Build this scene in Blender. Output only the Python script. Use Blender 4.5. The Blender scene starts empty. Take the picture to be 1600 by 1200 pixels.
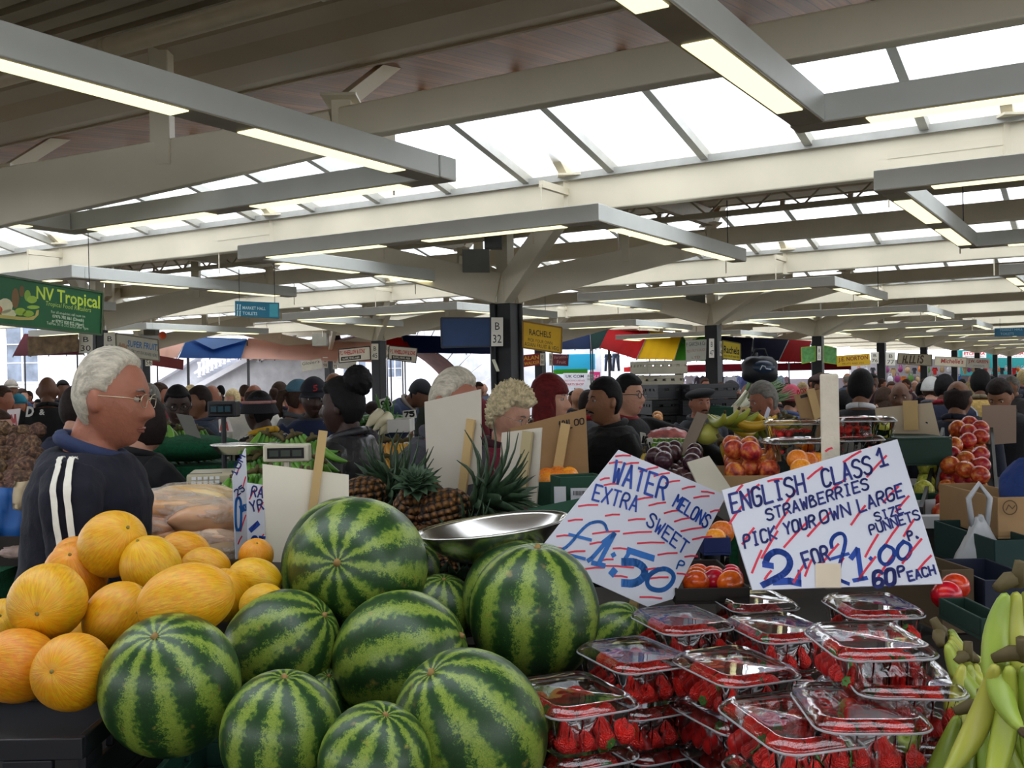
import bpy, math, random
from math import pi, sin, cos, atan2, radians, sqrt, exp
from mathutils import Vector, Matrix, Euler, noise
random.seed(7)
D = bpy.data
SC = bpy.context.scene
COL = SC.collection
F = 1620.0
CAM = Vector((0, 0, 1.65))
ROLL = radians(-1.09); PITCH = radians(-0.14)
RC = Matrix.Rotation(pi/2+PITCH, 3, 'X') @ Matrix.Rotation(ROLL, 3, 'Z')

def ray(px, py):
    return RC @ Vector(((px-800)/F, (600-py)/F, -1.0))
def at(px, py, d):
    return CAM + ray(px, py)*d
def onz(px, py, z):
    r = ray(px, py); return CAM + r*((z-CAM.z)/r.z)
def onplane(px, py, p0, n):
    r = ray(px, py); return CAM + r*((p0-CAM).dot(n)/r.dot(n))
# the market grid: columns stand at W(i*SA, j*SB)
P0 = Vector((-0.06, 13.5, 0)); TH = atan2(980, 1620)
AV = Vector((sin(TH), cos(TH), 0)); BV = Vector((-cos(TH), sin(TH), 0))
SA, SB = 7.66, 8.2
def W(a, b, z=0.0):
    v = P0 + AV*a + BV*b; return Vector((v.x, v.y, z))
GA = atan2(AV.y, AV.x)

# ---------------------------------------------------------------- materials
def mat(name, col, rough=0.6, metal=0.0, var=0.08, scale=6.0, bump=0.0, bscale=40.0, emit=None, spec=0.4, coords='Object', rand=0.0, sheen=0.0, coat=0.0):
    m = D.materials.new(name); m.use_nodes = True
    nt = m.node_tree; N = nt.nodes; L = nt.links
    b = N['Principled BSDF']
    b.inputs['Roughness'].default_value = rough; b.inputs['Metallic'].default_value = metal
    b.inputs['Specular IOR Level'].default_value = spec
    b.inputs['Coat Weight'].default_value = coat
    c = Vector(col[:3])
    tc = N.new('ShaderNodeTexCoord')
    nz = N.new('ShaderNodeTexNoise'); nz.inputs['Scale'].default_value = scale; nz.inputs['Detail'].default_value = 3
    L.new(tc.outputs[coords], nz.inputs['Vector'])
    rp = N.new('ShaderNodeValToRGB'); rp.color_ramp.elements[0].position = .3; rp.color_ramp.elements[1].position = .7
    lo = c*(1-var); hi = c*(1+var)
    rp.color_ramp.elements[0].color = (*lo, 1); rp.color_ramp.elements[1].color = (*[min(1, x) for x in hi], 1)
    L.new(nz.outputs['Fac'], rp.inputs['Fac'])
    out = rp.outputs['Color']
    if rand:
        oi = N.new('ShaderNodeObjectInfo'); hs = N.new('ShaderNodeHueSaturation')
        mr = N.new('ShaderNodeMapRange'); mr.inputs['To Min'].default_value = 1-rand; mr.inputs['To Max'].default_value = 1+rand
        L.new(oi.outputs['Random'], mr.inputs['Value']); L.new(mr.outputs['Result'], hs.inputs['Value'])
        L.new(out, hs.inputs['Color']); out = hs.outputs['Color']
    L.new(out, b.inputs['Base Color'])
    if bump:
        n2 = N.new('ShaderNodeTexNoise'); n2.inputs['Scale'].default_value = bscale; n2.inputs['Detail'].default_value = 3
        L.new(tc.outputs[coords], n2.inputs['Vector'])
        bp = N.new('ShaderNodeBump'); bp.inputs['Strength'].default_value = bump; bp.inputs['Distance'].default_value = .01
        L.new(n2.outputs['Fac'], bp.inputs['Height']); L.new(bp.outputs['Normal'], b.inputs['Normal'])
    if emit:
        b.inputs['Emission Color'].default_value = (*emit[:3], 1); b.inputs['Emission Strength'].default_value = emit[3]
    return m
_mc = {}
def M(name, *a, **k):
    if name not in _mc: _mc[name] = mat(name, *a, **k)
    return _mc[name]
def srgb(r, g, b):
    f = lambda v: ((v/255+.055)/1.055)**2.4 if v > 10 else v/255/12.92
    return (f(r), f(g), f(b))
def SM(r, g, b, rough=.7, **k):          # plain material by sRGB colour
    nm = 'paint_%02x%02x%02x_%d%s' % (r, g, b, int(rough*10), ''.join('%s%s' % (x[0], v) for x, v in k.items()))
    return M(nm, srgb(r, g, b), rough, **k)

# ---------------------------------------------------------------- mesh builder
class MB:
    def __init__(s): s.v = []; s.f = []; s.mi = []; s.cm = 0
    def add(s, vs, fs):
        o = len(s.v); s.v += [Vector(v) for v in vs]; s.f += [tuple(i+o for i in f) for f in fs]; s.mi += [s.cm]*len(fs); return s
    def hexa(s, p):                       # 8 points: bottom 4 ccw, top 4 ccw
        return s.add(p, [(3,2,1,0), (4,5,6,7), (0,1,5,4), (1,2,6,5), (2,3,7,6), (3,0,4,7)])
    def box(s, x0, x1, y0, y1, z0, z1):
        return s.hexa([(x0,y0,z0),(x1,y0,z0),(x1,y1,z0),(x0,y1,z0),(x0,y0,z1),(x1,y0,z1),(x1,y1,z1),(x0,y1,z1)])
    def gbox(s, a0, a1, b0, b1, z0, z1):  # box aligned with the market grid
        if a0 > a1: a0, a1 = a1, a0
        if b0 > b1: b0, b1 = b1, b0
        return s.hexa([W(a0,b0,z0), W(a1,b0,z0), W(a1,b1,z0), W(a0,b1,z0), W(a0,b0,z1), W(a1,b0,z1), W(a1,b1,z1), W(a0,b1,z1)])
    def beam(s, p, q, w, h, up=(0,0,1), w2=None, h2=None):
        p = Vector(p); q = Vector(q); d = (q-p).normalized(); up = Vector(up)
        sd = d.cross(up)
        if sd.length < 1e-4: sd = d.cross(Vector((1,0,0)))
        sd.normalize(); u = sd.cross(d).normalized()
        w2 = w if w2 is None else w2; h2 = h if h2 is None else h2
        c = []
        for (o, ww, hh) in ((p, w, h), (q, w2, h2)):
            c += [o - sd*ww/2 - u*hh/2, o + sd*ww/2 - u*hh/2, o + sd*ww/2 + u*hh/2, o - sd*ww/2 + u*hh/2]
        return s.add(c, [(0,1,2,3), (7,6,5,4), (0,4,5,1), (1,5,6,2), (2,6,7,3), (3,7,4,0)])
    def tube(s, pts, r, n=8, caps=True, flat=1.0):
        pts = [Vector(p) for p in pts]
        if not isinstance(r, (list, tuple)): r = [r]*len(pts)
        o = len(s.v); prev = None
        for i, p in enumerate(pts):
            t = (pts[min(i+1, len(pts)-1)] - pts[max(i-1, 0)]).normalized()
            if prev is None:
                a = t.cross(Vector((0,0,1)))
                if a.length < .05: a = t.cross(Vector((1,0,0)))
            else: a = prev - t*prev.dot(t)
            a.normalize(); b = t.cross(a); prev = a
            for k in range(n):
                g = 2*pi*k/n; s.v.append(p + a*cos(g)*r[i] + b*sin(g)*r[i]*flat)
        for i in range(len(pts)-1):
            for k in range(n):
                k2 = (k+1) % n
                s.f.append((o+i*n+k, o+i*n+k2, o+(i+1)*n+k2, o+(i+1)*n+k)); s.mi.append(s.cm)
        if caps:
            s.f.append(tuple(o+k for k in range(n))[::-1]); s.mi.append(s.cm)
            e = o+(len(pts)-1)*n; s.f.append(tuple(e+k for k in range(n))); s.mi.append(s.cm)
        return s
    def rings(s, rings, n=24, caps=True):  # rings: (center, ax vector, ay vector)
        o = len(s.v)
        for c, ax, ay in rings:
            for k in range(n):
                g = 2*pi*k/n; s.v.append(Vector(c)+Vector(ax)*cos(g)+Vector(ay)*sin(g))
        for i in range(len(rings)-1):
            for k in range(n):
                k2 = (k+1) % n
                s.f.append((o+i*n+k, o+i*n+k2, o+(i+1)*n+k2, o+(i+1)*n+k)); s.mi.append(s.cm)
        if caps:
            s.f.append(tuple(o+k for k in range(n))[::-1]); s.mi.append(s.cm)
            e = o+(len(rings)-1)*n; s.f.append(tuple(e+k for k in range(n))); s.mi.append(s.cm)
        return s
    def lathe(s, prof, n=24, M4=None, caps=True):   # prof: (r, z)
        M4 = M4 or Matrix.Identity(4); r0 = []
        X = (M4.to_3x3() @ Vector((1,0,0))); Y = (M4.to_3x3() @ Vector((0,1,0)))
        return s.rings([(M4 @ Vector((0,0,z)), X*r, Y*r) for r, z in prof], n, caps)
    def ell(s, c, rx, ry, rz, n=16, m=10, fn=None, R=None):
        c = Vector(c); o = len(s.v)
        def P(th, ph):
            d = Vector((cos(ph)*sin(th), sin(ph)*sin(th), cos(th)))
            v = Vector((d.x*rx, d.y*ry, d.z*rz))
            if fn: v = fn(v, d)
            if R: v = R @ v
            return c+v
        s.v.append(P(0, 0))
        for i in range(1, m):
            for k in range(n): s.v.append(P(pi*i/m, 2*pi*k/n))
        s.v.append(P(pi, 0)); e = len(s.v)-1
        fs = []
        for k in range(n):
            k2 = (k+1) % n
            fs.append((o, o+1+k, o+1+k2)); fs.append((e, e-n+k2, e-n+k))
            for i in range(m-2): fs.append((o+1+i*n+k, o+1+(i+1)*n+k, o+1+(i+1)*n+k2, o+1+i*n+k2))
        s.f += fs; s.mi += [s.cm]*len(fs); return s
    def prism(s, poly, t):                # poly: 3D points, t: thickness vector
        t = Vector(t); n = len(poly); P = [Vector(p) for p in poly]
        return s.add(P + [p+t for p in P], [tuple(range(n))[::-1], tuple(range(n, 2*n))] + [(k, (k+1) % n, (k+1) % n+n, k+n) for k in range(n)])
    def sheet(s, grid):                   # grid of points [row][col]
        o = len(s.v); m = len(grid[0])
        for r in grid: s.v += [Vector(p) for p in r]
        for i in range(len(grid)-1):
            for k in range(m-1):
                s.f.append((o+i*m+k, o+i*m+k+1, o+(i+1)*m+k+1, o+(i+1)*m+k)); s.mi.append(s.cm)
        return s
    def mesh(s, name, mats, smooth=False):
        me = D.meshes.new(name); me.from_pydata([tuple(v) for v in s.v], [], s.f)
        if not isinstance(mats, (list, tuple)): mats = [mats]
        for m in mats: me.materials.append(m)
        if len(mats) > 1: me.polygons.foreach_set('material_index', s.mi)
        if smooth: me.polygons.foreach_set('use_smooth', [True]*len(me.polygons))
        me.update(); return me
    def build(s, name, mats, parent=None, smooth=False, loc=None, origin=None, **mods):
        if origin is not None:
            origin = Vector(origin); s.v = [v-origin for v in s.v]
        o = D.objects.new(name, s.mesh(name, mats, smooth)); COL.objects.link(o)
        if parent: o.parent = parent
        if origin is not None: o.location = origin if not parent else origin
        if loc is not None: o.location = loc
        if mods.get('bevel'):
            m = o.modifiers.new('Bevel', 'BEVEL'); m.width = mods['bevel']; m.segments = mods.get('seg', 2); m.limit_method = 'ANGLE'
        if mods.get('thick'):
            m = o.modifiers.new('Solid', 'SOLIDIFY'); m.thickness = mods['thick']
        if mods.get('sub'):
            m = o.modifiers.new('Sub', 'SUBSURF'); m.levels = m.render_levels = mods['sub']
        return o

def tag(o, label=None, cat=None, group=None, kind=None):
    if label: o['label'] = label
    if cat: o['category'] = cat
    if group: o['group'] = group
    if kind: o['kind'] = kind
    return o
def thing(name, label, cat, loc=(0,0,0), rz=0.0, group=None):
    o = D.objects.new(name, None); COL.objects.link(o); o.location = loc; o.rotation_euler = (0, 0, rz)
    o.empty_display_size = .05
    return tag(o, label, cat, group)
def struct(name, mb, m, **k):
    return tag(mb.build(name, m, **k), kind='structure')
def remat(ob, m):
    for i in range(len(ob.material_slots)):
        ob.material_slots[i].link = 'OBJECT'; ob.material_slots[i].material = m
def dup(o, loc=None, rot=None, scale=None, label=None, group=None, parent=None, keep=True):
    c = o.copy(); COL.objects.link(c)
    if parent: c.parent = parent
    for ch in o.children: dup(ch, parent=c)
    if loc is not None: c.location = loc
    if rot is not None: c.rotation_euler = rot
    if scale is not None: c.scale = (scale,)*3 if isinstance(scale, (int, float)) else scale
    if label: c['label'] = label
    if group: c['group'] = group
    return c

# ---------------------------------------------------------------- handwriting: strokes on a 4x6 grid
GL = {
'A':'00 26 40|12 32','B':'00 06 26 35 24 03|24 33 41 30 00','C':'45 36 16 05 01 10 30 41','D':'00 06 26 44 42 20 00','E':'46 06 00 40|03 33',
'F':'46 06 00|03 33','G':'45 36 16 05 01 10 30 41 43 23','H':'00 06|40 46|03 43','I':'10 30|26 20|16 36','J':'46 41 30 10 01','K':'06 00|46 03 40',
'L':'06 00 40','M':'00 06 23 46 40','N':'00 06 40 46','O':'10 30 41 45 36 16 05 01 10','P':'00 06 36 45 44 33 03','Q':'10 30 41 45 36 16 05 01 10|22 40',
'R':'00 06 36 45 44 33 03|23 40','S':'45 36 16 05 04 33 42 41 30 10 01','T':'06 46|26 20','U':'06 01 10 30 41 46','V':'06 20 46','W':'06 10 24 30 46',
'X':'00 46|06 40','Y':'06 23 46|23 20','Z':'06 46 00 40','0':'10 30 41 45 36 16 05 01 10','1':'14 26 20|10 30','2':'05 16 36 45 44 00 40','3':'05 16 36 45 34 23 34 42 41 30 10 01',
'4':'30 36 02 42','5':'46 06 04 34 43 41 30 10 01','6':'45 36 16 05 01 10 30 41 42 33 13 02','7':'06 46 10','8':'13 04 05 16 36 45 44 33 13 02 01 10 30 41 42 33',
'9':'44 33 13 04 05 16 36 45 41 30 10','.':'10 20 11 10','-':'13 33','&':'40 05 16 26 35 02 01 10 20 42','£':'45 36 26 15 11 00|10 20 40|03 33',':':'11 21|14 24','/':'00 46',"'":'26 25','p':'00 04 34 33 31 01 00',
'i':'20 24|26 25','!':'26 22|20 21',' ':''}
def strokes(ch):
    out = []
    for st in GL.get(ch, GL.get(ch.upper(), '')).split('|'):
        pts = [(int(t[0])/4, int(t[1])/6) for t in st.split()]
        if len(pts) > 3 and ch.upper() in 'BCDGJOPQRSU&£0235689':
            for _ in range(2):
                q = [pts[0]]
                for a, b in zip(pts, pts[1:]): q += [(a[0]*.75+b[0]*.25, a[1]*.75+b[1]*.25), (a[0]*.25+b[0]*.75, a[1]*.25+b[1]*.75)]
                pts = q + [pts[-1]]
        if len(pts) > 1: out.append(pts)
    return out
def ribbon(mb, pts, w, n):
    """flat pen stroke through 3D pts on a plane with normal n"""
    for i in range(len(pts)-1):
        p, q = pts[i], pts[i+1]; d = q-p
        if d.length < 1e-6: continue
        d.normalize(); s = d.cross(n).normalized()*w/2
        p2 = p - d*w*.3; q2 = q + d*w*.3
        mb.add([p2-s, q2-s, q2+s, p2+s], [(0,1,2,3)])
class Board:
    """flat card given by pixel corners with distances; writing lies on its face"""
    def __init__(s, c3, poly=None, t=.004, flip=1):
        a, b, c = [at(*p) for p in c3]; s.p = a; s.n = (b-a).cross(c-a).normalized()
        if s.n.dot(CAM-a) < 0: s.n = -s.n
        s.poly = [s.on(x, y) for x, y in (poly or [(p[0], p[1]) for p in c3])]; s.t = t
    def on(s, x, y, off=0.0): return onplane(x, y, s.p + s.n*off, s.n)
    def card(s, mb): mb.prism(s.poly, -s.n*s.t); return mb
    def word(s, mb, txt, x0, y0, x1, y1, h, w, sh=0.0, caps=None):
        """baseline from pixel (x0,y0) to (x1,y1), letters h pixels tall"""
        L = sqrt((x1-x0)**2+(y1-y0)**2); ux, uy = (x1-x0)/L, (y1-y0)/L; vx, vy = uy, -ux
        cw = L/len(txt)
        for i, ch in enumerate(txt):
            for st in strokes(ch):
                P = []
                for (u, v) in st:
                    a = (i+.1+u*.72)*cw + sh*v*h; b = v*h
                    P.append(s.on(x0+ux*a+vx*b, y0+uy*a+vy*b, .0012))
                ribbon(mb, P, w, s.n)
    def line(s, mb, pts, w):
        if len(pts) > 4:
            for _ in range(2):
                q = [pts[0]]
                for a, b in zip(pts, pts[1:]): q += [(a[0]*.75+b[0]*.25, a[1]*.75+b[1]*.25), (a[0]*.25+b[0]*.75, a[1]*.25+b[1]*.75)]
                pts = q + [pts[-1]]
        ribbon(mb, [s.on(x, y, .0006) for x, y in pts], w, s.n)
    def rect(s, mb, x0, y0, x1, y1, off=.0008, sk=0.0):
        mb.add([s.on(x0, y1, off), s.on(x1, y1+sk*(x1-x0), off), s.on(x1, y0+sk*(x1-x0), off), s.on(x0, y0, off)], [(0,1,2,3)])
    def font(s, mb, txt, x0, y0, x1, y1, h, sh=0.0, bold=0.0):
        """printed letters (built-in face) between baseline ends, h = capital height in pixels"""
        cu = D.curves.new('t', 'FONT'); cu.body = txt; cu.resolution_u = 2; cu.offset = bold
        ob = D.objects.new('t', cu); COL.objects.link(ob)
        dg = bpy.context.evaluated_depsgraph_get(); me = ob.evaluated_get(dg).to_mesh()
        vs = [v.co.copy() for v in me.vertices]; fs = [tuple(p.vertices) for p in me.polygons]
        D.objects.remove(ob); D.curves.remove(cu)
        if not vs: return
        a0 = min(v.x for v in vs); a1 = max(v.x for v in vs)
        L = sqrt((x1-x0)**2+(y1-y0)**2); ux, uy = (x1-x0)/L, (y1-y0)/L; k = L/(a1-a0)
        P = [s.on(x0+ux*(v.x-a0)*k+sh*v.y*h+uy*v.y*h/.69*0, y0+uy*(v.x-a0)*k-v.y*h/.69, .0012) for v in vs]
        mb.add(P, fs)
EXPO = -0.05; SKY = 4.0; LAMP = 1.6
# ---------------------------------------------------------------- camera and sky
cam = D.objects.new('camera', D.cameras.new('camera')); COL.objects.link(cam); SC.camera = cam
cam.data.sensor_width = 36; cam.data.lens = F*36/1600; cam.data.clip_start = .05; cam.data.clip_end = 500
cam.matrix_world = Matrix.Translation(CAM) @ RC.to_4x4()
SC.view_settings.view_transform = 'Standard'; SC.view_settings.look = 'None'
SC.view_settings.exposure = EXPO; SC.view_settings.gamma = 1
w = D.worlds.new('sky'); SC.world = w; w.use_nodes = True
nt = w.node_tree; bg = nt.nodes['Background']
tcw = nt.nodes.new('ShaderNodeTexCoord'); nzw = nt.nodes.new('ShaderNodeTexNoise'); nzw.inputs['Scale'].default_value = 2.0
rpw = nt.nodes.new('ShaderNodeValToRGB'); rpw.color_ramp.elements[0].color = (.80,.87,1,1); rpw.color_ramp.elements[1].color = (1,1,1,1)
nt.links.new(tcw.outputs['Generated'], nzw.inputs['Vector']); nt.links.new(nzw.outputs['Fac'], rpw.inputs['Fac']); nt.links.new(rpw.outputs['Color'], bg.inputs['Color'])
bg.inputs['Strength'].default_value = SKY

# ---------------------------------------------------------------- materials of the hall
cream = M('cream_painted_steel', srgb(230,221,197), .5, var=.05, scale=1.5, bump=.05, bscale=30)
soffit = M('grey_brown_metal_deck', srgb(160,148,126), .6, var=.12, scale=1.2)
blackp = M('black_painted_steel', srgb(19,20,24), .5, var=.2)
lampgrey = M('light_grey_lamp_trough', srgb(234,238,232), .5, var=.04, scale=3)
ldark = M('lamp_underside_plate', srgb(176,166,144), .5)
tube_m = M('lit_diffuser', (1,1,.8), .5, emit=(1,.93,.52,LAMP))
alu = M('glazing_bar_aluminium', srgb(190,190,184), .45, metal=.3)
gutter = M('brown_gutter_sheet', srgb(178,160,132), .5, var=.1, scale=.6)
def timber():
    m = D.materials.new('stained_timber_boards'); m.use_nodes = True; nt = m.node_tree; N = nt.nodes; L = nt.links; b = N['Principled BSDF']
    tc = N.new('ShaderNodeTexCoord'); mp = N.new('ShaderNodeMapping'); mp.inputs['Rotation'].default_value = (0, 0, -GA)
    L.new(tc.outputs['Object'], mp.inputs['Vector']); sx = N.new('ShaderNodeSeparateXYZ'); L.new(mp.outputs[0], sx.inputs[0])
    mu = N.new('ShaderNodeMath'); mu.operation = 'MULTIPLY'; mu.inputs[1].default_value = 1/.105; L.new(sx.outputs['Y'], mu.inputs[0])
    fr = N.new('ShaderNodeMath'); fr.operation = 'FRACT'; L.new(mu.outputs[0], fr.inputs[0])
    fl = N.new('ShaderNodeMath'); fl.operation = 'FLOOR'; L.new(mu.outputs[0], fl.inputs[0])
    wn = N.new('ShaderNodeTexWhiteNoise'); wn.noise_dimensions = '1D'; L.new(fl.outputs[0], wn.inputs['W'])
    r1 = N.new('ShaderNodeValToRGB'); r1.color_ramp.elements[0].color = (*srgb(128,80,44),1); r1.color_ramp.elements[1].color = (*srgb(170,112,66),1)
    L.new(wn.outputs['Value'], r1.inputs['Fac'])
    r2 = N.new('ShaderNodeValToRGB'); r2.color_ramp.elements[0].color = (.25,.25,.25,1); r2.color_ramp.elements[0].position = 0.0; r2.color_ramp.elements[1].position = .14; r2.color_ramp.elements[1].color = (1,1,1,1)
    L.new(fr.outputs[0], r2.inputs['Fac'])
    mx = N.new('ShaderNodeMix'); mx.data_type = 'RGBA'; mx.blend_type = 'MULTIPLY'; mx.inputs['Factor'].default_value = 1
    L.new(r1.outputs[0], mx.inputs[6]); L.new(r2.outputs[0], mx.inputs[7])
    gs = N.new('ShaderNodeMapping'); gs.inputs['Scale'].default_value = (1.5, 30, 1); L.new(mp.outputs[0], gs.inputs['Vector'])
    gn = N.new('ShaderNodeTexNoise'); gn.inputs['Scale'].default_value = 1.0; gn.inputs['Detail'].default_value = 4; L.new(gs.outputs[0], gn.inputs['Vector'])
    r3 = N.new('ShaderNodeValToRGB'); r3.color_ramp.elements[0].color = (.7,.7,.7,1); r3.color_ramp.elements[0].position = .35; r3.color_ramp.elements[1].position = .65; r3.color_ramp.elements[1].color = (1.1,1.1,1.1,1)
    L.new(gn.outputs['Fac'], r3.inputs['Fac'])
    m2 = N.new('ShaderNodeMix'); m2.data_type = 'RGBA'; m2.blend_type = 'MULTIPLY'; m2.inputs['Factor'].default_value = 1
    L.new(mx.outputs[2], m2.inputs[6]); L.new(r3.outputs[0], m2.inputs[7]); L.new(m2.outputs[2], b.inputs['Base Color']); b.inputs['Roughness'].default_value = .55
    return m
def glass_roof():
    m = D.materials.new('frosted_roof_glazing'); m.use_nodes = True; nt = m.node_tree; N = nt.nodes; L = nt.links
    N.remove(N['Principled BSDF']); o = N['Material Output']
    t = N.new('ShaderNodeBsdfTranslucent'); t.inputs['Color'].default_value = (.97,.99,1,1)
    tr = N.new('ShaderNodeBsdfTransparent'); tr.inputs['Color'].default_value = (.97,.99,1,1)
    tc = N.new('ShaderNodeTexCoord'); nz = N.new('ShaderNodeTexNoise'); nz.inputs['Scale'].default_value = 1.3; nz.inputs['Detail'].default_value = 4
    L.new(tc.outputs['Object'], nz.inputs['Vector'])
    mr = N.new('ShaderNodeMapRange'); mr.inputs['To Min'].default_value = .35; mr.inputs['To Max'].default_value = .75; L.new(nz.outputs['Fac'], mr.inputs['Value'])
    mx = N.new('ShaderNodeMixShader'); L.new(mr.outputs[0], mx.inputs['Fac']); L.new(t.outputs[0], mx.inputs[1]); L.new(tr.outputs[0], mx.inputs[2]); L.new(mx.outputs[0], o.inputs['Surface'])
    return m
TIMB = timber(); GLZ = glass_roof()

# ---------------------------------------------------------------- roof rows
ZB0, ZB1, ZD = 3.36, 3.70, 4.03
IMIN, IMAX = -2, 10
def brange(i): return (-24.0, 21.0) if i <= 2 else (-24.0, 9.4)
deck = MB(); tim = MB(); gut = MB(); bars = MB(); beams = MB(); truss = MB(); flash = MB()
for i in range(IMIN, IMAX):
    c = i*SA; b0, b1 = brange(i)
    # ribbed metal deck over the column line
    n = 20
    for k in range(n):
        a0 = c-2.05+k*4.1/n; a1 = a0+4.1/n*.62
        deck.gbox(a0, a1, b0, b1, ZD+.05, ZD+.12)
    deck.gbox(c-2.05, c+2.05, b0, b1, ZD+.12, ZD+.2)
    # gutter box on the side that carries the timber slope
    prof = [(2.12,4.0),(1.95,3.98),(1.55,3.97),(1.35,4.02),(1.1,4.02),(1.0,4.12),(2.12,4.12)]
    gut.prism([W(c+a, b0, z) for a, z in prof], BV*(b1-b0))
    gut.gbox(c+2.12, c+2.16, b0, b1, 3.985, 4.02)
    # timber slope then glazing down to the next row
    r = c+3.83
    tim.prism([W(c+2.1,b0,4.06), W(r-.12,b0,4.26), W(r-.12,b0,4.32), W(c+2.1,b0,4.12)], BV*(b1-b0))
    e = c+SA-2.0
    gl = MB(); gl.sheet([[W(r-.15,b0,4.27), W(r-.15,b1,4.27)], [W(e,b0,ZB1+.07), W(e,b1,ZB1+.07)]])
    struct('window_%d' % (i-IMIN+1), gl, GLZ)
    bars.gbox(r-.16, r-.08, b0, b1, 4.25, 4.34)
    bb = -3.55-.98*int((-3.55-b0)/.98)
    while bb < b1:
        bars.beam(W(r-.15, bb, 4.22), W(e, bb, ZB1+.02), .075, .09); bb += .98
    # edge beams (the beam facing the camera side of the glazing, and the far one)
    beams.gbox(c-2.05-.07, c-2.05+.07, b0, b1, ZB0, ZB1)
    beams.gbox(c-2.05+.07, c-2.05+.2, b0, b1, ZB1-.02, ZD+.15)
    flash.gbox(c-2.16, c-2.10, b0, b1, ZB1-.01, ZB1+.06)
    bs = b0
    segs = [(b0, -1.75)] if i == -1 else ([(b0, b1)] if i >= 0 else [(b0, b1)])
    for s0, s1 in segs: beams.gbox(c+2.05-.07, c+2.05+.07, s0, s1, 3.44, 3.68)
    # lattice girders along the row
    for off in (-1.1, 1.0):
        if i < 0: continue
        A0 = c+off
        truss.beam(W(A0,b0,3.97), W(A0,b1,3.97), .06, .05); truss.beam(W(A0,b0,3.70), W(A0,b1,3.70), .07, .07)
        x = b0; u = True
        while x < b1-.35:
            truss.beam(W(A0, x, 3.70 if u else 3.97), W(A0, x+.3, 3.97 if u else 3.70), .022, .022); x += .3; u = not u
struct('ceiling', deck, soffit); struct('ceiling_timber', tim, TIMB); struct('trim_1', gut, gutter); struct('trim_2', bars, alu)
struct('trim_3', beams, cream, bevel=.015); struct('trim_4', truss, M('girder_paint', srgb(196,186,162), .5)); struct('trim_5', flash, alu)
# cross beams between node lines (direction A), at the ring sides
cb = MB()
for i in range(0, IMAX):
    for j in range(-3, 3):
        if brange(i)[1] < j*SB+2: continue
        for s in (-1, 1):
            b = j*SB+2.05*s
            cb.gbox(i*SA-2.05, i*SA+2.05, b-.05, b+.05, 3.72, 3.95)
struct('trim_6', cb, M('girder_paint', srgb(196,186,162), .5))
# rainwater pipe under the near deck
pp = MB(); pp.tube([W(-7.1, -8, 3.86), W(-7.1, 6, 3.86)], .065, 14)
for b in (-3.2, -1.35, .5): pp.tube([W(-7.1, b-.03, 3.86), W(-7.1, b+.03, 3.86)], .073, 14)
pp.build('rainwater_pipe', M('cream_pipe', srgb(206,192,164), .4), smooth=True)
tag(D.objects['rainwater_pipe'], 'long cream rainwater pipe running under the dark metal deck top left', 'pipe')

# ---------------------------------------------------------------- columns with their raking arms
POSTW = .24
def column(i, j, label, group=None, b=None, detail=True, fat=False):
    cpos = W(i*SA, j*SB if b is None else b)
    t = thing('roof_column', label, 'column', cpos, 0, group)
    wv = .125 if not fat else .15
    def loc(v): return v - cpos
    m = MB()
    def cross(z0, z1, w, mb):
        p = [W(i*SA+sa*w, (j*SB if b is None else b)+sb*w) - cpos for sa, sb in ((-1,-1),(1,-1),(1,1),(-1,1))]
        mb.hexa([Vector((q.x,q.y,z0)) for q in p] + [Vector((q.x,q.y,z1)) for q in p])
    cross(0, 2.66, wv, m)
    if fat:
        m.tube([Vector((-.17,-.1,0)), Vector((-.17,-.1,2.66))], .045, 8); m.tube([Vector((.18,.0,0)), Vector((.18,.0,2.66))], .04, 8)
    m.build('post', blackp, t, bevel=.012)
    m = MB(); cross(2.66, ZD+.1, .085, m); m.build('upper_post', cream, t)
    bb = j*SB if b is None else b
    for sa in (-1, 1):
        for sb in (-1, 1):
            m = MB()
            p = loc(W(i*SA+sa*.08, bb+sb*.08, 2.86)); q = loc(W(i*SA+sa*2.0, bb+sb*2.0, 3.50))
            m.beam(p, q, .12, .40, h2=.30)
            k = .56; c = p.lerp(q, k)
            m.box(c.x-.07, c.x+.07, c.y-.07, c.y+.07, c.z, ZD+.1)
            a = m.build('arm', cream, t, bevel=.01)
            if detail:
                n = loc(W(i*SA+sa*2.05, bb+sb*2.05, 0)); m = MB()
                m.box(n.x-.07, n.x+.07, n.y-.07, n.y+.07, 3.34, 3.78)
                n1 = loc(W(i*SA+sa*2.05-.14, bb+sb*2.05-.14, 3.73)); n2 = loc(W(i*SA+sa*2.05+.14, bb+sb*2.05+.14, 3.75))
                m.add([], []); m.box(min(n1.x,n2.x)-.08, max(n1.x,n2.x)+.08, min(n1.y,n2.y), max(n1.y,n2.y), 3.73, 3.75)
                m.build('node_bracket', cream, a)
                m = MB(); s0 = loc(W(i*SA+sa*2.05, bb+sb*2.05, 3.72)); s1 = loc(W(i*SA+sa*(2.05+.66), bb+sb*2.05, 4.20))
                m.beam(s0, s1, .09, .11); m.build('strut', cream, a)
                m = MB()
                if sb > 0: h0 = loc(W(i*SA+sa*2.1, bb+2.05, 3.55)); h1 = loc(W(i*SA+sa*2.1, bb+3.0, 3.55))
                else: h0 = loc(W(i*SA+sa*2.05, bb-2.05, 3.58)); h1 = loc(W(i*SA+sa*2.65, bb-2.05, 3.58))
                m.beam(h0, h1, .05, .07); m.tube([h1, h1-Vector((0,0,.45))], .008, 6)
                m.build('lamp_hanger', cream, a)
    return t
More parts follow.
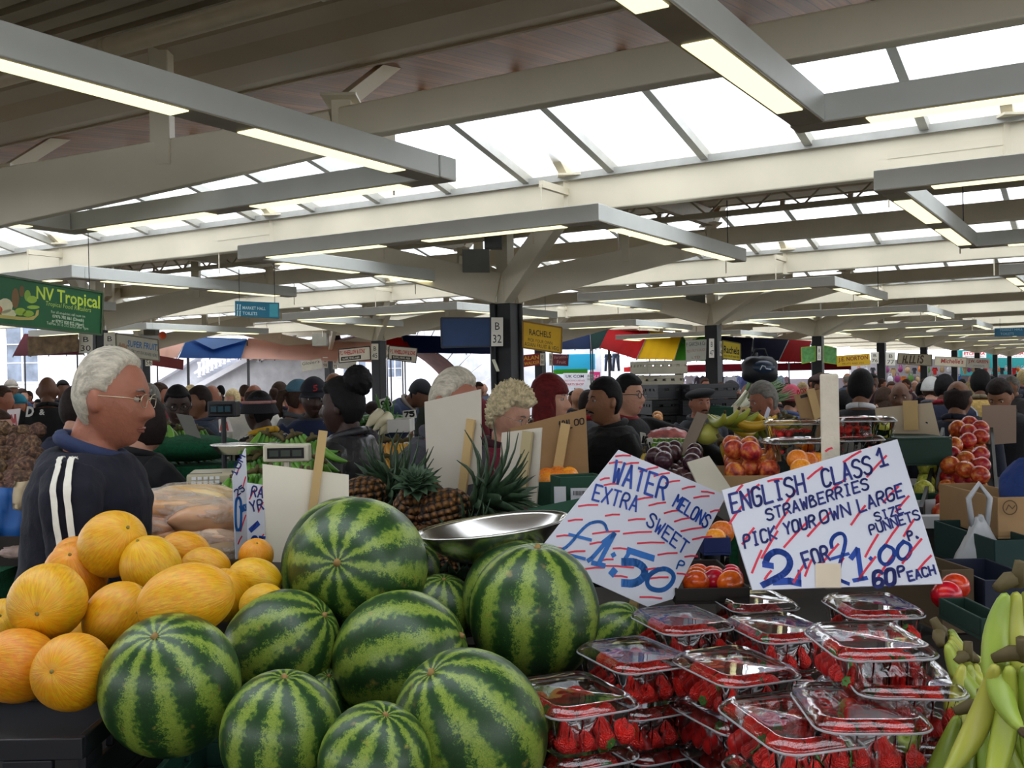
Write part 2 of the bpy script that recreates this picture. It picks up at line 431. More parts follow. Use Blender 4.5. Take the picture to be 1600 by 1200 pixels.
CLAB = {(-1,0):'white arms of the column standing off the left edge',
 (0,0):'large black column with cream arms between the blue and yellow boards', (1,0):'black column beside the grey fruiterer sign, before the yellow gothic board',
 (2,0):'black column between the two green sign boards', (3,0):'black column between the yellow Norton board and the Hillis board',
 (0,1):'black column behind the man with white hair, left', (1,1):'black column between the two red and white painted family name boards',
 (2,1):'dark column seen below the yellow RACHELS board', (1,2):'dark column left of the maroon board',
 (2,2):'thin dark column right of the stone stairs', (0,-1):'arms of the column off the right edge of the view'}
for (i, j) in [(-1,0),(0,0),(1,0),(2,0),(3,0),(4,0),(5,0),(6,0),(7,0),(8,0),(0,1),(1,1),(2,1),(0,2),(1,2),(2,2),(0,-1),(1,-1),(2,-1),(3,-1),(4,-1),(5,-1),(6,-1)]:
    lab = CLAB.get((i, j)); g = None
    if not lab:
        if j == 0: lab, g = 'dark column receding in the distance towards the right of the hall', 'far columns of the middle row'
        else: lab, g = 'cream raking arms of a roof column in the row beyond the right edge', 'columns of the side rows'
        if (i,j) == (0,2): lab, g = 'cream raking arms of the column at the far left edge', None
    column(i, j, lab, g, detail=(i <= 4), fat=((i, j) == (0, 0)))
column(3, 1, 'black slim column left of the grey fruiterer sign, before the yellow awning', b=6.9, detail=False)
column(4, 1, 'black slim column by the grey awning left of the big black bag', b=6.9, detail=False)
# switch boxes on the B 32 column
def pbox(name, label, cat, px0, py0, px1, py1, d, dep, m, bev=.005):
    p = at((px0+px1)/2, (py0+py1)/2, d); hx = (px1-px0)/2*d/F; hz = (py1-py0)/2*d/F
    mb = MB(); mb.box(-hx, hx, -dep/2, dep/2, -hz, hz)
    o = mb.build(name, m, loc=p, bevel=bev); 
    return tag(o, label, cat)
eb = SM(120,122,116,.5)
pbox('junction_box', 'grey steel junction box beside the top of the B 32 column', 'box', 723, 391, 765, 426, 13.35, .25, eb)
pbox('junction_box', 'smaller dark grey junction box higher on the B 32 column', 'box', 757, 367, 784, 389, 13.2, .2, SM(96,98,98,.5))
pbox('loudspeaker_box', 'pale louvred box hanging by the B 98 column', 'box', 490, 521, 512, 541, 32.5, .5, SM(150,146,132,.5))
pbox('junction_box', 'grey box on the column above the grey fruiterer sign', 'box', 1070, 448, 1100, 476, 20.6, .3, SM(130,132,128,.5))
pbox('junction_box', 'grey box beside the column above the orange alarm bell', 'box', 228, 506, 246, 524, 27.5, .35, SM(120,116,104,.5))
# orange bell
mb = MB(); mb.lathe([(0.001,-.04),(.09,-.03),(.10,.0),(.08,.04),(.001,.05)], 16, Matrix.Rotation(pi/2,4,'X'))
tag(mb.build('alarm_bell', SM(235,90,40,.4), loc=at(254,524,26.5), smooth=True), 'small round orange alarm bell on the cream arm at left', 'bell')

# ---------------------------------------------------------------- hanging strip lights
ZL = 2.95
def trough(t, p0, p1, ends=True, parts=True):
    """one box trough from p0 to p1 (points at the underside), with two lit panels below"""
    d = (p1-p0); L = d.length; d.normalize()
    m = MB(); m.beam(p0+Vector((0,0,.07)), p1+Vector((0,0,.07)), .175, .14); m.build('trough', lampgrey, t, bevel=.006)
    if parts:
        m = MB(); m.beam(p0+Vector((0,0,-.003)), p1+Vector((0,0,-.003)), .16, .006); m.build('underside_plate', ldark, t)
    for k in (0, 1):
        a = p0 + d*(L*(.09+.47*k)); b = a + d*(L*.35); m = MB()
        m.beam(a+Vector((0,0,-.008)), b+Vector((0,0,-.008)), .125, .008); m.build('diffuser', tube_m, t)
def ulight(i, b0, sg, label, group=None, flip=False, far=False, LB=4.1, LA=3.65, closed=False, a00=None):
    a0 = (i*SA-3.83) if not flip else (i*SA+1.6)
    if a00 is not None: a0 = a00
    sa = -1 if flip else 1
    o = W(a0, b0, ZL); t = thing('strip_light', label, 'light', o, 0, group)
    A_ = AV*sa
    trough(t, Vector((0,0,0))-BV*sg*.095, BV*sg*LB, parts=not far)
    trough(t, A_*.095, A_*LA, parts=not far)
    trough(t, BV*sg*LB+A_*.095-BV*sg*.095, BV*sg*LB+A_*LA-BV*sg*.095, parts=not far)
    if closed: trough(t, A_*LA, A_*LA+BV*sg*LB, parts=not far)
    if not far:
        m = MB()
        q = A_*LA*.9+Vector((0,0,.14)); m.tube([q, q+Vector((0,0,.5))], .006, 6)
        m.build('hanging_rod', SM(70,70,66,.5), t)
ulight(-1, -3.2, 1, 'large strip light crossing the upper left under the brown gutter', flip=True, LA=3.65, LB=3.75)
ulight(-1, -5.6, -1, 'nearest strip light at top right, seen steeply from below', flip=True)
ulight(0, -3.2, 1, 'square strip light hanging in front of the B 32 column', LB=4.0)
ulight(0, -5.55, -1, 'strip light at right edge below the second roof beam', closed=True, LA=4.0)
ulight(0, 3.55, 1, 'strip light above the green tropical food board at left')
ulight(1, -3.2, 1, 'strip light in front of the column with the B 47 plate')
ulight(1, 3.4, 1, 'strip light above the two red and white family name boards')
ulight(1, -5.55, -1, 'strip light at the right edge, third from the front', closed=True, LA=4.0)
ulight(1, 11.6, 1, 'strip light over the blue and peach awnings', far=True)
ulight(2, -3.2, 1, 'strip light in front of the column between green boards', far=True)
ulight(2, 3.4, 1, 'strip light above the yellow fruit and veg board', far=True)
for i in range(3, 8): ulight(i, -3.2, 1, 'strip light far down the hall above the crowd', 'far strip lights', far=True)
for i in range(2, 6): ulight(i, -5.55, -1, 'strip light at the far right of the hall', 'far strip lights at right', far=True)
for i in (3,): ulight(i, 3.4, 1, 'strip light by the red awning in the distance', far=True)

# ---------------------------------------------------------------- ground
fl = MB(); fl.box(-60, 90, -25, 130, -.1, 0)
struct('floor', fl, M('grey_paving', srgb(120,116,110), .8, var=.15, scale=.8))
# ================================================================ signs hung in the hall
white_b = M('white_sign_paint', srgb(226,222,208), .5, var=.04); ink = M('black_lettering', srgb(16,16,18), .5)
def pmb(): return MB()
def sign(name, label, cat, poly, d, colr, dr=None, frame=None, t=.012, letters=()):
    """poly: 4 pixel corners clockwise from top-left; d left, dr right distance. letters: (colour, [(kind,...)])"""
    dr = d if dr is None else dr
    (x0,y0),(x1,y1),(x2,y2),(x3,y3) = poly
    B = Board([(x0,y0,d),(x1,y1,dr),(x3,y3,d)], poly, t)
    org = sum((Vector(p) for p in B.poly), Vector())/4
    m = colr if not isinstance(colr, tuple) else SM(*colr, .5)
    mb = MB(); B.card(mb); o = mb.build(name, m, origin=org, bevel=.004); tag(o, label, cat)
    def put(mb2, nm, mm, lab=None):
        c = mb2.build(nm, mm); c.location = (0,0,0)
        c.data.transform(Matrix.Translation(-org)); c.parent = o
        if lab: c['label'] = lab
        return c
    for nm, c, ops in letters:
        mb2 = MB()
        for op in ops:
            getattr(B, op[0])(mb2, *op[1:])
        put(mb2, nm, c if not isinstance(c, tuple) else SM(*c, .5))
    if frame:
        mb2 = MB(); n = len(B.poly)
        for k in range(n): mb2.beam(B.poly[k], B.poly[(k+1) % n], .02, .02, up=B.n)
        put(mb2, 'frame', SM(*frame, .5))
    return o, B
def hangers(o, B, z=3.3):
    for k, (p) in enumerate((B.poly[0].lerp(B.poly[1], .1), B.poly[0].lerp(B.poly[1], .9))):
        mb = MB(); q = p+Vector((0,0,0)) - B.n*.005; mb.tube([q, Vector((q.x, q.y, z))], .004, 5)
        c = mb.build('hanging_wire', ink); c.data.transform(Matrix.Translation(-o.location)); c.parent = o
def plate(lab, x0, y0, x1, y1, d, l1, l2):
    h = (y1-y0)
    L = [('lettering', ink, [('font', l1, x0+(x1-x0)*.33, y0+h*.43, x0+(x1-x0)*.72, y0+h*.43, h*.26), ('font', l2, x0+(x1-x0)*.15, y0+h*.88, x0+(x1-x0)*.87, y0+h*.88, h*.28)])] if l1 else [('lettering', ink, [('font', l2, x0+(x1-x0)*.12, y0+h*.8, x0+(x1-x0)*.88, y0+h*.8, h*.6)])]
    return sign('stall_number_plate', lab, 'sign', [(x0,y0),(x1,y0),(x1,y1),(x0,y1)], d, white_b, letters=L)
# big green board, top left
o, B = sign('tropical_food_board', 'large green board reading NV Tropical hanging at the left edge', 'sign', [(-70,418),(160,457),(158,523),(-72,499)], 9.0, (20,92,48), dr=10.6, frame=(70,90,60), letters=[
 ('title_lettering', (196,222,70), [('font','NV Tropical',57,466,156,482,19,0,.02)]),
 ('subtitle_lettering', (176,205,90), [('font','Tropical Food Retailers',71,477,142,488,7,.15)]),
 ('small_lettering', (205,222,190), [('font','For all enquiries call now on',80,489,133,496.5,4.2), ('font','07976 782 861 (Dinesh)',82,496,131,503,4.6,0,.02), ('font','or 07957 828 822 (Alpet)',81,503,131,510,4.6,0,.02), ('font','Tel/Fax: 0116 212 5352 after 9pm',73,506.5,138,515.5,4.2)])])
hangers(o, B, 3.9)
mb = MB()
B.rect
for (x, y, rx, ry, c) in [(8,478,12,12,(214,208,168)),(43,462,5,9,(130,168,54)),(50,468,8,6,(150,186,60)),(24,466,6,16,(120,88,44)),(32,487,9,6,(150,180,52)),(44,490,9,5,(140,176,50)),(-4,484,8,7,(196,84,44)),(14,490,12,7,(206,206,160)),(52,480,10,3,(150,186,60)),(-25,470,16,22,(150,120,60)),(34,455,4,9,(110,84,40))]:
    m2 = MB(); n = 14
    m2.add([B.on(x+rx*cos(2*pi*k/n), y+ry*sin(2*pi*k/n), .0010+.0003*(x%3)) for k in range(n)], [tuple(range(n))[::-1]])
    c_ = m2.build('printed_fruit', SM(*c, .5)); c_.data.transform(Matrix.Translation(-o.location)); c_.parent = o
m2 = MB(); m2.add([B.on(x, y, .0018) for x, y in [(-60,492),(-10,496),(30,500),(52,500),(60,492),(61,484),(57,485),(55,493),(45,496),(20,494),(-10,490),(-60,486)]], [tuple(range(12))[::-1]])
c_ = m2.build('printed_basket', SM(188,170,90,.5)); c_.data.transform(Matrix.Translation(-o.location)); c_.parent = o
sign('burnt_sign_board', 'scorched old brown board left of the B 30 plate', 'sign', [(42,527),(122,522),(122,549),(44,557)], 17.3, M('scorched_board', srgb(118,98,74), .8, var=.45, scale=9))
plate('B 30 number plate, half hidden under the green board', 123, 521, 144.5, 552, 17.4, 'B', '30')
plate('B 29 number plate above the white-haired man', 162, 520, 180, 551, 17.4, 'B', '29')
sign('fruit_sign_board', 'off-white board painted SUPER FRUIT in blue', 'sign', [(181,521),(247,531),(249,564),(182,556)], 17.2, (196,192,172), frame=(120,110,90), letters=[
 ('blue_lettering', (58,120,178), [('font','SUPER FRUIT.',199,541,247,548,9.5,.1,.02)]), ('dark_lettering', (70,72,70), [('font','TRY MY RHUBARB HERE',205,551,246,558.5,5,.1)]),
 ('faded_sketch', (186,150,120), [('word','MM',184,545,197,549,10,.02)])])
plate('small plate numbered 56 by the maroon board', 227, 560, 238, 572, 28.1, '', '56')
sign('maroon_board', 'plain maroon board hanging before the white wall at left', 'sign', [(238,554),(287,562),(286,578),(238,571)], 28.0, (122,36,36))
o, B = sign('direction_sign', 'teal sign reading Market Hall and Toilets, left of centre', 'sign', [(367,470),(436,473),(436,498),(367,494)], 13.5, (28,104,128), letters=[
 ('lettering', (190,214,214), [('font','MARKET HALL',379,483,415,484.5,4.6,0,.01), ('font','TOILETS',379,491.5,402,492.5,4.6,0,.01), ('word','II',369,493,377,493.4,7,.012), ('word','II',369,483,377,483.4,7,.012)]),
 ('pale_end_panel', (64,150,164), [('rect',421,474.6,434.5,495)])])
hangers(o, B, 3.2)
hd = ((186,28,34), (20,20,22))
for k, (P, lab, x0) in enumerate((([(529,546),(578,541),(579,562),(530,567)], 'red and white family name board left of its column', 531), ([(608,540),(652,544),(650,567),(607,561)], 'red and white family name board right of its column', 610))):
    sl = -5 if k == 0 else 4
    sign('family_name_board', lab, 'sign', P, 23.3, (214,206,186), frame=(40,30,28), letters=[
     ('red_lettering', hd[0], [('font','P.S. WHEELLOW & SONS', x0, 554+(1 if k == 0 else -2), x0+39, 554+(1 if k == 0 else -2)+sl*.75, 6.2, 0, .03)]),
     ('black_panel', hd[1], [('rect', x0+2, 558 if k == 0 else 555, x0+33, 564 if k == 0 else 561, .0008, sl/49)]),
     ('panel_lettering', (214,206,186), [('font','SUPPLYING A&R', x0+4, 562.6 if k == 0 else 559.5, x0+31, (562.6 if k == 0 else 559.5)+sl*.6, 3.2, 0, .02)])])
plate('B 45 number plate on the left side of its column', 580, 537, 591, 562, 23.4, 'B', '45')
plate('B 44 number plate on the right side of its column', 604, 539, 609, 562, 23.4, 'B', '44')
sign('stall_name_board', 'cream board lettered Glover\'s by the thin column', 'sign', [(470,565),(502,560),(503,576),(472,581)], 33.6, (204,198,180), letters=[('lettering', (60,50,44), [('font',"Glover's",472,571,499,567,5,.1)])])
plate('B 98 number plate on the thin left column', 504, 558, 512, 575, 33.8, 'B', '98')
plate('B 73 number plate right of the thin column', 520, 560, 527, 577, 33.8, 'B', '73')
sign('pale_board', 'weathered pale board under the left family name board', 'sign', [(528,560),(557,565),(555,579),(527,575)], 33.6, (202,196,182))
o, B = sign('blank_blue_board', 'plain dark blue board left of the B 32 plate', 'sign', [(689,497),(767,497),(767,541),(690,543)], 13.1, (34,62,104), frame=(40,48,60))
plate('B 32 number plate on the big centre column', 767.5, 496, 786, 541, 13.05, 'B', '32')
sign('yellow_fruit_board', 'yellow board reading RACHELS pick your own, right of the big column', 'sign', [(817,502),(878,512),(877,552),(817,543)], 13.2, (226,178,26), frame=(150,110,30), letters=[
 ('lettering', (38,34,26), [('font','RACHELS',827,523,861,528,9,0,.01), ('font','PICK YOUR OWN',825,533,863,539,5), ('font','ASIAN FRUIT & VEG',819.5,540,873,548,6)])])
sign('small_red_board', 'small red and yellow board beneath the yellow RACHELS board', 'sign', [(817,555),(843,552),(844,570),(817,574)], 30.2, (150,36,26), letters=[('lettering', (226,170,60), [('font','ALAN',818,563,842,561,6,0,.02), ('font','WALKER',819,571,843,568,5,0,.02)])])
plate('left plate, numbered 81, on the column behind the yellow RACHELS board', 844, 552, 851, 571, 30.3, 'B', '81')
plate('plate numbered 71 next to the small dark pink board', 858, 552, 864, 571, 30.3, 'B', '71')
sign('small_pink_board', 'small dark pink board right of the plate numbered 71', 'sign', [(864,553),(889,554),(888,572),(864,571)], 30.2, (126,50,62), letters=[('lettering', (230,180,180), [('font','Veronica\'s',865,561,887,559,5,.1), ('font','Fruit',870,568,884,568,5,.1)])])
sign('grey_fruiterer_board', 'grey hand-painted fruiterer board between two black columns', 'sign', [(1071,532),(1104,530),(1103,562),(1072,566)], 19.5, (176,176,162), letters=[
 ('lettering', (50,60,58), [('font','P. GARCEA & Co',1072.5,541.5,1102,539,6)]), ('faded_lettering', (150,96,86), [('font','FRESH FRUIT & SALADS',1073,551,1102,548,4), ('font','LTD',1081,561,1094,559.5,4)])])
plate('B 47 number plate on its black column', 1108, 529, 1116, 559, 19.0, 'B', '47')
sign('gothic_name_board', 'yellow board with black gothic Rachels lettering', 'sign', [(1129,532),(1157,537),(1157,564),(1129,560)], 19.6, (214,190,40), frame=(120,110,50), letters=[('lettering', ink, [('font','Rachels',1131,551,1155,554,11,0,.02), ('font','FRESH FRUIT AND VEG',1131,557,1155,560,3)])])
plate('narrow number plate at the left edge of the gothic yellow board', 1124.5, 533, 1129, 556, 19.6, 'B', '48')
sign('small_orange_board', 'small plain orange board by the slim column under the yellow awning', 'sign', [(1050,560),(1065,560),(1065,575),(1050,575)], 36, (196,150,60))
plate('tiny number plate low on the slim column before the yellow awning', 1066, 558, 1071, 575, 36.4, 'B', '92')
sign('green_market_board', 'green patterned board left of the far column', 'sign', [(1252,543),(1274,541),(1274,564),(1253,568)], 25.3, M('green_pattern_board', srgb(92,150,84), .5, var=.3, scale=12), frame=(140,170,60))
sign('green_market_board', 'green patterned board right of the far column', 'sign', [(1287,540),(1307,544),(1307,569),(1287,566)], 25.3, M('green_pattern_board', srgb(92,150,84), .5), frame=(140,170,60))
plate('number plate between the two green boards', 1277, 541, 1283, 563, 25.2, 'B', '55')
sign('yellow_norton_board', 'yellow board reading J.E. NORTON by the B 76 plate', 'sign', [(1307,556),(1359,552),(1360,570),(1308,573)], 31.0, (214,172,34), letters=[('lettering', (120,40,24), [('font','J.E. NORTON',1310,565,1356,561,6,0,.02), ('font','FRUITS AND VEG',1316,570,1350,568,2.6)])])
plate('number plate B 76 at the right end of the yellow Norton board', 1360.5, 550, 1373, 568, 31.2, 'B', '76')
plate('number plate B 77 just left of the cream Hillis board', 1384, 550, 1399, 571, 31.2, 'B', '77')
sign('hillis_board', 'cream board with brown brush script reading Hillis', 'sign', [(1403,552),(1456,554),(1456,572),(1402,568)], 33, (190,180,152), frame=(110,96,70), letters=[('lettering', (90,70,50), [('word','H.llis',1410,567,1442,567,11,.045,.2)])])
sign('red_script_board', 'cream board with red script reading Michelle\'s', 'sign', [(1461,557),(1511,559),(1509,574),(1460,571)], 38, (206,196,172), frame=(150,140,120), letters=[('lettering', (170,40,40), [('font',"Michelle's",1470,567,1505,568,6.5,.2,.02)])])
sign('green_name_board', 'white board with red letters reading J.W. GREEN', 'sign', [(1511,559),(1547,561),(1546,576),(1510,574)], 40, (214,208,192), letters=[('lettering', (176,40,34), [('font','J.W. GREEN',1513,566.5,1544,567.5,5,0,.02)]), ('grey_lettering', (110,120,140), [('font','CHURCHGATE',1520,573,1538,573.5,3)])])
o, B = sign('direction_sign', 'teal direction sign at the far right edge of the hall', 'sign', [(1554,513),(1640,510),(1640,524),(1554,526)], 28, (30,98,128), letters=[('lettering', (150,190,205), [('font','MARKET HALL',1563,517.5,1598,516,3.6), ('font','TOILETS',1563,523.5,1584,523,3.6)])])
hangers(o, B, 3.1)
# a strip of torn tape hanging from the big column
mb = MB(); p = at(771,562,13.1); mb.beam(p, at(778,580,13.0), .04, .012); tag(mb.build('paper_tape', SM(205,204,180,.6)), 'curl of pale tape stuck on the left edge of the big column', 'tape')

# ================================================================ outside, left: white house, stone stair, arch
plaster = M('white_render', srgb(240,240,246), .8, var=.03); stone = M('pale_limestone', srgb(222,223,228), .85, var=.14, scale=2.5, bump=.3, bscale=8)
darkstep = M('stair_treads', srgb(110,114,128), .8)
winglass = M('house_window_glass', srgb(120,130,146), .12, var=.5, scale=1.2)
def pq(px, py, d): return at(px, py, d)
def facade(name, x0, x1, y0, d, wins, label):
    p0 = at(x0, 640, d); p1 = at(x1, 640, d); z1 = at((x0+x1)/2, y0, d).z
    mb = MB(); mb.box(p0.x, p1.x, d, d+.6, 0, z1)
    o = thing('white_house', label, 'building', (p0.x, d, 0))
    c = mb.build('wall', plaster); c.data.transform(Matrix.Translation(-o.location)); c.parent = o
    for (a, b, t, u, nx, nz) in wins:
        q0 = at(a, u, d); q1 = at(b, t, d); L0 = o.location
        f = MB()
        f.box(q0.x-.06, q1.x+.06, d-.06, d+.02, q0.z-.1, q0.z)
        f.box(q0.x-.06, q1.x+.06, d-.06, d+.02, q1.z, q1.z+.06)
        for k in range(nx+1):
            x = q0.x+(q1.x-q0.x)*k/nx; f.box(x-.035, x+.035, d-.06, d-.005, q0.z, q1.z)
        for k in range(1, nz):
            z = q0.z+(q1.z-q0.z)*k/nz; f.box(q0.x, q1.x, d-.05, d-.006, z-.02, z+.02)
        w_ = f.build('window', plaster); w_.data.transform(Matrix.Translation(-L0)); w_.parent = o
        g = MB(); g.box(q0.x, q1.x, d-.02, d-.003, q0.z, q1.z); c = g.build('pane', winglass); c.data.transform(Matrix.Translation(-L0)); c.parent = w_
    return o
facade('house', -160, 300, 470, 47, [(11,60,508,597,2,3)], 'white house with a tall sash window beyond the left of the hall')
facade('house', 470, 640, 500, 62, [(606,628,562,589,2,2),(536,548,560,588,1,2),(560,572,562,589,1,2)], 'white house with small windows seen behind the arch')
# stone stair with balustrades, in a plane facing the hall
st = thing('stone_staircase', 'wide pale stone staircase with balustrades rising to the right', 'staircase', at(330, 640, 38))
def stp(mb, nm, m, lab=None, smooth=False):
    c = mb.build(nm, m, smooth=smooth); c.data.transform(Matrix.Translation(-st.location)); c.parent = st
    if lab: c['label'] = lab
DS = 38
def ppt(x, y, d): return at(x, y, d)
mb = MB(); back = Vector((0,.4,0))
mb.prism([ppt(258,655,DS),ppt(311,603,DS),ppt(398,556,DS),ppt(520,520,DS),ppt(520,655,DS)], back); stp(mb, 'front_wall', stone)
mb = MB(); mb.beam(ppt(305,606.5,DS-.1)+Vector((0,.2,0)), ppt(402,553,DS-.1)+Vector((0,.2,0)), .7, .18); stp(mb, 'coping', plaster, 'pale sloping coping')
mb = MB(); DB = DS+3.6
mb.prism([ppt(190,655,DB),ppt(240,597,DB),ppt(305,560,DB),ppt(400,520,DB),ppt(400,655,DB)], back); stp(mb, 'rear_wall', stone)
mb = MB(); mb.beam(ppt(236,600,DB-.3), ppt(310,556,DB-.3), .6, .16); stp(mb, 'coping', plaster)
for k in range(13):
    x = 296+k*8.2; y = 613-k*4.75; mb = MB(); p = ppt(x, y, DS+.5); q = ppt(x+10, y, DS+.5)
    mb.box(p.x, q.x+2.5, DS+.42, DS+3.5, p.z-.35, p.z); stp(mb, 'step', darkstep)
def baluster(x, y, d, h):
    p = ppt(x, y, d); mb = MB(); mb.lathe([(.09,0),(.09,.06*h),(.05,.12*h),(.12,.35*h),(.05,.7*h),(.07,.85*h),(.09,.92*h),(.09,h)], 8, Matrix.Translation(p)); stp(mb, 'baluster', plaster, smooth=True)
for k in range(9): baluster(312+k*6.5, 592-k*3.4-2, DB-.4, .62)
for k in range(9): baluster(404+k*7, 566-k*2.6, DS-.05, .5)
mb = MB(); mb.beam(ppt(305,587,DB-.4)+Vector((0,0,.1)), ppt(372,552,DB-.4)+Vector((0,0,.1)), .2, .1); stp(mb, 'hand_rail', plaster)
# arched bridge: right half of the vault
AD, AR = 43.0, 4.75; ctr = at(585, 700, AD)
br = thing('arch_bridge', 'brick-lined stone arch beyond the hall, left of the big column', 'bridge', Vector((ctr.x, AD, 0)))
def brp(mb, nm, m, lab=None):
    c = mb.build(nm, m); c.data.transform(Matrix.Translation(-br.location)); c.parent = br
    if lab: c['label'] = lab
def arc(R, g, y): return Vector((ctr.x*(1+(y-AD)/AD*1.12)+R*cos(g), y, ctr.z+R*sin(g)))
mb = MB(); n = 26
mb.sheet([[arc(AR, pi*(.02+.7*k/n), AD+.5) for k in range(n+1)], [arc(AR, pi*(.02+.7*k/n), AD+11) for k in range(n+1)]]); mb.sheet([[arc(AR+.3, pi*(.02+.7*k/n), AD+11) for k in range(n+1)], [arc(AR+.3, pi*(.02+.7*k/n), AD+.5) for k in range(n+1)]])
brp(mb, 'brick_vault', M('dark_red_brick_vault', srgb(116,74,66), .85, var=.25, scale=3))
for k in range(16):
    g0, g1 = pi*(.03+.035*k), pi*(.03+.035*k+.033); mb = MB()
    mb.prism([arc(AR, g0, AD), arc(AR+.9, g0, AD), arc(AR+.9, g1, AD), arc(AR, g1, AD)], (0,.55,0)); brp(mb, 'voussoir', stone)
mb = MB(); pts = [arc(AR+.9, pi*(.03+.57*k/n), AD+.1) for k in range(n+1)]
top = 4.6; mb.prism(pts + [Vector((pts[-1].x, AD+.1, top)), Vector((ctr.x+9.5, AD+.1, top)), Vector((ctr.x+9.5, AD+.1, pts[0].z))], (0,.5,0)); brp(mb, 'spandrel_wall', stone)

# ================================================================ canopies outside
def fabric(name, r, g, b):
    k = 'cloth_'+name
    if k in _mc: return _mc[k]
    m = D.materials.new(k); m.use_nodes = True; nt = m.node_tree; N = nt.nodes; L = nt.links; b_ = N['Principled BSDF']; o = N['Material Output']
    c = (*srgb(r, g, b), 1); b_.inputs['Base Color'].default_value = c; b_.inputs['Roughness'].default_value = .8
    t = N.new('ShaderNodeBsdfTranslucent'); t.inputs['Color'].default_value = c
    nz = N.new('ShaderNodeTexNoise'); nz.inputs['Scale'].default_value = 2; hs = N.new('ShaderNodeHueSaturation'); hs.inputs['Color'].default_value = c
    mr = N.new('ShaderNodeMapRange'); mr.inputs['To Min'].default_value = .85; mr.inputs['To Max'].default_value = 1.15; L.new(nz.outputs['Fac'], mr.inputs['Value']); L.new(mr.outputs[0], hs.inputs['Value']); L.new(hs.outputs[0], b_.inputs['Base Color'])
    mx = N.new('ShaderNodeMixShader'); mx.inputs['Fac'].default_value = .75; L.new(b_.outputs[0], mx.inputs[1]); L.new(t.outputs[0], mx.inputs[2]); L.new(mx.outputs[0], o.inputs['Surface'])
    _mc[k] = m; return m
def canopy(label, top, bot, d, fab, ribs=4, depth=1.6, group=None):
    """sloping stall canopy: top edge (back, pixels) and bottom edge (front, pixels)"""
    (x0,y0),(x1,y1) = top; (u0,v0),(u1,v1) = bot
    n = 10; g = []
    for r in range(n+1):
        t = r/n; row = []
        for k in range(13):
            s = k/12; X = (x0+(x1-x0)*s)*(1-t)+(u0+(u1-u0)*s)*t; Y = (y0+(y1-y0)*s)*(1-t)+(v0+(v1-v0)*s)*t
            row.append(at(X, Y+ .5*sin(s*pi*ribs)**2*t, d+depth*(1-t)))
        g.append(row)
    org = g[n][6].copy(); org.z = 0
    t_ = thing('stall_canopy', label, 'canopy', org, 0, group)
    mb = MB(); mb.sheet(g); c = mb.build('cloth', fab, thick=.012); c.data.transform(Matrix.Translation(-org)); c.parent = t_
    for k in range(ribs+1):
        s = k/ribs; i = int(round(s*12)); mb = MB(); mb.tube([g[0][i]-Vector((0,0,.03)), g[n][i]-Vector((0,0,.03))], .018, 5)
        c = mb.build('rib', SM(90,90,92,.4)); c.data.transform(Matrix.Translation(-org)); c.parent = t_
    for i in (0, 12):
        mb = MB(); p = g[0][i]; mb.tube([Vector((p.x, p.y, 0)), p-Vector((0,0,.03))], .025, 6)
        c = mb.build('pole', SM(60,60,64,.4)); c.data.transform(Matrix.Translation(-org)); c.parent = t_
    return t_
peach = fabric('peach', 240,206,190); blue = fabric('blue', 40,96,160); navy = fabric('navy', 30,58,110); red = fabric('red', 205,28,34); yel = fabric('yellow', 240,205,30)
dgr = fabric('dark_green', 20,70,62); slate = fabric('slate', 70,74,98); lime = fabric('lime', 90,170,60); cyan = fabric('cyan', 90,190,215); maroonf = fabric('maroon', 110,30,44)
canopy('red cloth canopy behind the burnt brown board at far left', ((38,522),(120,524)), ((20,556),(132,554)), 30, maroonf)
canopy('peach canopy peeping left of the blue one', ((245,528),(292,528)), ((240,558),(276,559)), 33, peach, 2)
canopy('blue canopy with folded diagonals above the stone stair', ((294,526),(386,530)), ((279,559),(376,560)), 33, blue, 2)
mb = MB(); mb.add([at(296,528,34.2), at(386,531,34.2), at(333,546,33.3)], [(0,1,2)]); c = mb.build('paler_fold', fabric('pale_blue', 120,150,190), thick=.01); tag(c, 'pale triangular fold of cloth lying on the blue canopy', 'cloth')
canopy('long peach canopy above the right part of the stone stair', ((388,529),(610,536)), ((372,560),(600,566)), 33.6, peach, 4)
canopy('small red canopy corner right of the B 45 plate', ((604,527),(632,528)), ((604,543),(642,545)), 33, red, 2)
canopy('navy canopy left of the big centre column', ((628,524),(775,528)), ((636,551),(775,553)), 33, navy, 3)
canopy('navy canopy right of the yellow RACHELS board', ((862,518),(925,513)), ((872,546),(925,545)), 34.5, navy, 2)
canopy('dark green canopy between the navy and red ones', ((922,514),(952,512)), ((924,546),(938,543)), 34.2, dgr, 2)
canopy('bright red ribbed canopy right of the centre', ((950,516),(1014,517)), ((937,543),(994,561)), 34, red, 4)
canopy('bright yellow ribbed canopy beside the red one', ((1014,517),(1066,521)), ((995,561),(1053,562)), 34.2, yel, 4)
canopy('green canopy strip behind the grey fruiterer board', ((1066,521),(1108,522)), ((1054,564),(1106,564)), 34.8, lime, 3)
canopy('slate canopy behind the gothic yellow board', ((1128,526),(1176,528)), ((1122,562),(1172,562)), 35, slate, 4)
canopy('slate blue canopy right of the slim column', ((1178,528),(1232,531)), ((1172,563),(1216,564)), 36, fabric('slate_blue', 52,58,92), 4)
canopy('red canopy left of the green boards', ((1232,531),(1268,533)), ((1216,565),(1254,566)), 36.2, red, 3)
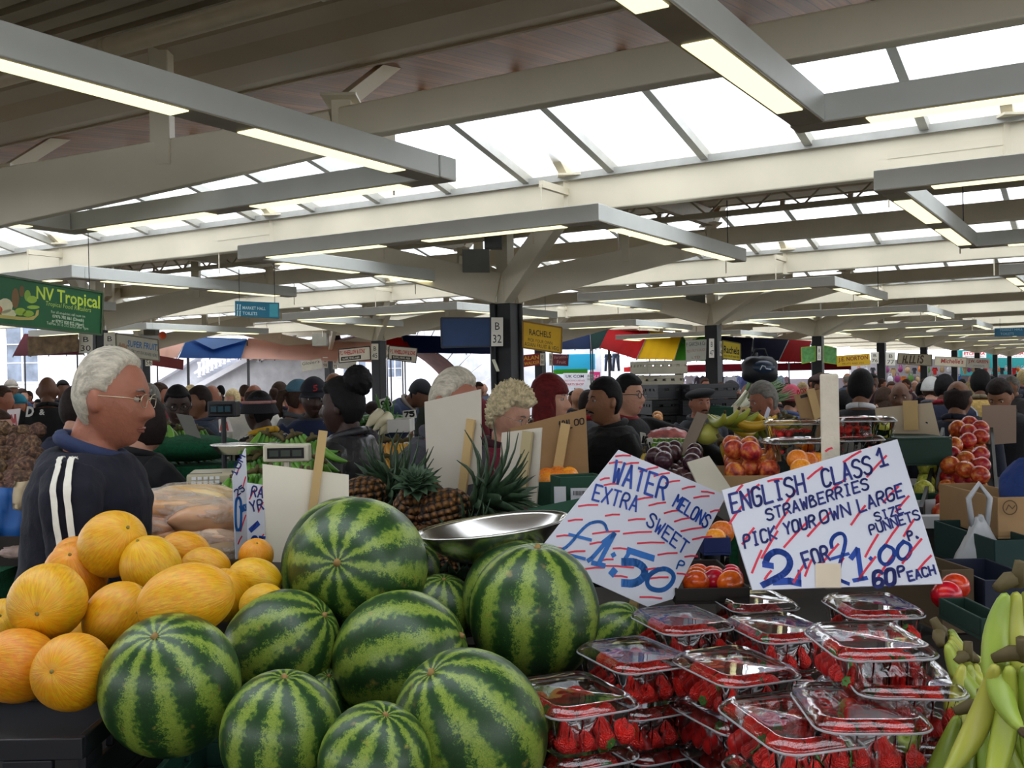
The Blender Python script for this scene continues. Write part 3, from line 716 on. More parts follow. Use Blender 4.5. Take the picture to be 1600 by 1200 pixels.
# lower, further stalls under the canopies
def stall_roof(label, x0, y0, x1, y1, d, fab):
    p = at(x0, y0, d); q = at(x1, y1, d); mb = MB(); mb.box(p.x, q.x, d, d+2.2, q.z, p.z)
    o = mb.build('stall_roof', fab); tag(o, label, 'roof'); return o
stall_roof('turquoise stall cover behind the red-haired woman', 868, 554, 930, 577, 40, cyan)
stall_roof('thin green trim below the turquoise stall cover', 868, 577.3, 918, 583, 39.9, lime)
stall_roof('long red awning edge above the racks of clothes', 984, 573, 1060, 579, 41, red)
stall_roof('long red valance of the clothes stall at centre right', 1075, 570, 1330, 577, 42, fabric('valance', 150,30,50))
wb1, _ = sign('white_phone_banner', 'white banner reading UK COM above the far crowd', 'sign', [(880,583),(916,583),(916,606),(880,606)], 39, (226,226,232), letters=[('lettering', (20,24,60), [('font','UK COM',884,590,912,590,4.2,0,.02)]), ('red_lettering', (200,50,60), [('font','UNLOCKING & REPAIRS',882,596,914,596,2.6), ('font','PARTS SHOP',884,602,912,602,3.4,0,.02)])])
sign('pink_notice', 'bright pink notice beside the white banner', 'sign', [(921,581),(938,581),(938,596),(921,596)], 39, (226,60,130), letters=[('lettering', (240,240,240), [('font','SALE',923,590,936,590,4)])])
wb2, _ = sign('small_white_notice', 'small white notice between banner and pink notice', 'sign', [(917,584),(928,584),(928,606),(917,606)], 38.8, (220,220,220), letters=[('lettering', (40,40,50), [('font','MOBILE',918,589,927,589,2.6), ('font','PHONES',918,594,927,594,2.6)])])
for o_ in (wb1, wb2):
    mb = MB(); q = o_.location; mb.tube([(q.x, q.y+.05, 0), (q.x, q.y+.05, q.z)], .02, 6); c = mb.build('post', SM(60,60,64,.4)); c.data.transform(Matrix.Translation(-q)); c.parent = o_
# hanging clothes
def shirt(x, y, d, h, col, label, group, cat='shirt'):
    p = at(x, y, d); s = h*d/F; m = MB(); w_ = .38*s
    prof = [(-w_*.55,0),(-w_*.9,-.12*s),(-w_*1.05,-.5*s),(-w_*.85,-.5*s),(-w_*.6,-.25*s),(-w_*.6,-s),(w_*.6,-s),(w_*.6,-.25*s),(w_*.85,-.5*s),(w_*1.05,-.5*s),(w_*.9,-.12*s),(w_*.55,0),(w_*.18,-.06*s),(-w_*.18,-.06*s)]
    m.prism([p+Vector((a,0,b)) for a, b in prof], (0,.07,0)); o = m.build('hanging_shirt', SM(*col, .8), origin=p, bevel=.02); return tag(o, label, cat, group)
def jeans(x, y, d, h, col, label):
    p = at(x, y, d); s = h*d/F; m = MB()
    m.rings([(p, (.2*s,0,0), (0,.06*s,0)), (p-Vector((0,0,.22*s)), (.23*s,0,0), (0,.08*s,0))], 10)
    for sx in (-1, 1): m.tube([p+Vector((sx*.1*s,0,-.18*s)), p+Vector((sx*.13*s,0,-.6*s)), p+Vector((sx*.16*s,0,-s))], [.115*s,.085*s,.075*s], 9)
    return tag(m.build('hanging_jeans', SM(*col, .85), smooth=True), label, 'jeans')
jeans(950, 553, 37, 27, (84,100,130), 'blue jeans hung in the bright gap under the red canopy')
jeans(962, 552, 37.2, 28, (110,124,150), 'paler jeans hung right beside the blue pair')
cols = [(150,160,190),(90,100,150),(60,50,60),(190,180,190),(120,130,170),(70,60,70),(160,120,130),(205,205,215)]
for k in range(26):
    x = 992+k*9.3 + random.uniform(-1,1)
    if 1060 < x < 1074 or 1104 < x < 1127: continue
    shirt(x, 586+random.uniform(-1,2), 41+random.uniform(-.8,.8), random.uniform(20,30), random.choice(cols), 'garment on the hanging racks under the red valance', 'garments on the far racks')
mb = MB(); mb.tube([at(984,583,40.9), at(1330,577,41.3)], .02, 6); tag(mb.build('clothes_rail', SM(70,66,70,.4)), 'long metal rail carrying the far garments', 'rail')
# walls closing the view beyond the stalls
def wallbox(name, x0, x1, y0, d, colr, dep=.5):
    p = at(x0, 600, d); q = at(x1, y0, d); mb = MB(); mb.box(p.x, q.x, d, d+dep, 0, at(x1, y0, d).z); return struct(name, mb, colr if not isinstance(colr, tuple) else SM(*colr, .8))
wallbox('wall_back', 640, 990, 560, 64, (236,238,246)); wallbox('wall_far', 985, 1600, 585, 62, (150,140,150)); 
wallbox('wall_right', 1500, 1700, 543, 82, (20,112,112)); wallbox('wall_side', 1330, 1500, 560, 80, (150,146,150))
sign('etcetera_sign', 'white shop sign with red letters reading ETCETERA, left one', 'sign', [(1504,549),(1541,549),(1541,559),(1504,559)], 80, (232,226,222), letters=[('lettering', (200,20,34), [('font','ETCETERA',1506,554.5,1539,554.5,4.5,.1,.03)]), ('small_lettering', (60,60,70), [('font','FANCY GOODS HANDBAGS',1508,558,1538,558,2)])])
sign('etcetera_sign', 'white shop sign with red letters reading ETCETERA, at the right edge', 'sign', [(1554,548),(1606,548),(1606,559),(1554,559)], 80, (232,226,222), letters=[('lettering', (200,20,34), [('font','ETCETERA',1557,554.5,1600,554.5,5,.1,.03)]), ('small_lettering', (60,60,70), [('font','LEATHER & LUGGAGE',1560,558,1598,558,2)])])
# clutter of goods hanging in the far shops
gc = [(200,40,40),(230,120,30),(60,60,70),(220,220,225),(40,90,160),(150,60,120),(90,140,60),(190,160,120)]
for k in range(60):
    x = 1340+5.4*k//2*1.0 if k % 2 else 1508+1.6*k; y = (574, 588)[k//2 % 2]+random.uniform(-1,1); d = 60 if k % 2 else 76
    if k % 3 == 0: shirt(x, y, d, random.uniform(9,14), random.choice(gc), 'coloured garment hanging in the far shops at right', 'goods in the far shops')
    else:
        p = at(x, y+4, d); m = MB(); r = random.uniform(.12, .18); m.ell((0,0,0), r, r*.7, r*1.2, 8, 6); m.tube([(-r*.6,0,r), (-r*.4,0,r*1.9), (r*.4,0,r*1.9), (r*.6,0,r)], .02, 5)
        tag(m.build('hanging_bag', SM(*random.choice(gc), .6), loc=p, smooth=True), 'coloured bag hanging in the far shops at right', 'bag', 'bags in the far shops')
# ================================================================ fruit materials
def nodes(name):
    m = D.materials.new(name); m.use_nodes = True; return m, m.node_tree.nodes, m.node_tree.links, m.node_tree.nodes['Principled BSDF']
def ramp(N, els, interp='LINEAR'):
    r = N.new('ShaderNodeValToRGB'); e = r.color_ramp.elements; r.color_ramp.interpolation = interp
    while len(e) < len(els): e.new(.5)
    for k, (p, c) in enumerate(els): e[k].position = p; e[k].color = (*c, 1) if len(c) == 3 else c
    return r
def math_(N, L, op, a, b=None, c=None):
    n = N.new('ShaderNodeMath'); n.operation = op
    for k, x in enumerate((a, b, c)):
        if x is None: continue
        if isinstance(x, (int, float)): n.inputs[k].default_value = x
        else: L.new(x, n.inputs[k])
    return n.outputs[0]
def objvec(N, L):
    """object coordinates offset by a per-object random value"""
    tc = N.new('ShaderNodeTexCoord'); oi = N.new('ShaderNodeObjectInfo')
    va = N.new('ShaderNodeVectorMath'); va.operation = 'ADD'; mu = math_(N, L, 'MULTIPLY', oi.outputs['Random'], 37.0)
    L.new(tc.outputs['Object'], va.inputs[0]); L.new(mu, va.inputs[1]); return tc.outputs['Object'], va.outputs[0], oi.outputs['Random']
def noise_(N, L, vec, scale, detail=3, rough=.5):
    n = N.new('ShaderNodeTexNoise'); n.inputs['Scale'].default_value = scale; n.inputs['Detail'].default_value = detail; n.inputs['Roughness'].default_value = rough
    L.new(vec, n.inputs['Vector']); return n.outputs['Fac']
def mixc(N, L, f, a, b, bt='MIX'):
    n = N.new('ShaderNodeMix'); n.data_type = 'RGBA'; n.blend_type = bt
    if isinstance(f, (int, float)): n.inputs['Factor'].default_value = f
    else: L.new(f, n.inputs['Factor'])
    for k, x in ((6, a), (7, b)):
        if isinstance(x, tuple): n.inputs[k].default_value = (*x[:3], 1)
        else: L.new(x, n.inputs[k])
    return n.outputs[2]
def watermelon_mat():
    m, N, L, b = nodes('striped_watermelon_rind'); o, v, rnd = objvec(N, L)
    sx = N.new('ShaderNodeSeparateXYZ'); L.new(o, sx.inputs[0])
    ang = math_(N, L, 'ARCTAN2', sx.outputs['Y'], sx.outputs['X'])
    n1 = noise_(N, L, v, 11, 3, .6); n2 = noise_(N, L, v, 44, 5, .78)
    a = math_(N, L, 'MULTIPLY', ang, 10.0); a = math_(N, L, 'ADD', a, math_(N, L, 'MULTIPLY', n1, 5.0)); a = math_(N, L, 'ADD', a, math_(N, L, 'MULTIPLY', rnd, 9.0))
    s = math_(N, L, 'SINE', a); s = math_(N, L, 'ADD', s, math_(N, L, 'MULTIPLY', math_(N, L, 'SUBTRACT', n2, .5), 4.6))
    s2 = math_(N, L, 'MULTIPLY_ADD', s, .5, .5)
    r = ramp(N, [(.15, srgb(34,64,32)), (.48, srgb(54,90,38)), (.63, srgb(98,124,48)), (1.0, srgb(140,158,66))]); L.new(s2, r.inputs['Fac'])
    n3 = noise_(N, L, v, 95, 2, .6); r3 = ramp(N, [(.4, (.62,.72,.55)), (.62, (1.08,1.05,1.0))]); L.new(n3, r3.inputs['Fac'])
    c = mixc(N, L, 1.0, r.outputs[0], r3.outputs[0], 'MULTIPLY')
    n4 = noise_(N, L, v, 5, 2); r4 = ramp(N, [(.66, (0,0,0)), (.76, (1,1,1))]); L.new(n4, r4.inputs['Fac'])
    c = mixc(N, L, math_(N, L, 'MULTIPLY', r4.outputs[0], .45), c, srgb(150,128,62))
    L.new(c, b.inputs['Base Color']); b.inputs['Roughness'].default_value = .36; b.inputs['Specular IOR Level'].default_value = .45; return m
def ymelon_mat():
    m, N, L, b = nodes('yellow_melon_rind'); o, v, rnd = objvec(N, L)
    sx = N.new('ShaderNodeSeparateXYZ'); L.new(o, sx.inputs[0]); ang = math_(N, L, 'ARCTAN2', sx.outputs['Y'], sx.outputs['X'])
    cb = N.new('ShaderNodeCombineXYZ'); L.new(math_(N, L, 'MULTIPLY', ang, 11.0), cb.inputs[0]); L.new(math_(N, L, 'MULTIPLY', sx.outputs['Z'], 2.5), cb.inputs[1]); L.new(math_(N, L, 'MULTIPLY', rnd, 50.0), cb.inputs[2])
    w = noise_(N, L, cb.outputs[0], 1.6, 3, .6)
    r = ramp(N, [(.3, srgb(196,132,8)), (.5, srgb(214,154,12)), (.7, srgb(224,174,20))]); L.new(w, r.inputs['Fac'])
    n2 = noise_(N, L, v, 7, 2); r2 = ramp(N, [(.35, (1.05,.86,.7)), (.6, (1,1,1)), (.75, (.92,1.02,.8))]); L.new(n2, r2.inputs['Fac'])
    c = mixc(N, L, 1.0, r.outputs[0], r2.outputs[0], 'MULTIPLY')
    hs = N.new('ShaderNodeHueSaturation'); L.new(c, hs.inputs['Color']); L.new(math_(N, L, 'MULTIPLY_ADD', rnd, .035, .483), hs.inputs['Hue'])
    n3 = noise_(N, L, v, 26, 2); r3 = ramp(N, [(.72, (0,0,0)), (.78, (1,1,1))]); L.new(n3, r3.inputs['Fac'])
    c = mixc(N, L, math_(N, L, 'MULTIPLY', r3.outputs[0], .6), hs.outputs[0], srgb(140,96,34)); L.new(c, b.inputs['Base Color'])
    bp = N.new('ShaderNodeBump'); bp.inputs['Strength'].default_value = .25; bp.inputs['Distance'].default_value = .004; L.new(w, bp.inputs['Height']); L.new(bp.outputs[0], b.inputs['Normal'])
    b.inputs['Roughness'].default_value = .45; return m
LENS = D.materials.new('spectacle_lens'); LENS.use_nodes = True; _n = LENS.node_tree; _n.nodes.remove(_n.nodes['Principled BSDF'])
_t = _n.nodes.new('ShaderNodeBsdfTransparent'); _g = _n.nodes.new('ShaderNodeBsdfGlossy'); _g.inputs['Roughness'].default_value = .1; _x = _n.nodes.new('ShaderNodeMixShader'); _x.inputs[0].default_value = .07
_n.links.new(_t.outputs[0], _x.inputs[1]); _n.links.new(_g.outputs[0], _x.inputs[2]); _n.links.new(_x.outputs[0], _n.nodes['Material Output'].inputs['Surface'])
def blush_mat(name, c1, c2, c3, sc=9, rough=.35, p=(.35,.5,.68), hue=.02):
    m, N, L, b = nodes(name); o, v, rnd = objvec(N, L); n = noise_(N, L, v, sc, 3)
    r = ramp(N, [(p[0], srgb(*c1)), (p[1], srgb(*c2)), (p[2], srgb(*c3))]); L.new(n, r.inputs['Fac'])
    hs = N.new('ShaderNodeHueSaturation'); L.new(r.outputs[0], hs.inputs['Color']); L.new(math_(N, L, 'MULTIPLY_ADD', rnd, hue*2, .5-hue), hs.inputs['Hue']); L.new(math_(N, L, 'MULTIPLY_ADD', rnd, .3, .85), hs.inputs['Value'])
    L.new(hs.outputs[0], b.inputs['Base Color']); b.inputs['Roughness'].default_value = rough; return m
WM, YM = watermelon_mat(), ymelon_mat()
stemm = SM(150,120,72,.8); 
def orient(axis, spin=0.0):
    """rotation that sends local +Z to axis = (right, toward camera, up)"""
    a = Vector((axis[0], -axis[1], axis[2])).normalized()
    return (a.to_track_quat('Z', 'Y').to_matrix() @ Matrix.Rotation(spin, 3, 'Z')).to_euler()
def melon_proto(name, m, ln, stem_col, lab, cat):
    t = thing(name, lab, cat)
    mb = MB()
    def fn(v, d):
        k = 1-.05*abs(d.z)**6; r = 1+.012*noise.noise(d*1.7); dim = 1-.06*exp(-((1-d.z)/.012)) - .05*exp(-((1+d.z)/.012))
        return Vector((v.x*r*k, v.y*r*k, v.z*r*dim))
    mb.ell((0,0,0), 1, 1, ln, 40, 28, fn); mb.build('rind', m, t, smooth=True)
    mb = MB(); mb.tube([(0,0,ln*.93), (.01,0,ln*.965), (.03,.01,ln*.99)], [.07,.045,.035], 8); mb.build('stem', stem_col, t, smooth=True)
    mb = MB(); mb.lathe([(.001,-ln*.955),(.045,-ln*.95),(.05,-ln*.935)], 10); mb.build('blossom_scar', SM(168,140,96,.8), t, smooth=True)
    return t
# the rind textures use object space of size 1: scale them down
WMS = [
 (267,1070,112,1.68,(-.03,.55,.83),.4,1.0,'watermelon at front left with an orange-brown scuffed patch beside its stem'),
 (440,1012,92,1.98,(.8,.2,.6),1.0,1.02,'dark watermelon wedged behind the front left one, touching the yellow melons'),
 (440,1148,99,1.58,(.1,.15,.98),2.2,1.0,'watermelon at the bottom edge, between the front left one and the cut-off one'),
 (560,885,112,2.16,(-.12,.86,.2),.9,1.02,'topmost watermelon of the pile, its stem end pointing at the camera'),
 (540,884,104,2.50,(.2,.3,.9),3.0,1.04,'watermelon directly behind the topmost one, its green rim showing above'),
 (626,1028,108,1.96,(.93,.1,.35),4.0,.98,'watermelon with sideways stripes in the middle of the pile'),
 (835,958,106,2.10,(.06,.1,.98),.2,1.02,'upright striped watermelon nearest the blue and white melon price card'),
 (735,1140,124,1.62,(-.45,.35,.82),1.4,1.04,'large watermelon at bottom centre touching the strawberry boxes'),
 (812,935,94,2.42,(.3,.3,.9),5.0,1.0,'pale yellowish watermelon peeping behind the upright striped one'),
 (585,1190,92,1.5,(.25,.3,.9),2.7,1.0,'watermelon cut by the bottom edge, left of the large one'),
 (690,955,58,2.45,(.1,.3,.9),1.9,1.0,'small watermelon glimpsed between the topmost and upright ones'),
 (962,995,56,2.35,(.5,.4,.7),3.4,1.0,'small watermelon between the melon price card and the strawberry boxes'),
 (500,1100,62,1.95,(.3,.4,.8),.3,1.0,'shadowed watermelon low in the gap of the pile'),
 (640,890,50,2.62,(.3,.4,.8),4.6,1.0,'watermelon edge seen right behind the topmost one'),
]
wm = melon_proto('watermelon', WM, 1.06, stemm, WMS[0][7], 'watermelon')
for k, (x, y, rp, d, ax, sp, el, lab) in enumerate(WMS):
    o = wm if k == 0 else dup(wm, label=lab); r = rp*d/F*.96
    o.location = at(x, y, d); o.rotation_euler = orient(ax, sp); o.scale = (r, r, r*el)
YMS = [
 (75,940,59,2.26,(.15,.9,-.1),0,1.06,'round orange-yellow melon at left, blossom end to the camera'),
 (176,850,51,2.60,(.6,.5,.5),1,1.12,'topmost yellow melon in front of the man in navy'),
 (119,896,48,2.62,(.1,.6,.6),2,1.1,'orange-yellow melon just left below the topmost one'),
 (236,886,46,2.55,(-.3,.3,.9),3,1.1,'upright yellow melon right of the topmost one'),
 (184,963,50,2.34,(.6,-.2,.7),4,1.14,'tilted yellow melon in the middle, left of the long one'),
 (291,938,57,2.22,(-.95,.25,-.18),5,1.32,'long yellow melon lying sideways above the front left watermelon'),
 (113,1050,60,2.08,(-.1,.85,.25),6,1.04,'yellow melon with a brown scar low at the front by the crate edge'),
 (28,1040,57,2.14,(-.6,.6,.3),7,1.1,'yellow melon cut by the left edge, lower one'),
 (8,980,44,2.40,(.2,.7,.5),8,1.1,'yellow melon cut by the left edge, upper one'),
 (288,862,32,3.0,(-.9,.4,.2),9,1.25,'yellow melon at the back below the bread-coloured bags'),
 (322,886,31,2.82,(.95,.2,-.15),10,1.3,'yellow melon at the back, second from the blank card'),
 (398,905,33,2.66,(.95,.1,-.2),11,1.33,'oval yellow melon right beside the big watermelon pile'),
 (410,944,32,2.50,(.8,.3,.3),12,1.2,'small yellow melon below the oval one, touching a watermelon'),
 (350,930,40,2.60,(.2,.5,.6),13,1.1,'yellow melon mostly hidden behind the long one'),
 (116,872,33,2.95,(.5,.5,.5),14,1.1,'yellow melon hidden behind the topmost one, at its left'),
 (400,868,27,2.95,(.2,.5,.8),15,1.0,'orange melon showing between the two price cards'),
 (108,1006,42,2.42,(.3,.6,.6),16,1.1,'orange melon seen in the gap low between the front ones'),
 (215,1030,40,2.5,(.3,.6,.6),17,1.1,'melon in shadow behind the front left watermelon'),
]
ym = melon_proto('yellow_melon', YM, 1.0, SM(130,120,60,.8), YMS[0][7], 'melon')
for k, (x, y, rp, d, ax, sp, el, lab) in enumerate(YMS):
    d = d*.80 if d < 2.7 else 2.16+(d-2.7)*.3
    o = ym if k == 0 else dup(ym, label=lab); r = rp*d/F
    o.location = at(x, y, d); o.rotation_euler = orient(ax, sp); o.scale = (r, r, r*el)
_d = 1
# ================================================================ our stall: table, crates
turf = M('green_turf_cloth', srgb(14,84,52), .95, var=.3, scale=60, bump=.6, bscale=300)
darkw = M('dark_stall_wood', srgb(40,34,30), .8, var=.3)
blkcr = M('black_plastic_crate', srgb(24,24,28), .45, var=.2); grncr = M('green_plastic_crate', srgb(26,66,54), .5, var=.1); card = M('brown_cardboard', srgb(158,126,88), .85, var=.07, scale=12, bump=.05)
greyc = M('blank_card_back', srgb(196,188,172), .85, var=.04, scale=8)
t = thing('market_stall_table', 'our own stall table in the foreground under the melons', 'table', (0, 1.9, 0))
def tpart(mb, nm, m, base):
    c = mb.build(nm, m); c.data.transform(Matrix.Translation(-base.location)); c.parent = base; return c
mb = MB(); mb.box(-.50, 1.4, 1.1, 2.62, .82, .86); tpart(mb, 'table_top', darkw, t)
mb = MB(); mb.box(-.50, 1.4, 1.11, 1.13, .1, .82); tpart(mb, 'skirt', turf, t)
for sx in (-.45, 1.35):
    for sy in (1.18, 2.55): mb = MB(); mb.box(sx-.03, sx+.03, sy-.03, sy+.03, 0, .82); tpart(mb, 'leg', darkw, t)
t2 = thing('market_stall_table', 'left table of our stall under the yellow melons', 'table', (-1, 1.6, 0))
mb = MB(); mb.box(-1.5, -.51, 1.1, 2.20, .82, .86); tpart(mb, 'table_top', darkw, t2)
mb = MB(); mb.box(-1.5, -.51, 1.11, 1.13, .1, .82); tpart(mb, 'skirt', turf, t2)
for sx in (-1.45, -.55):
    for sy in (1.18, 2.14): mb = MB(); mb.box(sx-.03, sx+.03, sy-.03, sy+.03, 0, .82); tpart(mb, 'leg', darkw, t2)
def crate(name, label, cat, c, wx, wy, h, m, rz=0, tilt=0, wall=.012, slots=True, group=None):
    """open-topped box: c = centre of the base"""
    o = thing(name, label, cat, c, 0, group); o.rotation_euler = (tilt, 0, rz)
    mb = MB(); mb.box(-wx/2, wx/2, -wy/2, wy/2, 0, wall); mb.build('base', m, o)
    for nm, (x0,x1,y0,y1) in (('side', (-wx/2,wx/2,-wy/2,-wy/2+wall)), ('side', (-wx/2,wx/2,wy/2-wall,wy/2)), ('end', (-wx/2,-wx/2+wall,-wy/2+wall,wy/2-wall)), ('end', (wx/2-wall,wx/2,-wy/2+wall,wy/2-wall))):
        mb = MB()
        if slots:
            g = h*.16; mid = ((x0+x1)/2, (y0+y1)/2)
            mb.box(x0,x1,y0,y1,wall,h*.55); mb.box(x0,x1,y0,y1,h*.72,h)
            n = 5
            for k in range(n):
                f0 = k/n; f1 = f0+.62/n
                if nm == 'side': mb.box(x0+(x1-x0)*f0, x0+(x1-x0)*f1, y0, y1, h*.55, h*.72)
                else: mb.box(x0, x1, y0+(y1-y0)*f0, y0+(y1-y0)*f1, h*.55, h*.72)
        else: mb.box(x0,x1,y0,y1,wall,h)
        mb.build(nm, m, o, bevel=.002)
    return o
p = at(60, 1110, 2.03)
crate('produce_crate', 'black plastic crate under the yellow melons at bottom left', 'crate', Vector((-.98, 1.87, .995)), .62, .56, .12, blkcr)
crate('produce_crate', 'lower black plastic crate of the two at bottom left', 'crate', Vector((-.98, 1.87, .862)), .62, .56, .125, blkcr)
crate('produce_crate', 'dark green crate under the watermelons at bottom left', 'crate', Vector((-.46, 1.86, .862)), .38, .54, .11, grncr)
crate('produce_crate', 'dark crate under the right part of the watermelon pile', 'crate', Vector((-.04, 1.86, .862)), .42, .60, .08, blkcr)
# ================================================================ strawberries and clear boxes
def berry_mat():
    m, N, L, b = nodes('strawberry_flesh'); o, v, rnd = objvec(N, L)
    vo = N.new('ShaderNodeTexVoronoi'); vo.inputs['Scale'].default_value = 7.5; L.new(o, vo.inputs['Vector'])
    r = ramp(N, [(.0, srgb(216,170,80)), (.12, srgb(190,26,20)), (.3, srgb(224,36,30))]); L.new(vo.outputs['Distance'], r.inputs['Fac'])
    hs = N.new('ShaderNodeHueSaturation'); L.new(r.outputs[0], hs.inputs['Color']); L.new(math_(N, L, 'MULTIPLY_ADD', rnd, .5, .75), hs.inputs['Value']); L.new(hs.outputs[0], b.inputs['Base Color'])
    bp = N.new('ShaderNodeBump'); bp.inputs['Strength'].default_value = .5; bp.inputs['Distance'].default_value = .05; L.new(vo.outputs['Distance'], bp.inputs['Height']); L.new(bp.outputs[0], b.inputs['Normal'])
    b.inputs['Roughness'].default_value = .3; return m
def plastic():
    m = D.materials.new('clear_plastic'); m.use_nodes = True; nt = m.node_tree; N = nt.nodes; L = nt.links; N.remove(N['Principled BSDF']); o = N['Material Output']
    tr = N.new('ShaderNodeBsdfTransparent'); tr.inputs['Color'].default_value = (.985,.99,.99,1)
    g = N.new('ShaderNodeBsdfGlossy'); g.inputs['Roughness'].default_value = .06; g.inputs['Color'].default_value = (1,1,1,1)
    tc = N.new('ShaderNodeTexCoord'); n = noise_(N, L, tc.outputs['Object'], 22, 1); bp = N.new('ShaderNodeBump'); bp.inputs['Strength'].default_value = .4; bp.inputs['Distance'].default_value = .01
    L.new(n, bp.inputs['Height']); L.new(bp.outputs[0], g.inputs['Normal'])
    fr = N.new('ShaderNodeFresnel'); fr.inputs['IOR'].default_value = 1.5; L.new(bp.outputs[0], fr.inputs['Normal'])
    f = math_(N, L, 'MULTIPLY_ADD', fr.outputs[0], 1.35, .015)
    mx = N.new('ShaderNodeMixShader'); L.new(f, mx.inputs[0]); L.new(tr.outputs[0], mx.inputs[1]); L.new(g.outputs[0], mx.inputs[2]); L.new(mx.outputs[0], o.inputs['Surface']); return m
CLEAR = plastic(); RIMM = D.materials.new('clear_rim'); RIMM.use_nodes = True; _n = RIMM.node_tree; _b = _n.nodes['Principled BSDF']; _b.inputs['Base Color'].default_value = (.75,.77,.8,1); _b.inputs['Roughness'].default_value = .12; _b.inputs['Alpha'].default_value = .38; BERRY = berry_mat(); LEAFM = M('berry_leaf', srgb(62,112,44), .6, var=.25, scale=30)
def berry_proto():
    t = thing('strawberry', 'red strawberry lying in one of the near clear boxes', 'strawberry', group='strawberries in the near clear boxes')
    mb = MB(); mb.ell((0,0,0), 1, 1, 1.15, 12, 9, lambda v, d: Vector((v.x*(1-.30*max(0,-d.z)**1.4), v.y*(1-.30*max(0,-d.z)**1.4), v.z))); mb.build('flesh', BERRY, t, smooth=True)
    mb = MB()
    for k in range(6):
        g = k*pi/3; a = Vector((cos(g), sin(g), 0)); s = Vector((-sin(g), cos(g), 0))
        mb.add([Vector((0,0,1.12)), a*.35+s*.2+Vector((0,0,1.16)), a*.6+Vector((0,0,1.08)), a*.35-s*.2+Vector((0,0,1.16))], [(0,1,2,3),(3,2,1,0)])
    mb.tube([(0,0,1.1),(.05,0,1.4)], .06, 5); mb.build('calyx', LEAFM, t); return t
BP = berry_proto(); BP.location = (0,0,-5)
def rrect(w, h, r, z, n=4):
    out = []
    for cx, cy, g0 in ((w/2-r,h/2-r,0),(-w/2+r,h/2-r,pi/2),(-w/2+r,-h/2+r,pi),(w/2-r,-h/2+r,3*pi/2)):
        for k in range(n+1): g = g0+pi/2*k/n; out.append(Vector((cx+r*cos(g), cy+r*sin(g), z)))
    return out
def loops(mb, ls, close=False, inner_cap=True):
    o = len(mb.v); n = len(ls[0])
    for l in ls: mb.v += l
    for i in range(len(ls)-1):
        for k in range(n): k2 = (k+1) % n; mb.f.append((o+i*n+k, o+i*n+k2, o+(i+1)*n+k2, o+(i+1)*n+k)); mb.mi.append(mb.cm)
    if inner_cap: mb.f.append(tuple(o+(len(ls)-1)*n+k for k in range(n))); mb.mi.append(mb.cm)
PW, PD, PH = .150, .195, .080
def punnet_proto():
    t = thing('strawberry_box', 'x', 'box')
    mb = MB(); loops(mb, [rrect(PW,PD,.03,PH*.78), rrect(PW-.008,PD-.008,.028,PH*.74), rrect(PW-.03,PD-.03,.024,.004), rrect(PW-.05,PD-.05,.02,0)]); mb.build('tub', CLEAR, t, smooth=True)
    mb = MB()
    for k in range(-2, 3):
        for s in (-1, 1): x = k*.026; mb.beam((x, s*(PD/2-.012), .006), (x, s*(PD/2-.003), PH*.70), .0016, .0014)
    for k in range(-3, 4):
        for s in (-1, 1): y = k*.026; mb.beam((s*(PW/2-.012), y, .006), (s*(PW/2-.003), y, PH*.70), .0016, .0014)
    mb.build('ribs', CLEAR, t)
    mb = MB(); loops(mb, [rrect(PW+.006,PD+.006,.032,PH*.76), rrect(PW+.010,PD+.010,.034,PH*.82), rrect(PW+.004,PD+.004,.032,PH*.90), rrect(PW-.012,PD-.012,.028,PH*.98), rrect(PW-.020,PD-.020,.026,PH), rrect(PW-.030,PD-.030,.024,PH*.95)], inner_cap=True); mb.build('lid', CLEAR, t, smooth=True)
    mb = MB(); l = rrect(PW+.010,PD+.010,.034,PH*.80); l.append(l[0]); mb.tube(l, .0020, 6); mb.build('rim', RIMM, t, smooth=True)
    return t
PP = punnet_proto()
nb = [0]
stuff = MB()
def punnet(x, y, d, rz, lab, nber, group=None, first=[True], tilt=(0,0), z=None, base=None):
    p = base if base is not None else at(x, y, d) - Vector((0,0,PH))
    o = PP if first[0] else dup(PP); first[0] = False
    o.location = p; o.rotation_euler = (tilt[0], tilt[1], rz); tag(o, lab, 'box', group)
    R = Matrix.Rotation(rz, 3, 'Z')
    lay = [( (i-1.5)*.034+random.uniform(-.003,.003), (j-2.2)*.034+random.uniform(-.003,.003), .02) for i in range(4) for j in range(5)] + [((i-1)*.036+random.uniform(-.004,.004), (j-1.5)*.037, .047) for i in range(3) for j in range(4)]
    order = sorted(lay, key=lambda q: -q[2]*2 + (R @ Vector(q)).y)
    for k, q in enumerate(order):
        s = random.uniform(.0155, .0185); e = Euler((random.uniform(0, 6), random.uniform(-1, 1)+pi*.5, random.uniform(0, 6)))
        c = p + R @ Vector(q)
        if k < nber and nb[0] < 290:
            dup(BP, c, e, s); nb[0] += 1
        else: stuff.ell(c, s, s, s*1.1, 8, 6)
    return p
a1 = []
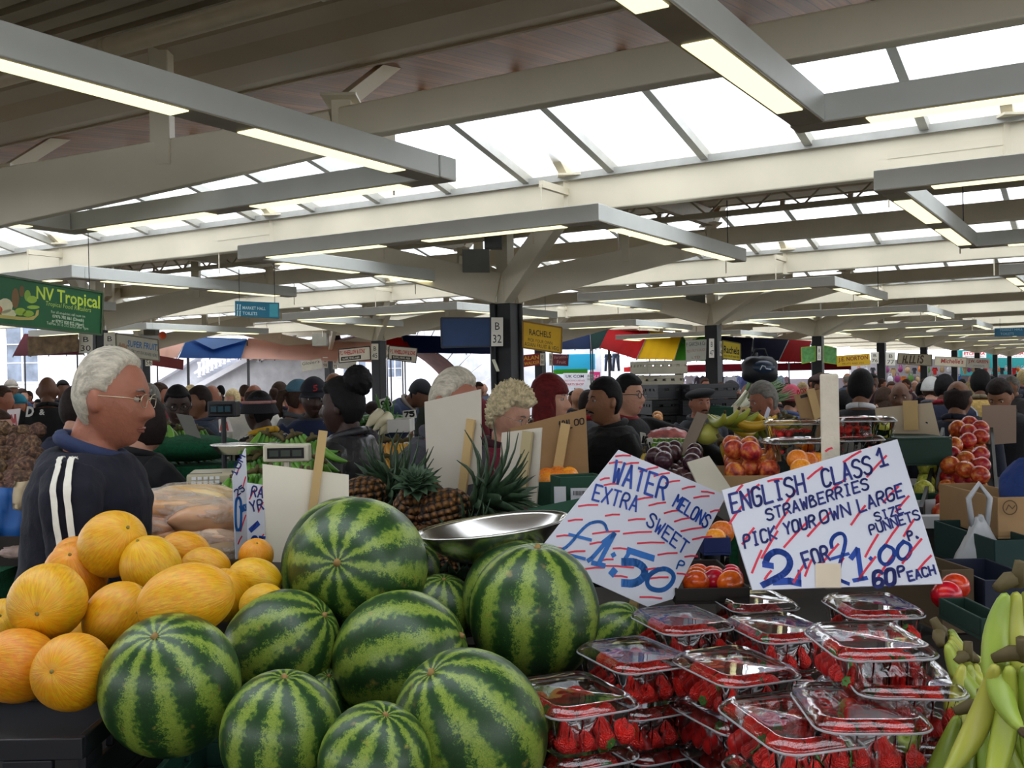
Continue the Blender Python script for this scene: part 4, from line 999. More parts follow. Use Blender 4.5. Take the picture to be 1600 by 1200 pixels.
PUN = [(1238,1112,1.50,.28,'strawberry box lowest at front, glare patch on its lid, right of centre',26,(.05,0)),
 (893,1074,1.70,.42,'strawberry box at the left front, touching the large watermelon',26,(0,0)),
 (1148,1030,1.82,.36,'strawberry box in the middle with a yellow lamp reflection on its lid',24,(0,0)),
 (1357,990,1.66,.03,'strawberry box stacked highest at right, side ribs showing',26,(0,0)),
 (990,1013,1.93,.40,'strawberry box behind the left front one, beside the upright watermelon',20,(0,0)),
 (1214,972,2.10,.25,'strawberry box behind the middle one, next to the highest box',16,(0,0)),
 (1064,960,2.16,.30,'strawberry box directly below the tip of the melon price card',16,(0,0)),
 (1176,930,2.38,.15,'strawberry box in the back row, left, under the strawberry price card',12,(0,0)),
 (1362,938,2.16,.05,'strawberry box in the back row, right, under the strawberry price card',14,(0,0)),
 (1405,1045,1.60,-.12,'strawberry box under and right of the highest one, near the bananas',16,(0,0)),
 (1340,1092,1.50,-.05,'strawberry box right behind the lowest front one',14,(0,0))]
tops = []
for x, y, d, rz, lab, n, tl in PUN: tops.append((punnet(x, y, d, rz, lab, n, tilt=tl), rz))
for k, (p, rz) in enumerate(tops):
    for lv in (1, 2, 3):
        q = p + Vector((random.uniform(-.008,.012)+.006*lv, random.uniform(-.008,.004), -(PH+.001)*lv))
        if q.z < .86: continue
        if lv == 1 and k in (0,1,2,3,4,9,10): punnet(0,0,0, rz+random.uniform(-.05,.05), 'strawberry box one layer down in the near stacks', 9, 'second layer of strawberry boxes', base=q)
        else: punnet(0,0,0, rz+random.uniform(-.05,.05), 'strawberry box low in the near stacks', 0, 'lower layers of strawberry boxes', base=q)
so = stuff.build('strawberry_filling', M('deep_strawberry_red', srgb(176,26,26), .35, var=.3, scale=60), smooth=True)
tag(so, 'strawberries packed out of reach inside the lower clear boxes', 'strawberries', kind='stuff')
D.objects.remove(BP.children[0]); D.objects.remove(BP.children[0]); D.objects.remove(BP)
mb = MB(); mb.box(.19, .95, 1.34, 2.45, .862, .90); tag(mb.build('slatted_tray', darkw), 'dark wooden tray carrying the strawberry boxes', 'tray')
# ================================================================ hand-lettered price cards
penb = M('blue_marker', srgb(18,62,150), .5); penl = M('light_blue_marker', srgb(24,100,176), .5); penn = M('navy_marker', srgb(30,40,110), .5); penr = M('red_marker', srgb(206,44,66), .5); wcard = M('white_price_card', srgb(203,205,214), .6, var=.02)
tape = SM(206,190,166,.6)
def pricecard(label, corners, poly, items, stick=None, thick=.004, m=None):
    B = Board(corners, poly, thick); org = sum((Vector(p) for p in B.poly), Vector())/len(B.poly)
    mb = MB(); B.card(mb); o = mb.build('price_card', m or wcard, origin=org); tag(o, label, 'sign')
    for nm, mm, ops in items:
        mb = MB()
        for op in ops: getattr(B, op[0])(mb, *op[1:])
        c = mb.build(nm, mm); c.data.transform(Matrix.Translation(-org)); c.parent = o
    return o, B
random.seed(3)
def reds(lst, w, B=None): return [('line', [(x0,y0),((x0+x1)/2,(y0+y1)/2-1),(x1,y1)], w) for x0,y0,x1,y1 in lst]
# WATER MELONS card
wr = [(962,713,985,712),(952,724,972,722),(975,726,998,723),(1000,737,1028,730),(1022,744,1046,739),(1040,755,1062,751),(1066,764,1086,760),(938,750,952,747),(944,758,966,756),(904,791,934,789),(946,806,968,804),(888,814,910,812),(1084,778,1108,775),(994,781,1020,777),(1014,790,1040,785),(1038,802,1062,797),(1054,815,1078,809),(982,813,1008,811),(926,834,968,830),(974,834,1018,831),(1064,830,1100,824),(1082,843,1112,838),(870,838,894,837),(922,850,946,847),(996,849,1038,848),(856,856,880,857),(884,864,914,861),(958,857,980,858),(1028,867,1058,864),(1070,870,1090,869),(938,876,958,874),(940,884,990,887),(914,889,944,887),(1010,890,1034,888),(1058,896,1076,899),(1000,933,1034,935),(1016,904,1044,902),(960,900,980,902),(1096,768,1116,771),(1110,800,1124,797)]
o, B = pricecard('white card advertising water melons at one pound fifty, in blue marker', [(967,703,2.42),(1135,772,2.50),(840,863,2.30)], [(967,703),(1135,774),(1051,936),(1012,948),(905,900),(840,863)], [
 ('red_hatching', penr, reds(wr, .0042)),
 ('word_lettering', penb, [('word','WATER',954,752,1040,782,34,.0065,-.1),('word','MELONS',1050,790,1104,826,20,.0048,-.1),('word','EXTRA',924,780,996,800,24,.0050,0),('word','SWEET',1008,818,1070,868,20,.0046,-.2)]),
 ('price_lettering', penl, [('word','£',862,860,925,876,62,.0070,.45),('word','1',912,876,962,888,52,.011,.25),('line',[(919,876),(925,872),(955,838)],.010),('line',[(958,866),(959,868)],.012),('line',[(957,893),(959,895)],.020),('line',[(982,860),(1020,872)],.015),('line',[(984,862),(974,878)],.010),('line',[(974,878),(994,878),(1008,888),(1006,902),(992,912),(974,911)],.018),('line',[(1028,890),(1042,888),(1054,898),(1050,912),(1036,923),(1018,921),(1010,912),(1014,898),(1028,890)],.011),('word','P',1056,888,1068,892,14,.004,0)])])
mb = MB(); mb.beam(at(1000,905,2.42), at(975,1010,2.34), .02, .012); tag(mb.build('card_stick', SM(190,160,110,.7)), 'wooden stick propping the melon card up from behind', 'stick')
# ENGLISH CLASS 1 STRAWBERRIES card
er = [(1160,780,1186,757),(1140,818,1160,790),(1200,752,1222,748),(1225,790,1245,765),(1262,748,1285,730),(1300,765,1322,748),(1318,722,1345,705),(1355,745,1385,712),(1330,820,1352,790),(1380,785,1404,760),(1160,850,1178,825),(1190,872,1215,830),(1225,855,1262,815),(1262,838,1298,800),(1352,870,1372,835),(1384,850,1405,820),(1285,880,1310,850),(1400,800,1420,775),(1412,838,1428,812),(1175,895,1190,860),(1240,910,1258,880),(1195,905,1205,892),(1300,900,1318,872),(1340,908,1368,870),(1370,905,1395,868),(1410,880,1440,842),(1435,890,1455,868),(1258,900,1268,875),(1212,826,1230,800),(1150,770,1160,758),(1290,705,1300,700)]
o, B = pricecard('white card offering English class 1 strawberries, two for a pound', [(1128,766,2.32),(1402,686,2.46),(1176,918,2.20)], [(1128,766),(1402,686),(1473,912),(1176,922)], [
 ('red_hatching', penr, reds(er, .0050)),
 ('word_lettering', penn, [('word','ENGLISH',1143,802,1262,768,29,.0062,.1),('word','CLASS',1286,762,1366,738,27,.0062,.1),('word','1',1366,732,1400,722,28,.0062,0),('word','STRAWBERRIES',1198,814,1360,763,17,.0050,.1),('word','PICK',1163,857,1216,841,20,.0052,.1),('word','YOUR',1226,836,1277,821,18,.0052,.1),('word','OWN',1282,819,1332,803,19,.0052,.1),('word','LARGE',1342,801,1416,774,20,.0052,.1),('word','SIZE',1368,815,1414,800,13,.0042,0),('word','PUNNETS',1360,836,1440,810,15,.0044,0),('word','FOR',1258,888,1300,874,24,.0062,0),('word','P.',1420,845,1440,838,14,.0050,0),('word','EACH',1420,908,1464,896,14,.0050,0),('word','60',1364,918,1402,912,24,.009,.1),('word','P',1404,902,1418,898,16,.0055,0)]),
 ('price_lettering', penb, [('line',[(1196,880),(1200,868),(1214,860),(1230,866),(1236,880),(1228,895),(1208,906),(1192,914)],.014),('line',[(1194,882),(1206,884)],.014),('line',[(1210,909),(1234,908),(1249,911)],.016),('line',[(1249,892),(1249,912)],.008),('line',[(1300,856),(1298,846),(1304,836),(1316,832),(1322,842),(1318,862),(1311,885),(1310,905),(1302,914),(1296,908),(1304,902),(1316,908),(1326,912)],.0085),('line',[(1300,873),(1326,865)],.007),('line',[(1330,872),(1340,858),(1346,904)],.0115),('line',[(1334,907),(1354,903)],.009),('line',[(1360,872),(1361,873)],.010),('line',[(1384,852),(1374,862),(1374,876),(1384,884),(1396,874),(1398,858),(1384,852)],.009),('line',[(1412,846),(1402,856),(1402,870),(1412,876),(1422,866),(1424,852),(1412,846)],.009)]),
 ('tape_patch', tape, [('rect',1274,880,1314,918,.0016)])])
# tall whitewashed stake behind it
pl = pbox('wooden_stake', 'tall whitewashed wooden stake holding the strawberry card', 'stake', 1284, 584, 1313, 920, 2.5, .012, M('whitewashed_wood', srgb(206,196,176), .8, var=.08, scale=20, bump=.3, bscale=60))
# blank backs of other cards, with sticks
def blank(label, poly, d, dr=None, m=None, stick=None, name='blank_card', sw=.022, smat=None, items=()):
    (x0,y0),(x1,y1),(x2,y2),(x3,y3) = poly; dr = dr or d
    o, B = pricecard(label, [(x0,y0,d),(x1,y1,dr),(x3,y3,d)], poly, items, m=m or greyc, thick=.005); o.name = name; o['category'] = 'card'
    if stick:
        (a,b,c,e) = stick; mb = MB(); mb.beam(B.on(a,b,.012), B.on(c,e,.012), sw*d/2.6, .010, up=B.n)
        s = mb.build('stick', smat or SM(190,160,108,.7)); s.data.transform(Matrix.Translation(-o.location)); s.parent = o
    return o, B
blank('blank white card back left of the watermelon pile, thin stick on it', [(410,725),(545,742),(545,880),(413,878)], 2.75, 2.8, M('white_card_back', srgb(226,218,198), .7, var=.03), (505,673,482,845))
blank('large grey card back held up by a stick in front of the grey-haired man', [(663,628),(751,608),(752,752),(668,776)], 3.4, 3.3, None, (736,655,722,770))
blank('grey card back with a taped stick right of the large pineapple crown', [(784,676),(846,668),(838,792),(778,775)], 3.2, 3.1, None, (825,674,815,765), sw=.03, smat=SM(176,160,120,.7))
blank('brown cardboard sheet with pencilled figures in front of the red-haired woman', [(795,670),(915,638),(920,745),(800,760)], 3.5, 3.45, M('cardboard_sheet', srgb(150,118,80), .85, var=.05, scale=20), (884,662,872,730), sw=.024, items=[('pencil_figures', ink, [('word','1Pal',873,672,895,668,13,.004,.1),('word','00',897,665,914,662,9,.004,.1)])])
blank('pale card back with a wooden stick in front of the bald man at right', [(1367,638),(1456,629),(1470,686),(1372,686)], 4.3, 4.2, M('beige_card_back', srgb(188,172,146), .8, var=.03), (1422,626,1424,672), sw=.034, items=[('ink_dot', ink, [('line',[(1447,660),(1449,661)],.006)])])
blank('brown card at right behind the apples', [(1535,633),(1588,633),(1588,692),(1536,696)], 4.6, 4.6, M('mauve_card_back', srgb(150,128,112), .8, var=.03), None)
blank('leaning grey-brown card edge in front of the pale banana bunch', [(1089,643),(1106,648),(1078,710),(1058,712)], 4.3, 4.25, SM(140,126,112,.8), None)
blank('upright pale card among the banana bunches', [(1146,631),(1162,640),(1166,690),(1148,700)], 4.5, 4.5, SM(190,180,158,.8), (1165,636,1162,690), sw=.02)
blank('blue and white card standing edgeways behind the nectarines', [(1201,636),(1204,640),(1190,690),(1181,690)], 4.6, 4.7, SM(206,208,226,.6), None)
blank('grey card leaning over the green bananas at left', [(275,646),(300,650),(314,685),(290,678)], 5.2, 5.2, SM(120,118,112,.8), None)
blank('grey card edge standing by the far left green cloth', [(296,652),(300,652),(313,686),(308,686)], 5.3, 5.3, SM(100,98,96,.8), None)
# folded handwritten card near the scale
o, B = pricecard('narrow slanting handwritten card left of the blank card back', [(365,742,2.85),(384,700,2.9),(369,872,2.80)], [(364,745),(384,700),(392,868),(369,874)], [
 ('red_hatching', penr, reds([(368,790,372,770),(376,830,384,805),(372,850,378,838),(380,760,384,745),(370,740,376,728)], .004)), ('lettering', penn, [('word','10M',368,745,384,712,9,.004,0),('word','25',370,775,384,765,9,.004,0)]), ('price_lettering', penl, [('word','0',367,828,379,828,50,.008,0),('word','EACH',377,800,388,796,9,.004,0)])])
o, B = pricecard('handwritten card lettered for rasps beside the blank card back', [(386,756,2.72),(415,758,2.76),(388,868,2.7)], [(386,754),(414,758),(414,868),(388,868)], [
 ('red_hatching', penr, reds([(390,780,398,765),(404,800,411,785),(392,830,402,815),(402,850,412,835),(404,770,410,760)], .004)), ('lettering', penn, [('word','RA',391,775,412,778,16,.0045,0),('word','YR',392,800,414,795,16,.0045,0)]), ('price_lettering', penb, [('line',[(392,828),(403,818)],.014),('word','2T',391,860,414,862,22,.007,0)])])
# ================================================================ stalls in the middle ground
def stall(label, x0, x1, y0, y1, z, skirt=turf, group=None):
    o = thing('market_stall_table', label, 'table', ((x0+x1)/2, (y0+y1)/2, 0), 0, group)
    mb = MB(); mb.box(x0, x1, y0, y1, z-.04, z); tpart(mb, 'table_top', skirt, o)
    mb = MB(); mb.box(x0, x1, y0-.012, y0, .15, z); tpart(mb, 'skirt', skirt, o)
    mb = MB(); mb.box(x1, x1+.012, y0, y1, .15, z); tpart(mb, 'skirt', skirt, o)
    for a in (x0+.05, x1-.05):
        for b in (y0+.05, y1-.05): mb = MB(); mb.box(a-.02, a+.02, b-.02, b+.02, 0, z-.04); tpart(mb, 'leg', darkw, o)
    return o
stall('dark back table of our stall beyond the strawberries', -.42, 1.32, 2.66, 3.35, .98, darkw)
stall('stall table opposite carrying peaches, bananas and apples', .78, 2.9, 3.62, 5.25, 1.12, SM(50,44,38,.8))
stall('green turf table of root vegetables at the far left', -3.4, -1.78, 3.5, 4.45, 1.03)
stall('table under the bagged loaves behind the white-haired man', -1.24, -.62, 2.95, 3.42, 1.12, SM(60,54,48,.8))
stall('green turf table of green bananas, left of centre', -1.28, -.60, 3.50, 4.12, 1.18)
stall('table of yellow plantains behind the woman with the afro puff', -.95, -.18, 5.05, 6.3, 1.22, SM(60,54,46,.8))
stall('green turf table under the green plantains by the woman in glasses', -2.05, -1.5, 5.25, 5.75, 1.25)
stall('green turf table of onions behind the man in the padded vest', .78, 1.12, 6.72, 7.6, 1.08)
stall('green turf table of leeks behind the man in the beret', 1.60, 2.0, 7.75, 8.35, 1.12)
stall('rough table stacked with black crates behind the outstretched arm', 1.0, 1.72, 8.62, 9.2, 1.22, darkw)
stall('rough table with the three white crates', .9, 1.75, 9.3, 10.0, 1.42, darkw)
# ---------------------------------------------------------------- round fruit
def ball_proto(nm, m, cat, dim=.10, sx=1.0, stalk=(70,54,34), flat=.92):
    t = thing(nm, 'x', cat)
    def fn(v, d): return Vector((v.x, v.y, v.z*flat))*(1-dim*exp(-(1-d.z)/.03)-dim*.6*exp(-(1+d.z)/.03))*(1+.015*noise.noise(d*2))
    mb = MB(); mb.ell((0,0,0), 1, 1, sx, 18, 14, fn); mb.build('skin', m, t, smooth=True)
    mb = MB(); mb.tube([(0,0,.78*sx*flat), (.03,0,.98*sx*flat)], [.05,.035], 5); mb.build('stalk', SM(*stalk, .8), t); return t
APPLE = blush_mat('red_apple_skin', (150,26,26), (190,60,36), (214,140,70), 2.2, .28)
NECT = blush_mat('nectarine_skin', (120,30,34), (206,90,46), (236,166,72), 1.6, .38)
PLUM = blush_mat('plum_skin', (44,26,36), (66,36,46), (92,60,64), 3, .3)
ORNG = blush_mat('orange_peel', (232,120,24), (240,140,34), (246,156,50), 6, .4, hue=.01)
TOM = blush_mat('tomato_skin', (176,26,14), (204,40,18), (220,70,26), 2, .22)
PEAR = blush_mat('pear_skin', (150,160,50), (178,180,66), (206,196,90), 4, .4)
ONI = blush_mat('onion_skin', (170,100,50), (200,130,76), (222,160,104), 3, .4)
def pile(proto, lab, group, C, r, layers=2, cover=.55, jitter=.12, first=True, seed=1, depthfill=True):
    """C: 4 points near-left, near-right, far-right, far-left of the supporting slope"""
    rr = random.Random(seed); nl, nr, fr, fl_ = [Vector(c) for c in C]
    U = ((nr-nl).length+(fr-fl_).length)/2; V = ((fl_-nl).length+(fr-nr).length)/2; nu = max(1, int(U/(2.04*r))); nv = max(1, int(V/(1.80*r)))
    n = (nr-nl).cross(fl_-nl).normalized(); out = []
    for L_ in range(layers):
        for j in range(nv-L_):
            off = .5*((j+L_) % 2)
            for i in range(nu - ((j+L_) % 2)):
                if L_ and rr.random() > cover: continue
                u = (i+.5+off)/nu; v = (j+.5+L_*.6)/nv
                if u > 1 or v > 1: continue
                p = nl.lerp(nr, u).lerp(fl_.lerp(fr, u), v) + n*(r*(1+1.58*L_)) + Vector([rr.uniform(-1,1)*r*.05 for _ in range(3)])
                out.append(p)
    for k, p in enumerate(out):
        o = proto if (k == 0 and first) else dup(proto)
        o.location = p; o.rotation_euler = (rr.uniform(-.8,.8), rr.uniform(-.8,.8), rr.uniform(0,6)); s = r*rr.uniform(.94,1.0); o.scale = (s,s,s); tag(o, lab, None, group)
    return out
def zat(x, y, d): return at(x, y, d)
# apples, right
ap = ball_proto('apple', APPLE, 'apple')
pile(ap, 'red and yellow apple in the sloping crate pile at right', 'apples in the sloping pile at right', [at(1442,822,3.55), at(1556,822,3.55), at(1545,690,4.55), at(1478,690,4.55)], .037, 2, .6, seed=4)
mb = MB(); a, b, c_, e = at(1440,826,3.53), at(1560,826,3.53), at(1550,694,4.58), at(1474,694,4.58); mb.prism([a,b,c_,e], (0,0,-.03)); mb.beam(a+Vector((0,0,.03)), e+Vector((0,0,.03)), .012, .09); mb.beam(b+Vector((0,0,.03)), c_+Vector((0,0,.03)), .012, .09); mb.beam(a+Vector((0,0,.01)), b+Vector((0,0,.01)), .012, .05)
tag(mb.build('sloping_fruit_tray', SM(26,30,28,.6)), 'dark sloping tray that holds the apple pile at right', 'tray')
# nectarines
nc = ball_proto('nectarine', NECT, 'nectarine')
pile(nc, 'nectarine heaped in the open cardboard box', 'nectarines in the cardboard box', [at(1126,760,3.56), at(1228,752,3.56), at(1222,728,3.95), at(1122,732,3.95)], .039, 2, .6, seed=8)
# plums
pl_ = ball_proto('plum', PLUM, 'plum', sx=1.1)
pile(pl_, 'dark plum in the heap left of the cardboard box', 'plums in the heap', [at(1012,756,3.7), at(1092,776,3.45), at(1104,738,4.0), at(1004,728,4.1)], .034, 2, .5, seed=5)
# oranges and mandarins
og = ball_proto('orange', ORNG, 'orange', dim=.05, flat=.97)
for k, (x, y, d, lab) in enumerate([(1246,718,3.5,'orange at the left end of the row by the whitewashed stake'),(1262,722,3.56,'second orange from the left beside the whitewashed stake'),(1277,722,3.6,'orange nearest the whitewashed stake, half hidden behind it'),(1252,733,3.42,'orange lying below the row beside the stake'),(1128,832,2.98,'upper apricot-coloured fruit in the blue box between the two price cards'),(1117,845,2.9,'lower apricot-coloured fruit in the blue box between the two price cards')]):
    o = og if k == 0 else dup(og, label=lab); o.location = at(x, y, d); s = .036; o.scale = (s,s,s); tag(o, lab)
md = dup(og)
pile(md, 'mandarin in the green box behind the steel pan', 'mandarins in the green box', [at(836,772,3.2), at(908,770,3.2), at(906,756,3.5), at(838,758,3.5)], .034, 1, .6, seed=2)
tm_ = ball_proto('tomato', TOM, 'tomato', dim=.06, stalk=(60,90,40), flat=.88)
pile(tm_, 'red tomato in the dark box behind the strawberry boxes', 'tomatoes behind the strawberry boxes', [at(1062,934,2.42), at(1168,934,2.42), at(1168,918,2.75), at(1066,918,2.75)], .033, 1, .4, seed=3)
for k, (x, y, lab) in enumerate([(1479,930,'tomato in front in the cardboard box right of the strawberry card'),(1492,917,'tomato behind in the cardboard box right of the strawberry card')]): o = dup(tm_, label=lab); o['group'] = 'two loose tomatoes'; o.location = at(x, y, 2.28+.12*k); o.scale = (.034,)*3
pr_ = ball_proto('pear', PEAR, 'pear', sx=1.25)
pile(pr_, 'green and yellow pear in the small green crate left of the apples', 'pears in the small green crate', [at(1424,784,3.75), at(1462,784,3.75), at(1472,752,4.2), at(1428,752,4.2)], .036, 2, .5, seed=6)
on = ball_proto('onion', ONI, 'onion', sx=.95)
pile(on, 'brown onion in the far box below the outstretched arm', 'onions in the far box', [at(1010,688,6.9), at(1046,688,6.9), at(1042,666,7.5), at(1012,666,7.5)], .038, 2, .7, seed=9)
# blue carton around the apricots, green boxes, cartons
def pbx(name, label, cat, x0, y0, x1, y1, d, dep, m, rz=0, tilt=0, open_=True, wall=.006):
    """open carton whose front face spans the pixel box at distance d"""
    a = at(x0, y1, d); b = at(x1, y0, d); return crate(name, label, cat, Vector(((a.x+b.x)/2, d+dep/2, min(a.z, b.z))), abs(b.x-a.x), dep, abs(b.z-a.z), m, rz, tilt, wall, slots=False)
pbx('carton', 'blue carton of apricots between the two price cards', 'box', 1100, 840, 1142, 868, 2.85, .3, SM(24,40,90,.7))
pbx('carton', 'dark box of tomatoes behind the strawberry boxes', 'box', 1056, 918, 1172, 945, 2.39, .38, SM(40,34,30,.8))
pbx('carton', 'brown cardboard carton filled with nectarines', 'box', 1124, 742, 1236, 786, 3.5, .42, card, rz=-.12)
pbx('carton', 'low green box of onions below the outstretched arm', 'box', 1004, 678, 1052, 702, 6.8, .7, SM(22,74,50,.7))
pbx('carton', 'dark green printed box of mandarins behind the steel pan', 'box', 834, 752, 912, 800, 3.12, .34, SM(28,66,48,.7))
c = pbx('carton', 'green lidded box in front of the mandarins, with white stickers', 'box', 868, 744, 940, 815, 2.98, .1, SM(30,70,52,.7), rz=.25)
for q in ((866,760,884,786),(892,762,924,788)):
    mb = MB(); a = at(q[0], q[3], 2.955); b = at(q[2], q[1], 2.955); mb.box(a.x, b.x, 2.95, 2.953, a.z, b.z); s = mb.build('sticker', SM(196,196,200,.6)); tag(s, 'white delivery sticker on the green box, %s one' % ('left' if q[0] == 866 else 'right'), 'sticker')
B = Board([(893,764,2.94),(923,764,2.94),(893,787,2.94)], [(893,764),(923,764),(923,787),(893,787)])
mb = MB(); 
for k in range(12): B.rect(mb, 896+k*2.1, 767, 897.2+k*2.1, 774)
s = mb.build('barcode_print', ink); tag(s, 'small barcode printed on the right sticker', 'print')
blank('green printed carton flap lying in front of the green box', [(800,800),(908,778),(924,806),(812,834)], 2.75, 2.9, SM(30,78,56,.7), None)
blank('white folded carton flap between plums and nectarines', [(1074,722),(1108,712),(1146,768),(1100,778)], 3.35, 3.4, SM(204,198,178,.8), None)
blank('tall brown cardboard sheet with a slot and a stick left of the whitewashed stake', [(1240,617),(1282,608),(1321,690),(1262,692)], 4.1, 4.1, card, (1266,608,1280,660), sw=.02, items=[('slot', ink, [('line',[(1252,620),(1268,616)],.012)]), ('red_print', SM(170,50,40,.7), [('word','BOX',1246,616,1262,612,6,.003,0)])])
gc_ = pbx('carton', 'dark green closed carton right of the strawberry card', 'box', 1402, 686, 1488, 728, 3.95, .35, SM(26,54,42,.7))
mb = MB(); a = at(1404,687,3.96); b = at(1488,686,3.96); mb.box(a.x, b.x, 3.96, 4.3, a.z, a.z+.006); tpart(mb, 'lid', SM(30,60,46,.7), gc_)
pbx('carton', 'small green crate of pears left of the apple pile', 'box', 1426, 770, 1474, 800, 3.7, .5, SM(26,64,50,.6), rz=.0)
blank('white printed label card on the front of the pear crate', [(1430,782),(1462,780),(1460,810),(1440,812)], 3.6, 3.6, SM(190,194,196,.7), None)
c = pbx('carton', 'brown carton with a faint round stamp at the right edge', 'box', 1560, 776, 1625, 842, 2.9, .4, card)
B = Board([(1562,778,2.893),(1620,778,2.893),(1562,840,2.893)], [(1562,778),(1620,778),(1620,840),(1562,840)])
mb = MB(); B.line(mb, [(1578+11*cos(k*pi/8), 793+11*sin(k*pi/8)) for k in range(17)], .003); B.line(mb, [(1572,797),(1576,789),(1582,795),(1586,790)], .003); tag(mb.build('round_stamp', SM(100,76,56,.8)), 'faint round stamp printed on the brown carton at right', 'print')
pbx('carton', 'dark green carton under the stamped brown one at the right edge', 'box', 1556, 843, 1625, 905, 2.75, .4, SM(20,50,46,.7))
pbx('carton', 'navy bin below the dark green carton at the right edge', 'bin', 1540, 905, 1630, 985, 2.5, .3, SM(20,28,48,.6))
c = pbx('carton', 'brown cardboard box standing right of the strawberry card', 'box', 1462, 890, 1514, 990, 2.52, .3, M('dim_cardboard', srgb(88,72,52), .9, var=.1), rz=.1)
pbx('carton', 'green tray with a white lid low behind the near bananas', 'tray', 1534, 966, 1580, 1002, 2.0, .2, SM(16,46,36,.7))
# white shelf edge and clear bag below the apples
mb = MB(); a = at(1436,812,3.45); b = at(1566,812,3.45); mb.box(a.x, b.x, 3.45, 3.5, a.z-.03, a.z+.01); tag(mb.build('shelf_edge', SM(206,208,210,.4)), 'white shelf edge in front of the apple tray', 'shelf')
mb = MB()
def bagf(v, d): return Vector((v.x*(1-.55*max(0, d.z)), v.y*(1-.3*max(0, d.z)), v.z))*(1+.12*noise.noise(d*3)+.05*noise.noise(d*8))
mb.ell((0,0,0), .075, .05, .15, 28, 22, bagf); p = at(1532,890,2.9); fb = mb.build('plastic_bag', M('milky_plastic_bag', srgb(176,178,180), .3, var=.15, scale=14), loc=p, smooth=True); tag(fb, 'milky carrier bag hanging under the white shelf edge', 'bag')
mb = MB(); mb.tube([(-.02,0,.12),(-.03,0,.2),(.0,.0,.24),(.03,0,.2),(.02,0,.12)], .008, 6); c = mb.build('handle', _mc['milky_plastic_bag'], fb, smooth=True)
# ---------------------------------------------------------------- bananas
def ban_mat(name, c1, c2, c3): return blush_mat(name, c1, c2, c3, 3, .38, hue=.012)
YB = ban_mat('ripe_banana_peel', (190,150,36), (222,184,48), (230,198,70)); GB = ban_mat('green_banana_peel', (62,110,36), (90,140,48), (116,160,60)); MBN = ban_mat('turning_banana_peel', (120,140,50), (160,170,62), (190,186,76)); tipm = SM(70,56,34,.8)
def banana_curve(R_, a0, a1, n=9): return [Vector((R_*(cos(a0+(a1-a0)*k/(n-1))-cos(a0)), 0, R_*(sin(a0+(a1-a0)*k/(n-1))-sin(a0)))) for k in range(n)]
def bunch(label, loc, rot, s, m, n=5, rows=1, name='banana_bunch', group=None, spread=.30, cat='bananas', tipc=None, seed=0):
    t = thing(name, label, cat, loc, 0, group); t.rotation_euler = rot; t.scale = (s, s, s); rr = random.Random(seed)
    for r in range(rows):
        for k in range(n):
            g = (k-(n-1)/2)*spread + .08*r; pts = banana_curve(.105, pi*.98, pi*.98+1.75-.25*r)
            pts = [Vector((p.x, p.y, p.z)) for p in pts]
            Rk = Matrix.Rotation(g, 3, 'Z') @ Matrix.Rotation(.35*r+rr.uniform(-.06,.06), 3, 'Y') @ Matrix.Rotation(g*.35, 3, 'X')
            base = Vector((0, (k-(n-1)/2)*.014, -.012*r)); pts = [base+Rk @ Vector((p.x+.01, 0, p.z)) for p in pts]
            rad = [.007,.012,.0165,.0185,.019,.0185,.016,.011,.005]
            mb = MB(); mb.tube(pts, rad, 6); b = mb.build('banana', m, t, smooth=True); q = b.modifiers.new('s', 'SUBSURF'); q.levels = 1; q.render_levels = 1
            mb = MB(); dd = (pts[-1]-pts[-2]).normalized(); mb.tube([pts[-1]-dd*.002, pts[-1]+dd*.008], [.0055,.004], 6); mb.build('tip', tipm, b)
    mb = MB(); mb.tube([(-.002,-.0072*n,-.002), (-.004,-.003*n,.006), (-.004,.003*n,.006), (-.002,.0072*n,-.002)], [.006,.010,.010,.006], 8); mb.tube([(0,0,.0),(-.004,0,.03)], [.009,.007], 7); mb.build('stem', tipc or SM(84,72,40,.7), t, smooth=True); return t
# near right bunches
bunch('half-ripe banana bunch lying beside the strawberry boxes at right', at(1474,994,1.62), (.1,-.35,-.5), 1.0, MBN, 5, 1, spread=.34, seed=3)
bunch('large green and yellow banana bunch cut by the right edge, upper one', at(1588,915,1.36), (.0,.35,-1.2), 1.1, MBN, 4, 1, spread=.22, seed=4)
bunch('banana bunch hanging low at the right edge', at(1600,1030,1.30), (.1,.5,-2.0), 1.0, MBN, 5, 1, spread=.26, seed=5)
bunch('dark-stemmed green banana bunch at the bottom right', at(1535,1112,1.42), (.0,.15,-1.7), 1.0, ban_mat('green_turning_peel', (84,110,30), (120,140,40), (150,156,50)), 5, 2, spread=.30, seed=6)
bunch('banana bunch at the bottom right corner, seen from above', at(1512,1032,1.58), (-.1,.1,-1.0), .95, MBN, 4, 1, spread=.3, seed=7)
mb = MB(); mb.box(.85, 1.35, 1.2, 2.0, .87, .97); tag(mb.build('banana_stand', darkw), 'low dark stand under the near bananas', 'stand')
# middle bunches
for k, (x, y, d, rz, m, lab) in enumerate([(1112,652,4.35,-.6,MBN,'pale green banana bunch left in the group behind the nectarines'),(1138,656,4.3,.3,YB,'ripe banana bunch in the middle of the group behind the nectarines'),(1168,650,4.4,1.0,YB,'upright ripe banana bunch right of the pale card'),(1178,664,4.5,1.6,MBN,'small banana bunch beside the blue and white card'),(1128,690,4.05,.2,YB,'banana bunch just above the nectarine box, stems up'),(1228,654,4.7,.7,MBN,'banana bunch showing left of the rear strawberry boxes')]):
    bunch(lab, at(x, y, d), (-.3,-.9+.15*k,rz), 1.15, m, 5, 1, spread=.3, seed=k)
for k, (x, y) in enumerate([(1006,706),(1022,712),(1040,709)]): bunch('small yellow banana bunch lying below the little price cards', at(x, y, 4.7), (0,.4,k*.9), .9, YB, 4, 1, group='small yellow banana bunches', seed=k)
